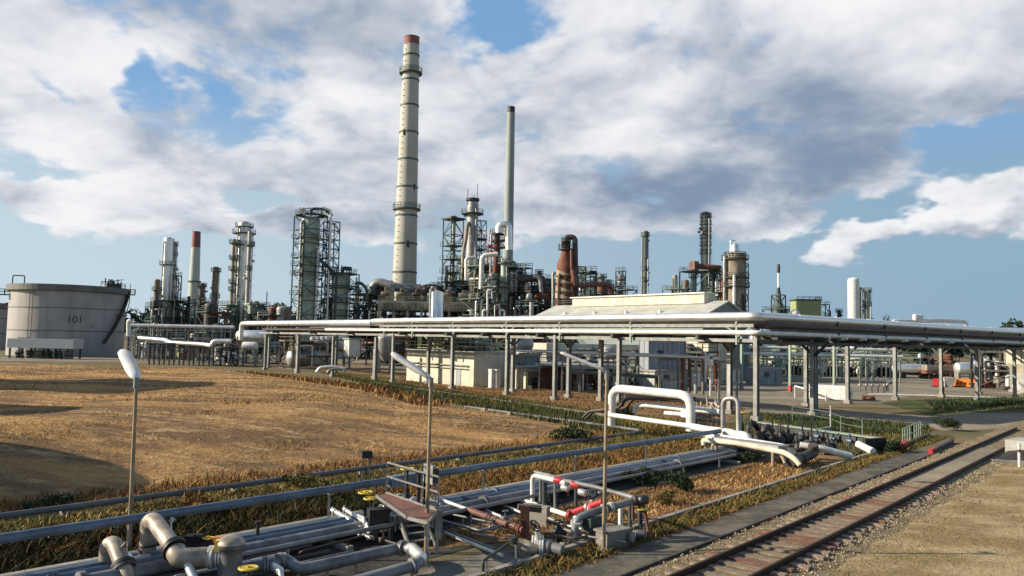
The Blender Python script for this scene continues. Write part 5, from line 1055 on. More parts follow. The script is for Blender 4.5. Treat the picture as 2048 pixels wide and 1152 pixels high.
q = P(770, 700, 138); q.z = 0; th = thing('hopper', 'grey conical-bottomed hopper vessel on legs behind the rack', 'hopper', q)
obj('body', MB().lathe(q, [(.4, 1.9), (1.35, 3.4), (1.45, 5.9)], 20).dome(q+ZZ*5.9, 1.45, .5, 20), 'dullalu', th)
for i in range(4): a = .8+i*1.57; p = q+V(math.cos(a)*1.35, math.sin(a)*1.35, 0); obj('leg', MB().bar(p, p+ZZ*4, .2), 'steel', th)
module('brown-beamed low frame with grey pipes behind the stepped pipe', 560, 676, 671, 146, 6, 1, 'brown', 14, seed=64, tint=('dullalu', 'white', 'darkpipe', 'alu'))
module('cluttered grey pump bay behind the stepped pipe posts', 470, 560, 668, 165, 8, 2, 'darksteel', 18, seed=65, tint=('white', 'dullalu', 'palegreen', 'darkpipe'))
module('dark reddish pump bay below the furnace deck', 690, 830, 660, 170, 10, 2, 'darksteel', 26, seed=66, tint=('rust', 'darkpipe', 'dullalu', 'olive', 'redbrown'), nves=5)
module('yellow-railed walkway maze behind the cream pump house', 835, 1000, 652, 135, 8, 2, 'olive', 26, seed=67, tint=('brown', 'darkpipe', 'dullalu', 'palegreen', 'tanvessel'), nves=5)
module('dark pipe maze behind the grey drum', 1000, 1110, 650, 150, 8, 3, 'darksteel', 20, seed=68, tint=('brown', 'darkpipe', 'dullalu', 'rust'))
module('black machinery bay with orange tank beside the warehouse gable', 1356, 1416, 690, 117, 6, 2, 'darksteel', 16, seed=69, tint=('orange', 'white', 'darkpipe', 'teal'), nves=3)
# ground pipes with goosenecks near the stepped rack
for i, (pts, mat, l) in enumerate([([(634, 744), (640, 735), (664, 733), (690, 737)], 'alu', 'pale looped ground pipe at the field edge, outer'), ([(655, 746), (660, 738), (685, 737), (690, 744)], 'dullalu', 'grey looped ground pipe at the field edge, inner')]):
    solo('ground_pipe', MB().tube([P(x, y, 118) for x, y in pts], .26, 10, .5), mat, l, 'pipe')

# ================================================================ RIGHT YARD
lowrack('pale green low rack across the yard behind the shaded arm', 1428, 1800, 716, 138, 8, [(.2, .30, 'white', 'white pipe across the yard rack, outermost'), (1.0, .22, 'alu', 'silver pipe behind the white one across the yard rack'), (1.8, .2, 'dullalu', 'dull pipe innermost across the yard rack')], 'palegreen')
a = P(1482, 700, 142); b = P(1790, 706, 146); th = lowrack('taller pale green rack behind the yard rack', 1500, 1790, 703, 150, 6, [(.3, .30, 'white', 'upper white pipe on the taller yard rack'), (1.4, .24, 'silver', 'upper silver pipe on the taller yard rack')], 'palegreen')
lowrack('row of many thin posts with a low roof beam at the yard back', 1520, 1800, 724, 160, 11, [(.5, .25, 'palegreen', 'pale green pipe on the row of thin posts')], 'cream')
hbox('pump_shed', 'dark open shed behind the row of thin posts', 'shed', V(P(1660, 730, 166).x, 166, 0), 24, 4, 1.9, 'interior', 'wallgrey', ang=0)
for px, ytop, Y, l in [(1580, 672, 104, 'pale post with red foot between rack corner and white crate'), (1668, 664, 112, 'slim pale green post behind the white crate'), (1483, 668, 108, 'pale green post before the teal gable wall'), (1410, 705, 106, 'thin white post before the black machinery bay')]:
    q = P(px, 740, Y); q.z = 0; th = thing('pipe_post', l, 'post', q); h = P(px, ytop, Y).z; obj('shaft', MB().box(q, .28, .28, h), 'palegreen' if Y != 106 else 'white', th); obj('foot', MB().box(q, .42, .42, .9), 'red' if px == 1580 else 'steel', th); obj('arm', MB().bar(q+ZZ*(h-.2)-BX*.8, q+ZZ*(h-.2)+BX*.8, .16), 'steel', th)
q = P(1528, 752, 124); q.z = 0; hbox('container', 'blue-grey container parked in warehouse shade', 'container', q, 6, 2.5, 2.3, 'wallblue', 'wallblue', overhang=.04)
q = P(1462, 750, 121); q.z = 0; hbox('machine_box', 'small white stepped machine by the teal gable', 'machine', q, 2.0, 1.6, 2.2, 'white', 'palegreen', overhang=.04)
q = P(1450, 752, 122); q.z = 0; m = MB(); m.box(q-BX*.5, 2, 1.6, .5); m.box(q-BX*.5+ZZ*.5, 1.6, 1.4, .7); solo('skip', m, 'black', 'black skip in shade by the teal gable wall', 'skip')
q = P(1433, 764, 101); q.z = 0; m = MB(); m.cyl(q, q+ZZ*1.3, .16, n=10); m.drum(q+ZZ*1.35, q+ZZ*1.5, .26, 10); m.cyl(q+ZZ*.95-BX*.35, q+ZZ*.95+BX*.35, .11, n=8); solo('hydrant', m, 'redbrown', 'dark red hydrant on the yard beyond valve station', 'hydrant')
# white wrapped crate
c = P(1657, 797, 91); c.z = 0; th = thing('wrapped_crate', 'white tarpaulin-wrapped crate beside a rack post', 'crate', c)
m = MB(); W2, D2, Hc = 2.35, 1.1, 1.62; ex_, ey_ = V(.88, -.475, 0), V(.475, .88, 0); m.hexa(c+ZZ*Hc/2, ex_*W2, ey_*D2, ZZ*Hc/2); w_ = obj('wrapping', m, 'tarp', th); md = w_.modifiers.new('bevel', 'BEVEL'); md.width = .16; md.segments = 3
obj('loose_flap', MB().add([c+ex_*(W2-.1)-ey_*(D2+.02)+ZZ*1.5, c+ex_*(W2+.25)-ey_*(D2-.1)+ZZ*.6, c+ex_*(W2+.35)+ey_*D2*.3+ZZ*.1, c+ex_*(W2+.05)+ey_*D2*.6+ZZ*1.5], [(0, 1, 2, 3)]), 'tarp', th); obj('pallet', MB().hexa(c+ZZ*.04, ex_*(W2+.05), ey_*(D2+.05), ZZ*.05), 'bark', th)
m = MB(); m.cyl(P(1590, 772, 92), P(1652, 790, 88.6), .10, n=8); m.bar(P(1590, 772, 92)*1-ZZ*P(1590, 772, 92).z, P(1590, 772, 92), .12); m.bar(P(1652, 790, 88.6)*1-ZZ*P(1652, 790, 88.6).z, P(1652, 790, 88.6), .1); solo('sloping_pipe', m, 'white', 'thin white pipe sloping down before the wrapped crate', 'pipe')
m = MB(); q = P(1740, 796, 92); q.z = 0
for i in range(5): m.bar(q+V(random.uniform(-1, 1), random.uniform(-.5, .5), .1), q+V(random.uniform(-1, 1), random.uniform(-.5, .5), .45), .14)
m.box(q, 1.2, .7, .3); solo('scrap_frame', m, 'rust', 'rusty scrap frame lying between two rack posts', 'scrap')
# barriers
q = P(1878, 772, 127); q.z = 0; m = MB(); m.box(q, 1.6, .5, 1.1, 0); th = thing('barrier', 'red and white striped road barrier by the white wedge', 'barrier', q); obj('panel', MB().box(q-V(.5, 0, 0), .9, .4, 1.3, -.6), 'red', th); obj('white_panel', MB().box(q+V(.42, 0, 0), .9, .38, 1.25, -.6), 'white', th); obj('foot', MB().box(q, 2.2, .8, .12, 0), 'black', th)
q = P(1896, 771, 127); q.z = 0; m = MB(); m.add([q+V(x, y, z) for y in (-.4, .4) for x, z in ((-.9, 1.5), (1.1, 1.5), (.5, 0), (-.1, 0))], [(0, 3, 2, 1), (4, 5, 6, 7), (0, 1, 5, 4), (1, 2, 6, 5), (2, 3, 7, 6), (3, 0, 4, 7)]); solo('wedge_hopper', m, 'white', 'small white wedge-shaped hopper beside orange barrier', 'hopper')
q = P(1930, 773, 127); q.z = 0; th = thing('barrier', 'long orange barrier with dark slots and white end', 'barrier', q); bx_ = V(.83, -.56, 0); obj('panel', MB().box(q+bx_*.2+ZZ*.15, 3.6, .5, 1.2, -.6), 'orange', th); obj('white_panel', MB().box(q-bx_*2+ZZ*.15, .7, .5, 1.2, -.6), 'white', th)
m = MB()
for i in range(5): m.box(q+bx_*(-1+i*.55)+V(-.56, -.83, 0)*.26+ZZ*.5, .2, .06, .25, -.6)
obj('slot', m, 'black', th); obj('foot', MB().box(q, 4.2, .9, .15, -.6), 'black', th)
q = P(1978, 774, 126); q.z = 0; m = MB(); m.box(q, 1.8, .8, .8, 0); m.box(q+ZZ*.8, .8, .6, .6, 0); m.bar(q+V(-.8, 0, .8), q+V(.9, 0, 1.4), .14); solo('barrier', m, 'rust', 'rusty red folded barrier at the orange barrier tail', 'barrier')
# far vehicles and drums
q = P(1822, 742, 160); q.z = 0; th = thing('tank_trailer', 'silver tank trailer with dark wheels parked beyond the rack', 'trailer', q); obj('tank', MB().drum(q+V(-3.5, 0, 1.9), q+V(3, 0, 1.9), .95, 18), 'silver', th); obj('chassis', MB().box(q+ZZ*.75, 7.4, 1.4, .3, 0), 'black', th)
for x in (-2.9, -1.9, 1.6, 2.6): obj('wheel', MB().cyl(q+V(x, -1, .5), q+V(x, -.6, .5), .5, n=14), 'tyre', th)
q = P(1884, 742, 158); q.z = 0; th = thing('flat_trailer', 'rust-red flat trailer parked behind the silver tank trailer', 'trailer', q); obj('deck', MB().box(q+ZZ*1.1, 7.2, 2.3, .7, 0), 'redbrown', th); obj('side_boards', MB().box(q+ZZ*1.8, 7, 2.2, .9, 0), 'tanvessel', th)
for x in (-2.6, -1.5, 2.2): obj('wheel', MB().cyl(q+V(x, -1.1, .55), q+V(x, -.7, .55), .55, n=14), 'tyre', th)
for a, b, y, Y, r, mat, l in [(1915, 1945, 737, 150, 1.15, 'silver', 'silver horizontal tank beyond the orange barrier'), (1958, 1986, 731, 150, 1.5, 'white', 'white horizontal tank beyond the rusty folded barrier'), (1994, 2004, 733, 148, 1.0, 'white', 'short white drum near the picture edge')]:
    p, q = P(a, y, Y), P(b, y, Y); th = thing('horizontal_tank', l, 'tank', V((p.x+q.x)/2, Y, 0)); obj('shell', MB().drum(p, q, r, 20), mat, th)
    for z in (p, q): obj('saddle', MB().box(V(z.x, z.y, 0), .5, 1.4, z.z-r*.6, 0), 'concrete', th)
q = P(1961, 712, 175); q.z = 0; hbox('cabin', 'blue site cabin deep behind the white tanks', 'cabin', q, 2.6, 2.4, 4.4, 'blue', 'wallgrey', ang=0)
q = P(1880, 715, 185); module('red-brown lagged pipe bank behind the flat trailer', 1856, 1905, 712, 176, 6, 1, 'rust', 14, seed=71, tint=('rust', 'redbrown', 'brown'))
module('grey-green valve platform at the far rack end', 1960, 2030, 690, 120, 6, 2, 'darksteel', 20, seed=72, tint=('white', 'dullalu', 'darkpipe'))
module('green pipe bank beyond the tank trailer', 1790, 1850, 706, 176, 7, 2, 'green', 10, seed=73)
# pale housing at the picture edge
q = P(2050, 772, 112); q.z = 0; th = thing('filter_housing', 'large cream ribbed housing on a grey leg frame, cut off by picture edge', 'filter', q); zt = P(2050, 688, 112).z; 
obj('body', MB().lathe(q, [(1.5, zt*.40), (2.7, zt*.60), (2.8, zt), (.1, zt+.3)], 4, False), 'cream', th); m = MB()
for i in range(8): a = i*.785; r_ = 2.75 if i % 2 == 0 else 1.95; m.bar(q+V(math.cos(a)*r_, math.sin(a)*r_, zt*.62), q+V(math.cos(a)*r_*1.02, math.sin(a)*r_*1.02, zt), .12)
obj('rib', m, 'wallgrey', th); obj('base', MB().box(q, 2.2, 2.2, zt*.46), 'wallgrey', th); obj('chute', MB().drum(q+V(-2.2, -1.4, 1.3), q+V(-1.3, -1.8, .5), .6, 12), 'white', th)
solo('ground_pipe', MB().tube([P(1738, 790, 103), P(1760, 789, 103), P(2110, 800, 101)], .17, 10), 'white', 'thin white pipe lying across the yard grass toward picture edge', 'pipe')
m = MB(); q = P(1735, 785, 106); q.z = 0
for i in range(5): a = q+V(i*.8-1, 0, 0); m.bar(a, a+ZZ*2.2, .12); m.drum(a+ZZ*1+V(0, -.2, 0), a+ZZ*1+V(0, .4, 0), .2, 8)
m.bar(q+V(-1, 0, 1.6), q+V(2.4, 0, 1.6), .14); m.tube([q+V(2.6, 0, .2), q+V(2.6, 0, 1.4), q+V(4, .4, 1.4), q+V(4, .4, .3)], .2, 8); solo('valve_manifold', m, 'dullalu', 'small grey valve manifold at the start of the yard ground pipe', 'manifold')
q = P(1888, 812, 86); q.z = 0; m = MB(); m.bar(q, q+ZZ*1.9, .08); m.box(q+ZZ*1.6, .25, .05, .3); solo('marker_post', m, 'darksteel', 'thin dark marker post on the roadside grass', 'post')

# dark pipe run standing behind the long rack, and its clutter
pr = thing('pipe_support', 'row of low grey pipe supports just behind the long rack', 'pipe support', L(26, 7))
for s_ in range(8, 40, 7):
    obj('trestle', MB().bar(L(s_, 6.2), L(s_, 6.2, 4.4), .2).bar(L(s_, 9.0), L(s_, 9.0, 4.4), .2).bar(L(s_, 5.8, 4.4), L(s_, 9.4, 4.4), .22).bar(L(s_, 6.2, 2.4), L(s_, 9.0, 2.4), .16), 'post', pr)
for i, (b_, z_, r_, mt) in enumerate([(6.3, 4.72, .11, 'alu'), (6.9, 4.7, .14, 'brown'), (7.5, 4.75, .18, 'dullalu'), (8.2, 4.7, .17, 'darkpipe'), (8.8, 4.72, .2, 'redbrown'), (7.0, 2.6, .18, 'green'), (8.0, 2.6, .16, 'darkpipe')]):
    solo('run_pipe', MB().tube([L(9+i*1.3, b_, 1.2), L(9+i*1.3, b_, z_), L(39-i*2, b_, z_)], r_, 10, .5), mt, ('pale silver pipe at the front of the trestle run', 'brown pipe second in the trestle run', 'dull silver pipe third in the trestle run', 'dark pipe fourth in the trestle run', 'red-brown pipe at the back of the trestle run', 'green pipe low on the trestle run', 'dark pipe low on the trestle run')[i]+' behind the long rack', 'pipe')
module('railed pale valve frame before the grey workshop', 1064, 1130, 706, 116, 4, 2, 'steel', 18, seed=82, tint=('alu', 'dullalu', 'green'), nves=3)
module('railed teal stair frame against the blue-grey plant room', 1244, 1296, 700, 108, 3, 2, 'teal', 16, seed=83, tint=('teal', 'darkpipe', 'dullalu', 'green'), nves=2)
module('low pipe cage between grey workshop and white lamp', 1150, 1240, 700, 118, 3, 1, 'green', 18, seed=84, tint=('darkpipe', 'tanvessel', 'dullalu', 'green'), nves=2)

for i, (x0, x1, y, Y, lab) in enumerate([(1148, 1196, 706, 108, 'pale valve cage just behind the slim lamp'), (1200, 1246, 716, 104, 'pale low pipe cage beside the open-fronted shed'), (1006, 1064, 716, 112, 'pale pipe cage before the teal cabinet'), (1512, 1580, 706, 158, 'pale green pipe frame deep in the yard behind the container'), (1590, 1660, 708, 160, 'pale green pipe frame deep in the yard behind the crate'), (1672, 1780, 706, 162, 'pale green pipe frame deep in the yard before the silver trailer')]):
    module(lab, x0, x1, y, Y, 3, 2, ('steel', 'palegreen')[i > 2], 20, seed=130+i, nves=4, tint=('white', 'alu', 'dullalu', 'palegreen', 'white', 'darkpipe'), t=.12)
for i, (px, Y, w, h, mt, lab) in enumerate([(1262, 112, 2.6, 2.2, 'white', 'small white equipment hut at the shaded grey workshop end'), (1090, 112, 2.0, 1.8, 'cream', 'small cream equipment hut before the grey workshop middle'), (1380, 112, 2.4, 2.0, 'white', 'small white equipment hut beside the black machinery bay')]):
    q = P(px, 760, Y); q.z = 0; hbox('equipment_hut', lab, 'hut', q, w, 1.8, h, mt, 'wallgrey', overhang=.08)
# ================================================================ THE TRENCH AND LONG GROUND PIPES
def flange(m, p, d, r, t=.09, n=16): m.mark(); d = Vector(d).normalized(); m.cyl(Vector(p)-d*t, Vector(p)-d*.012, r, n=n); m.cyl(Vector(p)+d*.012, Vector(p)+d*t, r, n=n); return m
def handwheel(parent, c, r, mat='yellow', axis=(0, 0, 1), stem=None):
    m = MB(); c = Vector(c); m.torus(c, axis, r, r*.13, 24, 8); x, y = frame(Vector(axis))
    for i in range(3): a = i*math.pi/3+.3; d = x*math.cos(a)+y*math.sin(a); m.bar(c-d*r, c+d*r, r*.13)
    m.cyl(c-Vector(axis)*.05, c+Vector(axis)*.05, r*.22, n=10)
    w = obj('handwheel', m, mat, parent)
    if stem: obj('stem', MB().cyl(stem, c, .035, n=8), 'black', parent)
    return w
bp = solo('long_pipe', MB().tube([uv(-26, -20.9, 1.25), uv(34, -20.9, 1.25), P(1440, 862, 43.8)], .12, 16), 'bluepipe', 'long blue-grey pipe raised on posts above the trench edge', 'pipe')
o = None
for u in (-12, -3, 5.5, 15, 21.9, 27.6, 33.2):
    m = MB(); q = uv(u, -20.98, .38); m.bar(q, q+ZZ*.8, .07); m.hexa(q+ZZ*.74, U*.05, VV*.16, ZZ*.03); m.hexa(q+ZZ*.01, U*.12, VV*.12, ZZ*.012); o = obj('support_post', m, 'steel', bp)
f = MB()
for u in (-15, 3, 21, 33): f.cyl(uv(u, -20.9, 1.25), uv(u+.05, -20.9, 1.25), .13, n=16)
obj('weld_band', f, 'greypipe', bp)
tp = solo('field_pipe', MB().tube([uv(-26, -28.4, .24), uv(43.4, -28.4, .24), uv(44.6, -28.4, .3), P(930, 813, 70.5)], .10, 12, .6), 'edgepipe', 'thin grey pipe on sleepers edging the dry field and turning its tip', 'pipe')
for u in range(-20, 44, 6): obj('support_block', MB().hexa(uv(u, -28.4, .07), U*.12, VV*.2, ZZ*.075), 'concrete', tp)
for k in range(6): q = uv(44.4, -28.4)*(1-k/6)+V(-4.2, 70.5, 0)*(k/6); obj('support_block', MB().box(q, .3, .3, .24), 'concrete', tp)
for v, z, r, mat, u0, u1, l in [(-20.55, .34, .14, 'bluepipe', -28, 40, 'blue-grey trench pipe hard against the trench kerb'), (-20.2, .36, .17, 'bluepipe', -28, 39.6, 'thick blue-grey trench pipe, second from the trench kerb'),
        (-19.78, .36, .17, 'bluepipe', -28, 39.4, 'thick blue-grey trench pipe in the middle of the bundle'), (-19.3, .36, .18, 'greypipe', -28, 39.0, 'thickest grey trench pipe on the path side of the bundle'),
        (-18.9, .24, .05, 'darkpipe', -28, 13, 'thin dark pipe low in the trench beside the bundle'), (-18.5, .50, .065, 'steel', 10, 37.5, 'thin grey pipe on small posts along the bundle, railway side'),
        (-18.62, .26, .05, 'alu', -28, 12, 'thin pale pipe low in the trench running under the red deck'), (-18.1, .24, .06, 'darkpipe', -28, 13, 'second thin dark pipe in the trench under the red deck'), (-17.7, .22, .05, 'greypipe', -28, 13.5, 'thinnest grey pipe in the trench near the concrete pad'), (-17.2, .2, .06, 'rust', -28, 12, 'rusty thin pipe at the pad edge of the trench')]:
    m = MB().tube([uv(u0, v, z), uv(u1, v, z)], r, 14)
    for u in np.arange(u0+random.uniform(1, 5), u1-1, 5.8 if r > .1 else 9): m.cyl(uv(u, v, z), uv(u+.04, v, z), r*1.06, n=14)
    if r > .1:
        for u in np.arange(u0+random.uniform(6, 12), u1-1, 13): m.cyl(uv(u, v, z), uv(u+.06, v, z), r*1.45, n=16); m.cyl(uv(u+.075, v, z), uv(u+.135, v, z), r*1.45, n=16)
    o = solo('trench_pipe', m, mat, l, 'pipe', 'pipes in the trench')
    if z == .5:
        for u in np.arange(12, 37, 3.4): q = uv(u, v, 0); obj('support_post', MB().bar(q, q+ZZ*(z-r), .06), 'steel', o)
for i, u in enumerate(range(-22, 40, 6)):
    m = MB(); m.hexa(uv(u, -19.6, .06), U*.10, VV*1.1, ZZ*.07); solo('pipe_sleeper', m, 'concrete', 'concrete sleeper carrying the trench pipes', 'sleeper', 'concrete sleepers under the trench pipes')
for u, v, l in [(9.6, -20.2, 'small white vent stub on the thick trench pipe beside the trench kerb'), (11.8, -19.7, 'dark stub on the trench bundle close to the handrail pipes')]:
    m = MB(); q = uv(u, v, .6); m.cyl(q, q+ZZ*.32, .05, n=8); m.cyl(q+ZZ*.3, q+ZZ*.36, .09, n=10); solo('vent_stub', m, 'white' if 'white' in l else 'black', l, 'vent')

# ================================================================ LAMP POSTS
def lamp(label, base, top, tip, wr, Y):
    b = G(*base) if len(base) == 2 else V(*base); t = P(top[0], top[1], b.y); e = P(tip[0], tip[1], tip[2]); th = thing('lamp_post', label, 'lamp post', b)
    obj('pole', MB().cyl(b, t*1.0, .062, .045, 10), 'pole', th); obj('base_plate', MB().cyl(b, b+ZZ*.05, .16, n=12), 'steel', th)
    d = (e-t).normalized(); s = d.cross(ZZ).normalized(); up = s.cross(d); m = MB(); n = 14; Lh = (e-t).length; vs = []
    prof = [(0, .3), (.03, .62), (.10, .85), (.3, 1), (.8, 1), (.93, .9), (.985, .65), (1, .25)]
    for f, k in prof: vs += [t+d*(Lh*f)+(s*math.cos(2*math.pi*i/n)*wr+up*math.sin(2*math.pi*i/n)*wr*.62)*k for i in range(n)]
    m.add(vs, [(a*n+i, a*n+(i+1) % n, (a+1)*n+(i+1) % n, (a+1)*n+i) for a in range(len(prof)-1) for i in range(n)], True); m.add(vs[:n], [tuple(range(n))[::-1]]); m.add(vs[-n:], [tuple(range(n))])
    hd = obj('lamp_head', m, 'white', th); obj('lens', MB().hexa(t+d*Lh*.6-up*wr*.58, d*Lh*.3, s*wr*.6, up*wr*.1), 'dullalu', hd); obj('access_door', MB().box(b+ZZ*.5-V(0, .07, 0), .09, .03, .3, 0), 'steel', th); obj('bracket', MB().cyl(t-ZZ*.25, t+ZZ*.02, .075, n=10).cyl(t-ZZ*.05, t+d*.14, .07, n=10), 'steel', th)
lamp('nearly end-on white lamp on a thin brown pole against the dry field', (257, 1120), (273, 757), (246, 702, 22.8), .185, 21)
lamp('long white tilted lamp on a thin pole beside the red deck', (852, 1108), (862, 757), (783, 706, 22.9), .135, 22)
lamp('slimmer white tilted lamp on a pole at the red valve manifold', (1207, 1104), (1214, 742), (1121, 705, 23.4), .085, 22.7)

# ================================================================ VALVE GROUP IN THE NEAR TRENCH
g1 = thing('gooseneck_pipe', 'lower beige gooseneck pipe with dark flange, close to the picture corner', 'pipe', G(216, 1165))
obj('tube', MB().tube([P(214, 1165, 19.6), P(215, 1090, 19.6), P(228, 1086, 19.5), P(252, 1146, 18.9), P(262, 1200, 18.6)], .185, 18, .30), 'beigepipe', g1)
d = P(262, 1200, 18.6)-P(240, 1116, 19.2); obj('flange', flange(MB(), P(247, 1133, 19.05), d, .27), 'darksteel', g1); obj('drain_stub', MB().tube([P(240, 1098, 19.3), P(250, 1088, 19.2), P(252, 1084, 19.2)], .035, 8), 'steel', g1)
g2 = thing('gooseneck_pipe', 'tall beige gooseneck pipe dropping to a black flange and fat elbow', 'pipe', G(296, 1135))
obj('tube', MB().tube([P(295, 1135, 20.4), P(297, 1044, 20.4), P(308, 1040, 20.2), P(349, 1098, 19.3)], .20, 18, .34), 'beigepipe', g2)
d = P(349, 1098, 19.3)-P(310, 1043, 20.2); obj('flange', flange(MB(), P(349, 1098, 19.3), d, .30, .07), 'black', g2); obj('collar', MB().cyl(P(296, 1092, 20.4), P(296, 1088, 20.4), .225, n=18), 'darksteel', g2)
el_ = thing('elbow_pipe', 'fat pale elbow pipe running from black flange to the domed valve', 'pipe', G(380, 1130))
obj('tube', MB().tube([P(351, 1101, 19.25), P(357, 1116, 19.1), P(425, 1114, 19.4)], .235, 18, .45), 'beigepipe', el_); obj('branch', MB().tube([P(372, 1122, 19.1), P(392, 1165, 18.8)], .10, 12), 'alu', el_)
f = MB(); flange(f, P(424, 1114, 19.4), P(430, 1114, 19.4)-P(420, 1114, 19.4), .27, .06); flange(f, P(439, 1112, 19.45), V(1, .1, 0), .26, .06); obj('flange', f, 'alu', el_)
dv = thing('domed_valve', 'grey domed valve actuator with yellow-green trim and stout body', 'valve', G(460, 1170)); c = P(462, 1092, 19.4)
m = MB(); m.lathe(c, [(.30, -.9), (.27, -.2), (.25, -.08), (.30, -.06), (.33, 0), (.33, .05)], 24); obj('body', m, 'greypipe', dv); obj('dome', MB().dome(c+ZZ*.06, .33, .19, 24), 'beigepipe', dv); obj('trim', MB().box(c-V(.26, .1, .1), .13, .2, .26, 0).box(c-V(.32, -.05, -.02), .1, .1, .12, 0), 'yellow', dv)
obj('foot', MB().lathe(V(c.x, c.y, 0), [(.36, 0), (.36, c.z-.9), (.30, c.z-.9)], 20, False), 'darksteel', dv)
gv = thing('gate_valve', 'dark gate valve with yellow tags above the fat elbow', 'valve', P(395, 1100, 20.2)); q = P(395, 1093, 20.2)
obj('body', MB().drum(q-V(.3, 0, 0), q+V(.35, .1, 0), .2, 14).cyl(q, q+ZZ*.3, .11, n=10).box(q+ZZ*.02-V(.1, 0, 0), .4, .3, .26, 0), 'black', gv); handwheel(gv, P(416, 1076, 20.2), .13, 'yellow', (0, 0, 1), q+V(.2, 0, .1)); obj('tag', MB().box(P(440, 1092, 20.0), .1, .1, .22, 0).box(P(432, 1084, 20.0), .12, .1, .12, 0), 'orange', gv)
tv = thing('plug_valve', 'teal plug valve between the two gooseneck pipes', 'valve', G(285, 1165)); q = P(282, 1128, 19.9)
obj('body', MB().lathe(q-ZZ*.45, [(.16, 0), (.24, .1), (.24, .45), (.14, .55), (.14, .62)], 16).drum(q-V(.45, 0, .2), q+V(.45, .1, -.2), .15, 14), 'teal', tv); obj('cap', MB().cyl(q+ZZ*.15, q+ZZ*.2, .22, n=16), 'alu', tv); obj('handle', MB().bar(q+ZZ*.25, P(276, 1098, 20.2), .05), 'black', tv); obj('leg', MB().cyl(V(q.x, q.y, 0), q-ZZ*.45, .14, n=12), 'steel', tv)
yl = solo('yellow_valve_key', MB().bar(P(332, 1120, 19.8), P(334, 1136, 19.8), .07).bar(P(331, 1112, 19.8), P(336, 1122, 19.8), .05), 'yellow', 'small yellow lever below the tall gooseneck flange', 'lever')
m = MB(); m.cyl(G(347, 1140), P(342, 1040, 21.2), .02, n=6); m.bar(P(343, 1043, 21.2), P(346, 1036, 21.2), .09); solo('marker_stake', m, 'white', 'thin stake with white tip behind the tall gooseneck pipe', 'stake')
yv = thing('gate_valve', 'gate valve with flat yellow handwheel near the picture bottom', 'valve', G(497, 1180)); c = P(497, 1136, 18.9); handwheel(yv, c, .21, 'yellow', (0, 0, 1), c-ZZ*.7); obj('disc', MB().cyl(c-ZZ*.012, c+ZZ*.012, .19, n=20), 'yellow', yv); obj('body', MB().drum(c-V(.3, 0, .6), c+V(.4, 0, -.6), .17, 14), 'greypipe', yv)
up = thing('u_pipe', 'grey flanged pipe looping back on itself over the concrete pad', 'pipe', G(700, 1150)); q = [P(505, 1134, 19.4), P(548, 1128, 19.6), P(572, 1118, 19.9), P(598, 1140, 19.6), P(700, 1118, 20.6), P(800, 1096, 21.7), P(826, 1098, 21.5), P(844, 1116, 20.9), P(833, 1130, 20.5), P(760, 1150, 19.9), P(650, 1180, 19.2)]
obj('tube', MB().tube(q, .145, 16, .4), 'greypipe', up); obj('bright_end', MB().tube([q[5]*.3+q[6]*.7, q[6], q[7], q[7]*.5+q[8]*.5], .155, 16, .3), 'alu', up)
f = MB()
for a, b, k in ((0, 1, .6), (1, 2, .5), (8, 9, .1), (5, 6, .2)): p = q[a]*(1-k)+q[b]*k; flange(f, p, q[b]-q[a], .21, .05)
obj('flange', f, 'steel', up)
for px, py, Y in ((655, 1130, 20.1), (712, 1117, 20.7), (824, 1135, 20.4)): p = P(px, py, Y); obj('support_post', MB().bar(V(p.x, p.y, 0), p-ZZ*.1, .07), 'pole', up)
vv = thing('small_valve', 'bright small valve under the flat yellow handwheel pipe', 'valve', P(553, 1150, 19.2)); obj('body', MB().drum(P(546, 1132, 19.5), P(560, 1142, 19.2), .1, 12).cyl(P(560, 1140, 19.2), P(566, 1170, 19), .07, n=10), 'alu', vv)
# ================================================================ RED DECK WITH HANDRAILS
dk = thing('valve_deck', 'raised red-brown steel walkway deck with handrails over the trench', 'walkway', G(800, 1060)); z = 1.15
A = [G(752, 992, z), G(772, 986, z), G(876, 1022, z), G(856, 1046, z), G(815, 1036, z)]
m = MB(); m.add([*A, *[p-ZZ*.06 for p in A]], [(0, 1, 2, 3, 4)[::-1], (5, 6, 7, 8, 9), (0, 1, 6, 5), (1, 2, 7, 6), (2, 3, 8, 7), (3, 4, 9, 8), (4, 0, 5, 9)]); obj('deck_plate', m, 'redbrown', dk)
m = MB()
for a, b in ((1, 2), (0, 4), (2, 3), (4, 3)): m.bar(A[a]+ZZ*.0, A[b]+ZZ*.0, .04, .09)
obj('edge_beam', m, 'steel', dk)
m = MB()
for p in (A[0], A[1], A[2], A[3]): m.bar(V(p.x, p.y, 0), p, .08)
obj('leg', m, 'steel', dk)
obj('railing', rail_mb([A[1]+VV*.02, A[1]*.25+A[2]*.75, A[2]], .95, .045, 1.0), 'steel', dk)
a, b = P(822, 1036, 24.2), P(846, 1078, 23.2); m = MB(); s = (b-a).cross(ZZ).normalized()*.38
for k in (-1, 1): m.bar(a+s*k, V(b.x, b.y, .02)+s*k, .05, .16)
for i in range(4): p = a*(1-i/4)+V(b.x, b.y, .02)*(i/4); m.hexa(p, s, V(0, .1, 0), ZZ*.015)
obj('stair', m, 'steel', dk)
ex2 = [P(706, 962, 26.5), P(770, 985, 25.3), P(846, 1010, 24.0), P(876, 1025, 23.6)]
fr = thing('gauge_frame', 'tall grey frame of thin posts holding a white gauge box', 'frame', G(862, 1070))
m = MB()
for px, y0, y1, Y in ((846, 950, 1050, 24.0), (872, 955, 1075, 23.7), (880, 1020, 1078, 23.4), (858, 990, 1050, 23.9), (866, 990, 1050, 23.9)): m.bar(P(px, y1, Y), P(px-1, y0, Y), .055)
for y in (965, 985, 1002, 1015): m.bar(P(845, y-6, 24.0), P(873, y, 23.7), .045)
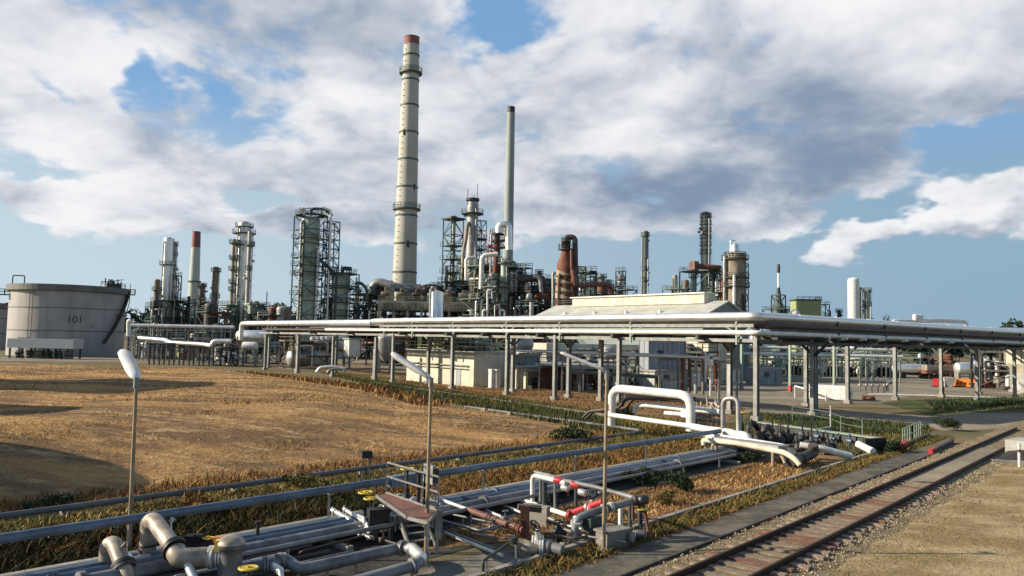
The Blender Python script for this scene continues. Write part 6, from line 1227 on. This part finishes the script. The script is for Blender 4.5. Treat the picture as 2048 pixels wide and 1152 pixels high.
m.bar(P(873, 1000, 23.7), P(884, 1012, 23.4), .045); m.bar(P(884, 1012, 23.4), P(882, 1076, 23.4), .05); obj('post', m, 'steel', fr)
q = P(859, 948, 23.8); x = (P(873, 952, 23.6)-P(846, 944, 24.0)).normalized(); obj('box', MB().hexa(q, x*.2, V(-x.y, x.x, 0)*.06, ZZ*.27), 'dullalu', fr)
obj('gauge', MB().cyl(P(851, 934, 23.86), P(851, 934, 23.8), .055, n=14).cyl(P(863, 939, 23.74), P(863, 939, 23.68), .055, n=14), 'white', fr); obj('side_panel', MB().hexa(P(871, 951, 23.72), x*.05, V(-x.y, x.x, 0)*.09, ZZ*.2), 'black', fr)
wv = []
for i, (px, py, Y, h, r, mt, l) in enumerate([(731, 985, 25.2, 1.0, .21, 'yellow', 'wheel valve with yellow handwheel beside the red deck, upper of the close pair'), (742, 997, 24.8, 1.0, .21, 'yellow', 'wheel valve with yellow handwheel beside the red deck, lower of the close pair'), (815, 938, 25.0, 1.1, .20, 'yellow', 'tall wheel valve whose pale yellow wheel stands above the red deck')]):
    c = P(px, py, Y); th = thing('wheel_valve', l, 'valve', V(c.x, c.y, 0)); handwheel(th, c, r, mt, (0, 0, 1), c-ZZ*h*.8); b = c-ZZ*h*.9
    obj('body', MB().lathe(b-ZZ*.2, [(.15, 0), (.2, .1), (.2, .3), (.09, .42), (.09, .6)], 14).drum(b-VV*.3, b+VV*.3, .15, 12), 'black', th); obj('leg', MB().cyl(V(c.x, c.y, 0), b, .09, n=10), 'steel', th)
    f = MB(); flange(f, b-VV*.34, VV, .2, .04); flange(f, b+VV*.34, VV, .2, .04); obj('flange', f, 'alu', th)
m = MB(); q = P(838, 952, 24.6); m.cyl(q-ZZ*1.1, q, .06, n=8); m.cyl(q, q+ZZ*.1, .1, n=10); solo('valve_spindle', m, 'black', 'bare black valve spindle beside the white gauge box', 'spindle')
m = MB(); m.tube([P(790, 1020, 24.2), P(782, 1018, 24.3), P(780, 1030, 24.2), P(772, 1036, 24.1)], .06, 10); m.tube([P(770, 1014, 24.6), P(760, 1010, 24.8), P(757, 1024, 24.6)], .06, 10)
for px, py in ((780, 1030), (790, 1042), (798, 1036)): m.bar(P(px, py-14, 24.2), P(px+1, py+22, 24.2), .03)
solo('drain_pipe', m, 'alu', 'small bent pale drain pipes beneath the yellow-wheeled valves', 'pipe')
m = MB(); m.box(P(756, 1044, 24.0), .6, .4, .4, .4).drum(P(744, 1028, 24.4), P(762, 1034, 24.0), .16, 12).cyl(P(750, 1022, 24.3), P(750, 1006, 24.3), .07, n=8); solo('valve_pit', m, 'black', 'black valve block in shade below the yellow-wheeled pair', 'valve')
for i, (x0, y0, x1, y1, x2, y2) in enumerate(((665, 1020, 733, 1058, 737, 1080), (688, 1018, 735, 1048, 739, 1066), (700, 1025, 728, 1036, 729, 1046))):
    solo('bent_pipe', MB().tube([P(x0, y0, 25.4), P(x1, y1, 23.8), P(x2, y2, 23.7)], (.075, .06, .05)[i], 10, .2).cyl(P(x0, y0+28, 25.4), P(x0, y0-6, 25.4), .03, n=8), 'alu', ('longest pale bent pipe crossing the trench near the yellow wheels', 'middle pale bent pipe crossing the trench near the yellow wheels', 'shortest pale bent pipe crossing the trench near the yellow wheels')[i], 'pipe')
sb = thing('sign_box', 'dark sign box on two thin posts in front of the dry field', 'sign', G(733, 968)); Yq = 28.6
obj('panel', MB().hexa(P(734, 909, Yq), V(.17, .04, 0), V(-.03, .08, 0), ZZ*.13), 'black', sb)
obj('post', MB().bar(P(725, 968, Yq), P(726, 906, Yq), .05), 'steel', sb); obj('post', MB().bar(P(737, 960, Yq), P(739, 915, Yq), .06), 'pole', sb); obj('bar', MB().bar(P(722, 938, Yq), P(760, 933, Yq), .05).bar(P(722, 938, Yq), P(720, 966, Yq), .04), 'darksteel', sb)
solo('pipe_cover', MB().hexa(uv(17.9, -20.9, 1.22), U*.6, VV*.15, ZZ*.17), 'bluepipe', 'blue-grey cover plate clamped on the long blue pipe', 'cover')
# ================================================================ BROWN PIPE, T FRAME AND VALVE CLUSTER ON THE PAD
bl = thing('lagged_pipe', 'red-brown lagged pipe with pale end sloping across the pad', 'pipe', G(985, 1065)); obj('tube', MB().tube([P(936, 1019, 26.2), P(1046, 1060, 24.4)], .10, 14), 'redbrown', bl); obj('pale_end', MB().tube([P(884, 1000, 27.0), P(936, 1019, 26.2)], .055, 10), 'white', bl)
f = MB(); flange(f, P(983, 1036.5, 25.4), P(1046, 1060, 24.4)-P(936, 1019, 26.2), .12, .03); flange(f, P(1040, 1058, 24.5), P(1046, 1060, 24.4)-P(936, 1019, 26.2), .15, .04); obj('band', f, 'rust', bl)
tf = thing('tee_frame', 'brown steel T-post standing where the red-brown pipe ends', 'frame', G(1048, 1072)); m = MB(); m.bar(P(1046, 1072, 24.7), P(1046, 1010, 24.7), .16); m.bar(P(1055, 1072, 24.6), P(1055, 1012, 24.6), .12); obj('post', m, 'redbrown', tf); obj('arm', MB().bar(P(1036, 1014, 25), P(1082, 1020, 25.2), .16).bar(P(1036, 1010, 25.3), P(1082, 1014, 25.5), .08), 'darkpipe', tf); obj('stain_plate', MB().hexa(P(1046, 1050, 24.6), V(.05, 0, 0), V(0, .05, 0), ZZ*.16), 'rust', tf)
for i, (x0, y0, x1, y1) in enumerate(((891, 1066, 1005, 1111), (902, 1064, 990, 1098))): solo('thin_pipe', MB().cyl(G(x0, y0, .12), G(x1, y1, .12), .05 if i == 0 else .03, n=8), 'white' if i == 0 else 'steel', ('thin white pipe lying on the pad from deck to valve cluster', 'thinner grey pipe beside the white one on the pad')[i], 'pipe')
m = MB()
for px, py in ((970, 1020), (990, 1034), (1010, 1012)): m.tube([G(px, py, .15), G(px+50, py+20, .15)], .05, 8)
solo('drain_line', m, 'alu', 'pale parallel drain lines on the pad behind the red-brown pipe', 'pipe')
for i, (x, y) in enumerate(((965, 1072), (992, 1060))): solo('timber', MB().hexa(G(x, y, .05), V(.34, -.16, 0), V(.05, .1, 0), ZZ*.05), 'pole', ('weathered plank lying on the pad, nearer the deck', 'weathered plank lying on the pad, nearer the T-post')[i], 'plank')
vc = thing('valve_cluster', 'white and grey flanged valve body resting low on the pad', 'valve', G(1080, 1100)); obj('body', MB().drum(G(1070, 1090, .28), G(1100, 1094, .28), .2, 16).tube([G(1100, 1094, .28), G(1125, 1100, .25)], .15, 12), 'greypipe', vc)
f = MB(); flange(f, G(1068, 1089, .28), V(1, -.1, 0), .27, .06); flange(f, G(1083, 1092, .28), V(1, -.1, 0), .26, .06); obj('flange', f, 'white', vc); q = G(1080, 1092, .3); obj('bonnet', MB().cyl(q, q+ZZ*.45-V(.1, 0, 0), .08, n=10), 'alu', vc); handwheel(vc, q+V(-.15, 0, .55), .17, 'black', (.5, -.4, .6))
vc = thing('valve_cluster', 'beige flanged valve low on the pad by the dark handrail', 'valve', G(1050, 1095)); obj('body', MB().tube([G(1040, 1090, .2), G(1052, 1098, .25), G(1075, 1098, .2)], .15, 14, .2), 'beigepipe', vc); f = MB(); flange(f, G(1050, 1097, .24), V(.3, 1, 0), .23, .05); obj('flange', f, 'beigepipe', vc); obj('stem', MB().cyl(G(1030, 1085, .1), G(1026, 1082, .6), .05, n=8).box(G(1026, 1082, .55), .2, .2, .1), 'black', vc)
bv = thing('hand_valve', 'black hand valve with long lever beside the grey gooseneck', 'valve', G(1118, 1085)); q = G(1118, 1085); obj('body', MB().cyl(q, q+ZZ*.5, .08, n=10).drum(q+ZZ*.3-VV*.2, q+ZZ*.3+VV*.2, .1, 10), 'black', bv); obj('lever', MB().bar(q+ZZ*.5, q+ZZ*.62-V(.4, 0, 0), .05).torus(q+ZZ*.62, (0, 0, 1), .16, .025, 16), 'black', bv)
hr = thing('handrail', 'dark bent handrail at the picture bottom on the pad', 'railing', G(1000, 1150)); m = MB(); m.tube([P(966, 1180, 20.6), P(966, 1122, 20.6), P(1016, 1088, 22.2)], .04, 8, .1); obj('rail', m, 'darksteel', hr); m = MB(); m.bar(P(973, 1180, 20.6), P(974, 1118, 20.8), .05); m.bar(P(1033, 1160, 21.4), P(1031, 1090, 21.6), .05); m.bar(P(982, 1152, 20.7), P(1031, 1120, 21.5), .035); obj('post', m, 'steel', hr)
# ================================================================ RED VALVE MANIFOLD
mf = thing('valve_manifold', 'white pipe hoop and rails with grey top bar behind the red valves', 'manifold', G(1160, 1060)); Y0, Y1 = 28.6, 25.6
mY = lambda px: 28.7+(px-1065)*(24.6-28.7)/(1290-1065)
q = lambda px, py, dy=0: P(px, py, mY(px)+dy)
obj('hoop', MB().tube([q(1065, 1005), q(1065, 950), q(1132, 966)], .085, 14, .22), 'white', mf)
obj('top_bar', MB().tube([q(1070, 944, .5), q(1100, 952, .5), q(1132, 962), q(1190, 974), q(1284, 1000)], .075, 12), 'greypipe', mf)
obj('lower_pipe', MB().tube([q(1040, 999), q(1146, 1034), q(1258, 1072)], .085, 12), 'white', mf)
for px, y0, y1, r, mt in ((1081, 955, 1012, .05, 'steel'), (1089, 964, 1034, .09, 'darksteel'), (1110, 966, 1020, .05, 'steel'), (1152, 975, 1012, .06, 'darksteel'), (1172, 1050, 1102, .075, 'white'), (1190, 1045, 1098, .06, 'greypipe'), (1241, 1012, 1074, .075, 'white'), (1260, 1010, 1070, .06, 'teal'), (1266, 1004, 1040, .05, 'redbrown')): obj('post', MB().cyl(q(px, y1), q(px, y0), r, n=10), mt, mf)
obj('side_plate', MB().hexa(q(1100, 1024), V(.22, -.2, 0), V(.05, .05, 0), ZZ*.12), 'black', mf)
for i, (px, py) in enumerate(((1118, 963), (1152, 972))):
    th = thing('red_valve', ('red actuator valve on the hoop bar, nearer the white hoop', 'red actuator valve on the hoop bar, nearer the grey wheel')[i], 'valve', q(px, py)); c = q(px, py)
    obj('actuator', MB().drum(c-V(.13, -.08, -.04), c+V(.11, -.07, .03), .125, 16), 'red', th); obj('body', MB().drum(c+V(.12, -.1, -.16), c+V(.3, -.2, -.2), .12, 12).cyl(c, c+V(.2, -.12, -.16), .06, n=8), 'alu', th); obj('bracket', MB().bar(c+V(.28, .1, .05), c+V(.34, .1, -.5), .07), 'darkpipe', th)
c = q(1184, 985, .3); th = thing('wheel_valve', 'valve with big dark grey upright handwheel over the red pipe', 'valve', c); handwheel(th, c, .2, 'darksteel', (.5, -.75, .3)); obj('hub', MB().cyl(c-V(.02, -.03, .01), c+V(.02, -.03, .01), .15, n=16), 'steel', th); obj('bonnet', MB().tube([c, c+V(.05, .15, -.25), q(1178, 1020)], .07, 10), 'beigepipe', th)
rp = thing('red_pipe', 'bright red pipe section with pale flanges inside the manifold', 'pipe', q(1172, 1018)); obj('tube', MB().tube([q(1142, 1026), q(1168, 1016), q(1206, 1003)], .095, 14), 'red', rp); f = MB()
for px, py in ((1141, 1027), (1176, 1014), (1183, 1018)): flange(f, q(px, py), q(1206, 1003)-q(1142, 1026), .14, .05)
obj('flange', f, 'alu', rp)
m = MB(); flange(m, q(1140, 1030, -.1), V(.4, -.5, 0), .16, .06); flange(m, q(1182, 1021, -.2), V(.4, -.5, 0), .12, .06); m.marks = []; solo('pink_flange', m, 'red', 'faded red flange pair at the ends of the bright red pipe', 'flange')
gn = thing('gooseneck_pipe', 'grey-white gooseneck pipe curving down to the pad before the red pipe', 'pipe', G(1148, 1108)); gY = lambda px: 24.0+(px-1150)*(25.0-24.0)/140
w = lambda px, py: P(px, py, gY(px)); obj('tube', MB().tube([w(1147, 1108), w(1149, 1060), w(1155, 1036), w(1180, 1026), w(1280, 998)], .11, 16, .3), 'greypipe', gn); obj('swollen_leg', MB().lathe(w(1149, 1088), [(.05, -.28), (.11, -.1), (.14, .1), (.12, .28), (.09, .34)], 14), 'beigepipe', gn); f = MB()
for px, py in ((1208, 1018.5), (1222, 1014.5)): flange(f, w(px, py), w(1280, 998)-w(1180, 1026), .16, .05)
flange(f, w(1152, 1046), V(0, -.3, 1), .17, .05); obj('flange', f, 'alu', gn); obj('foot', MB().box(V(w(1147, 1108).x, w(1147, 1108).y, 0), .3, .3, .12).box(V(w(1128, 1118).x, w(1128, 1118).y, 0), .2, .2, .1), 'beigepipe', gn)
cp = thing('corner_valve', 'purple-grey corner fitting with dark red leg at the manifold end', 'fitting', G(1280, 1075)); c = w(1280, 1000); obj('body', MB().drum(c-V(.2, .1, 0), c+V(.2, .1, 0), .15, 14).cyl(c-ZZ*.1, c-ZZ*.75, .07, n=10), 'darkpipe', cp); obj('leg', MB().cyl(c+V(.1, 0, -.1), c+V(.28, -.1, -1.05), .06, n=10), 'redbrown', cp)
yw = thing('wheel_valve', 'small valve with bright yellow handwheel at the manifold end by the path', 'valve', G(1282, 1078)); c = P(1283, 1018, 24.7); handwheel(yw, c, .17, 'yellow', (0, 0, 1), c-ZZ*.6); obj('body', MB().drum(c-ZZ*.75-V(.16, 0, 0), c-ZZ*.75+V(.12, 0, 0), .13, 12).cyl(V(c.x, c.y, 0), c-ZZ*.7, .06, n=8), 'greypipe', yw); obj('flange', flange(MB(), c-ZZ*.85-V(.2, 0, 0), V(1, -.3, 0), .19, .05), 'white', yw)
bx = thing('junction_box', 'teal junction box under the grey pipe of the manifold', 'box', q(1185, 1040)); obj('box', MB().box(w(1186, 1052)-ZZ*.1, .6, .4, .34), 'teal', bx); obj('lid', MB().box(w(1186, 1052)+ZZ*.245, .64, .44, .03), 'teal', bx); obj('leg', MB().bar(V(w(1180, 1050).x, w(1180, 1050).y, 0), w(1180, 1052), .06).bar(V(w(1194, 1050).x, w(1194, 1050).y, 0), w(1194, 1052), .06), 'steel', bx)
m = MB(); c = G(1218, 1095); m.box(c+V(.1, 0, 0), .9, .5, .5); m.box(c+V(.1, 0, .5), 1.0, .6, .06); m.drum(c+V(.62, 0, .3), c+V(.68, 0, .3), .16, 10); solo('concrete_plinth', m, 'concrete', 'low concrete plinth behind the lamp pole at the manifold', 'plinth')
wp = thing('wall_plate', 'pale concrete wall slab behind the brown T-post', 'wall', G(1072, 1055)); obj('slab', MB().hexa(G(1074, 1050)+ZZ*.3, V(.35, -.25, 0), V(.06, .08, 0), ZZ*.3), 'concrete', wp); obj('coping', MB().hexa(G(1074, 1050)+ZZ*.625, V(.38, -.27, 0), V(.08, .1, 0), ZZ*.025), 'concrete', wp)
for i in range(6):
    c = G(1060+i*11, 1000+i*4, .0); m = MB(); m.bar(c, c+ZZ*(.35+.1*(i % 3)), .05); m.drum(c+ZZ*.3-V(.1, 0, 0), c+ZZ*.3+V(.1, 0, 0), .08, 8)
    solo('small_valve', m, 'darksteel', 'little dark valve low inside the white hoop, '+('first by the hoop leg', 'second from the hoop leg', 'third from the hoop leg', 'fourth from the hoop leg', 'fifth from the hoop leg', 'last toward the red pipe')[i], 'valve', 'little valves inside the white hoop')

# ================================================================ VALVE STATION AT THE TRENCH END
def onL(px, q): k = (px-1024)/1593; s = (q[0]-k*q[1])/(.639+.769*k); return q[1]+.769*s
def PL(px, py, q): return P(px, py, onL(px, q))
E0 = (10.6, 47.0)
lp = thing('expansion_loop', 'bold white pipe loop standing on two legs before the rack, one leg red-footed', 'pipe loop', G(1300, 850)); obj('tube', MB().tube([PL(1222, 850, E0), PL(1224, 776, E0), PL(1382, 791, E0), PL(1381, 862, E0)], .265, 18, .85), 'white', lp)
obj('red_foot', MB().cyl(PL(1222, 822, E0), PL(1222, 808, E0), .275, n=18), 'redbrown', lp); obj('vent', MB().cyl(PL(1233, 772, E0), PL(1233, 764, E0), .05, n=8), 'white', lp)
solo('header_pipe', MB().tube([PL(1215, 829, (10.9, 46.2)), PL(1400, 855, (10.9, 46.2)), PL(1468, 864, (10.9, 46.2)), PL(1474, 880, (10.9, 46.2))], .15, 14), 'white', 'pale header pipe running under the bold white pipe loop', 'pipe')
solo('header_pipe', MB().tube([PL(1270, 826, (11.8, 47.6)), PL(1270, 812, (11.8, 47.6)), PL(1290, 810, (11.8, 47.6)), PL(1440, 824, (11.8, 47.6))], .16, 12, .3), 'white', 'thinner white pipe with end hook within the loop', 'pipe')
solo('header_pipe', MB().tube([PL(1330, 826, (11.6, 47.4)), PL(1384, 830, (11.6, 47.4))], .13, 12).box(PL(1372, 834, (11.6, 47.4)), .5, .4, .5), 'white', 'short white stub pipe with square box within the loop', 'pipe')
for i in range(2): 
    o = (10.0-i*.0, 49+i*1.4); solo('brown_pipe', MB().tube([PL(1165+i*6, 836+i*2, o), PL(1180+i*8, 822, o), PL(1205+i*9, 820, o), PL(1238+i*14, 816, o), PL(1252+i*14, 797, o), PL(1390, 797+i*4, o)], .11, 12, .3), 'darkpipe', ('dark brown pipe stepping up behind the white loop, front one', 'dark brown pipe stepping up behind the white loop, rear one')[i], 'pipe')
solo('small_hoop', MB().tube([P(1446, 866, 45), P(1446, 797, 45), P(1476, 796, 44.4), P(1477, 862, 44.2)], .13, 14, .4), 'dullalu', 'slim pale pipe hoop beside the thick rack post', 'pipe loop')
H0 = (10.4, 42.6)
for i, (pts, r, mt, l) in enumerate([([(1408, 890), (1406, 880), (1470, 886), (1570, 905), (1590, 918), (1600, 930)], .13, 'cream', 'warm white header pipe, front one, elbowing into the ground'), ([(1400, 868), (1480, 878), (1572, 893), (1580, 912)], .12, 'white', 'warm white header pipe, middle one, at the valve station'), ([(1382, 853), (1440, 864), (1494, 871), (1500, 890)], .20, 'white', 'bright white header pipe tucked under the blue pipe end')]):
    o = (H0[0]+i*.35, H0[1]+i*1.1); solo('header_pipe', MB().tube([PL(x, y, o) for x, y in pts], r, 14, .5), mt, l, 'pipe')
for i, (dy, r, x1, l) in enumerate([(4, .08, 1562, 'thin warm white pipe hugging the front header from below'), (-5, .09, 1566, 'thin warm white pipe riding just above the front header'), (-9, .07, 1560, 'thinnest warm white pipe above the front header')]):
    o = (H0[0]+.1+i*.12, H0[1]+.2+i*.3); solo('header_pipe', MB().tube([PL(1412, 892+dy, o), PL(1413, 882+dy, o), PL(1470, 887+dy, o), PL(x1, 903+dy, o), PL(x1+8, 922+dy, o)], r, 12, .3), ('tanvessel', 'cream', 'white')[i], l, 'pipe')
m = MB(); a, b = PL(1440, 883, H0), PL(1575, 902, H0); m.hexa((a+b)/2+ZZ*.12+AX*.5+BX*.5, (b-a)/2, BX*.5, ZZ*.05); solo('header_cover', m, 'dullalu', 'pale cover sheet lying over the warm white header pipes', 'cover')
for i, (px, y0, y1) in enumerate(((1432, 885, 915), (1546, 903, 932), (1425, 888, 900))): solo('drop_pipe', MB().tube([PL(px+10, y0, H0), PL(px, y0, H0), PL(px, y1, H0)], .09, 10, .2), 'tanvessel', ('pale drop pipe under the near end of the front header', 'pale drop pipe under the middle of the front header', 'short pale drop pipe at the header tip')[i], 'pipe')
th = thing('black_pipe', 'thick purple-brown pipe lying beyond the front header elbow', 'pipe', G(1610, 930)); obj('tube', MB().tube([G(1578, 928, .25), G(1600, 918, .3), G(1628, 905, .5), G(1626, 890, .9)], .26, 14, .5), 'darkpipe', th); obj('flange', flange(MB(), G(1600, 918, .3), G(1628, 905, .5)-G(1600, 918, .3), .33, .06), 'darksteel', th)
solo('header_pipe', MB().tube([G(1600, 890, .8), G(1640, 896, .7), G(1702, 912, .3)], .17, 12), 'white', 'white pipe sloping to ground past the purple-brown pipe', 'pipe')
names = ['first', 'second', 'third', 'fourth', 'fifth', 'sixth', 'seventh', 'eighth', 'last']
stems = [(1503, 838, 884), (1545, 828, 872), (1561, 832, 880), (1576, 826, 872), (1594, 905, 868), (1605, 832, 876), (1623, 830, 888), (1520, 846, 878), (1656, 872, 896)]
stems = sorted(stems)
for i, (px, yt, yb) in enumerate(stems):
    if yt > yb: yt, yb = yb, yt
    c = G(px, yb+14); h = P(px, yt, c.y).z; th = thing('stem_valve', names[i]+' black stem valve counted from the pale hoop along the headers', 'valve', c, 'black stem valves at the valve station')
    obj('stem', MB().cyl(c+ZZ*.6, c+ZZ*h, .05, n=8), 'black', th); obj('body', MB().lathe(c, [(.2, 0), (.26, .2), (.26, .5), (.12, .65), (.12, .85)], 12).drum(c+ZZ*.4-BX*.4, c+ZZ*.4+BX*.4, .17, 12), 'darkpipe', th)
    f = MB(); flange(f, c+ZZ*.4-BX*.45, BX, .27, .06); flange(f, c+ZZ*.4+BX*.45, BX, .27, .06); obj('flange', f, 'darksteel', th)
    if i in (0, 3, 5): handwheel(th, c+ZZ*h*.62, .22, 'black', BX)
for i, (px, py) in enumerate(((1530, 880), (1555, 893), (1500, 872))):
    c = G(px, py); solo('elbow_pipe', MB().tube([c-BX*.2, c+ZZ*.75-BX*.1, c+ZZ*.85+BX*.5, c+BX*.9+ZZ*.4], .2, 12, .4), ('darkpipe', 'darkpipe', 'black')[i], ('dark elbow pipe humped between the stem valves, upper', 'dark elbow pipe humped between the stem valves, lower', 'black elbow pipe humped beside the pale hoop')[i], 'pipe')
m = MB()
for i in range(46):
    c = P(random.uniform(1392, 1440), 0, 50); c = PL(random.uniform(1388, 1442), random.uniform(805, 845), (12.5, 50)); 
    k = random.random()
    if k < .5: m.cyl(c, c+ZZ*random.uniform(.25, .8), .05, n=6)
    elif k < .8: m.drum(c-BX*.2, c+BX*.2, .12, 8)
    else: m.torus(c, BX, .2, .04, 12, 5)
for i in range(6): c = PL(1392+i*9, 850, (12.5, 50)); m.bar(V(c.x, c.y, 0), c+ZZ*1.2, .08)
for y in (815, 826, 838): m.tube([PL(1386, y, (12.5, 50)), PL(1448, y+5, (12.5, 50))], .1, 8)
solo('valve_bank', m, 'beigepipe', 'crowded beige bank of little valves behind the white loop leg', 'valve bank')
q = P(1472, 818, 46); m = MB(); 
yv = thing('wheel_valve', 'valve with small yellow wheel next to the slim pale hoop', 'valve', V(q.x, q.y, 0)); c = P(1484, 825, 45.5); handwheel(yv, c, .22, 'yellow', (0, 0, 1), c-ZZ*.9); obj('body', MB().lathe(V(c.x, c.y, 0), [(.16, 0), (.2, .3), (.1, c.z-.6)], 10), 'black', yv)
# trough
a, b = G(1486, 866), G(1742, 905); d = (b-a).normalized(); nn = V(-d.y, d.x, 0)
th = thing('concrete_trough', 'concrete trough with pale green lip and inner face coloured as if shaded at the valve station', 'trough', (a+b)/2)
obj('rear_wall', MB().hexa((a+b)/2+nn*1.1+ZZ*.35, d*(b-a).length/2, nn*.12, ZZ*.35), 'darksteel', th); obj('lip', MB().hexa((a+b)/2+nn*1.15+ZZ*.73, d*(b-a).length/2, nn*.3, ZZ*.03), 'palegreen', th); obj('floor', MB().hexa((a+b)/2+ZZ*.05, d*(b-a).length/2, nn*1.0, ZZ*.05), 'interior', th); obj('end_wall', MB().hexa(b+nn*.3+ZZ*.4, d*.1, nn*.9, ZZ*.4), 'interior', th)  # rear wall's dark colour stands in for shade on its inner face
for i in range(5): c = a*(1-(.45+.12*i))+b*(.45+.12*i)+nn*.6; solo('trough_post', MB().bar(c, c+ZZ*(.7+.1*(i % 2)), .12).drum(c+ZZ*.4-d*.15, c+ZZ*.4+d*.15, .14, 8), 'bluepipe', 'small blue-grey pump post in the trough, '+('first from the valves', 'second from the valves', 'third from the valves', 'fourth from the valves', 'last by the trough end')[i], 'post', 'pump posts in the trough')
solo('trough_pipe', MB().cyl(G(1716, 888, .5), G(1746, 903, .25), .2, n=12), 'white', 'short white pipe end at the tip of the concrete trough', 'pipe')
fn = thing('wire_fence', 'pale green wire fence of thin posts on the lawn behind the trough', 'fence', G(1650, 862)); pts = [G(1585, 845), G(1625, 852), G(1662, 860), G(1682, 870), G(1725, 880)]
for p in pts: obj('post', MB().bar(p, p+ZZ*1.3, .05), 'palegreen', fn)
m = MB()
for z in (1.25, .8):
    for p, q in zip(pts, pts[1:]): m.cyl(p+ZZ*z, q+ZZ*z, .012, n=5)
obj('wire', m, 'palegreen', fn)
p = G(1661, 862); solo('vent_pole', MB().cyl(p, P(1661, 810, p.y), .045, n=8).cyl(p+ZZ*1.05, p+ZZ*1.2, .08, n=8), 'alu', 'slim pale pole on the lawn behind the trough', 'pole')
# ================================================================ TRACKSIDE
rl = thing('railing', 'pale green tube railing beside the track crossing with red kerb end', 'railing', G(1825, 890)); a, b = G(1806, 892), G(1842, 874); obj('bars', rail_mb([a, a*.5+b*.5, b], 1.05, .06, .75, (1.0, .5)), 'palegreen', rl)
st = thing('crossing_kerb', 'dark steel kerb with red painted end beside the pale green railing', 'kerb', G(1826, 888)); a, b = G(1806, 896), G(1858, 872); obj('beam', MB().bar(a+ZZ*.1, b+ZZ*.1, .16, .2), 'darksteel', st); obj('painted_end', MB().bar(a-(b-a)*.14+ZZ*.16, a+(b-a)*.14+ZZ*.16, .26, .34), 'red', st)
st = thing('crossing_kerb', 'dark steel kerb with red painted end nearer the rail', 'kerb', G(1880, 895)); a, b = G(1866, 906), G(1905, 886); obj('beam', MB().bar(a+ZZ*.13, b+ZZ*.13, .18, .2), 'darksteel', st); obj('painted_end', MB().bar(a-(b-a)*.12+ZZ*.15, a+(b-a)*.1+ZZ*.15, .22, .28), 'red', st)
th = thing('buffer_ramp', 'dark loading ramp with pale kerb and sloped beige top beyond the rail', 'ramp', G(2030, 925)); a = G(1984, 925); b = G(2080, 930); obj('kerb', MB().bar(a+ZZ*.08, b+ZZ*.08, .3, .16), 'concrete', th)
obj('block', MB().box(G(2070, 912), 2.6, 2.2, .9), 'wallgrey', th); obj('slope', MB().add([p for p in (a+ZZ*.03+UT*.3, G(2060, 928)+ZZ*.03, G(2060, 915)+ZZ*.5, G(2030, 905)+ZZ*.4)], [(0, 1, 2, 3)]), 'interior', th)
p = G(2039, 934); wp_ = thing('bollard', 'white bollard with red collar by the loading ramp', 'bollard', p); obj('post', MB().cyl(p, p+ZZ*1.15, .07, n=12).cyl(p+ZZ*1.15, p+ZZ*1.2, .085, n=12), 'white', wp_); obj('collar', MB().cyl(p+ZZ*.75, p+ZZ*.9, .082, n=12), 'redbrown', wp_)
lines = [((560, 1098), (700, 1060), (748, 1078), .045, 'thin line looping in the trench below the bent pale pipes'), ((600, 1104), (735, 1070), (800, 1090), .035, 'thinner line beside the loop below the bent pale pipes'), ((880, 1040), (960, 1062), (1010, 1050), .045, 'thin line on the pad behind the white pad pipe'), ((900, 1028), (990, 1046), (1030, 1030), .035, 'thinner line on the pad under the red-brown pipe'),
    ((1060, 1020), (1130, 1050), (1180, 1062), .045, 'thin line under the hoop running toward the teal box'), ((1090, 1066), (1150, 1078), (1230, 1060), .04, 'thin line passing behind the grey gooseneck foot'), ((1110, 1052), (1170, 1072), (1250, 1084), .035, 'thin line passing before the low concrete plinth'), ((760, 1062), (840, 1050), (880, 1060), .04, 'thin line in the shade under the red deck')]
for i, (a, b, c, r, l) in enumerate(lines):
    m = MB().tube([G(*a, .15)-ZZ*.1, G(*a, .3), G(*b, .3), G(*c, .3), G(*c, .05)], r, 8, .2)
    for k in (.3, .7): p = G(*a, .3)*(1-k)+G(*b, .3)*k; m.bar(V(p.x, p.y, 0), p, .04)
    p = (G(*b, .3)+G(*c, .3))/2; m.drum(p-V(.08, .05, 0), p+V(.08, .05, 0), .085, 10); m.cyl(p, p+ZZ*.25, .025, n=6); m.torus(p+ZZ*.25, (0, 0, 1), .09, .016, 14, 5)
    solo('small_line', m, ('dullalu', 'darkpipe', 'steel', 'greypipe')[i % 4], l, 'pipe')
for o in bpy.data.objects:
    if 'org' in o: del o['org']
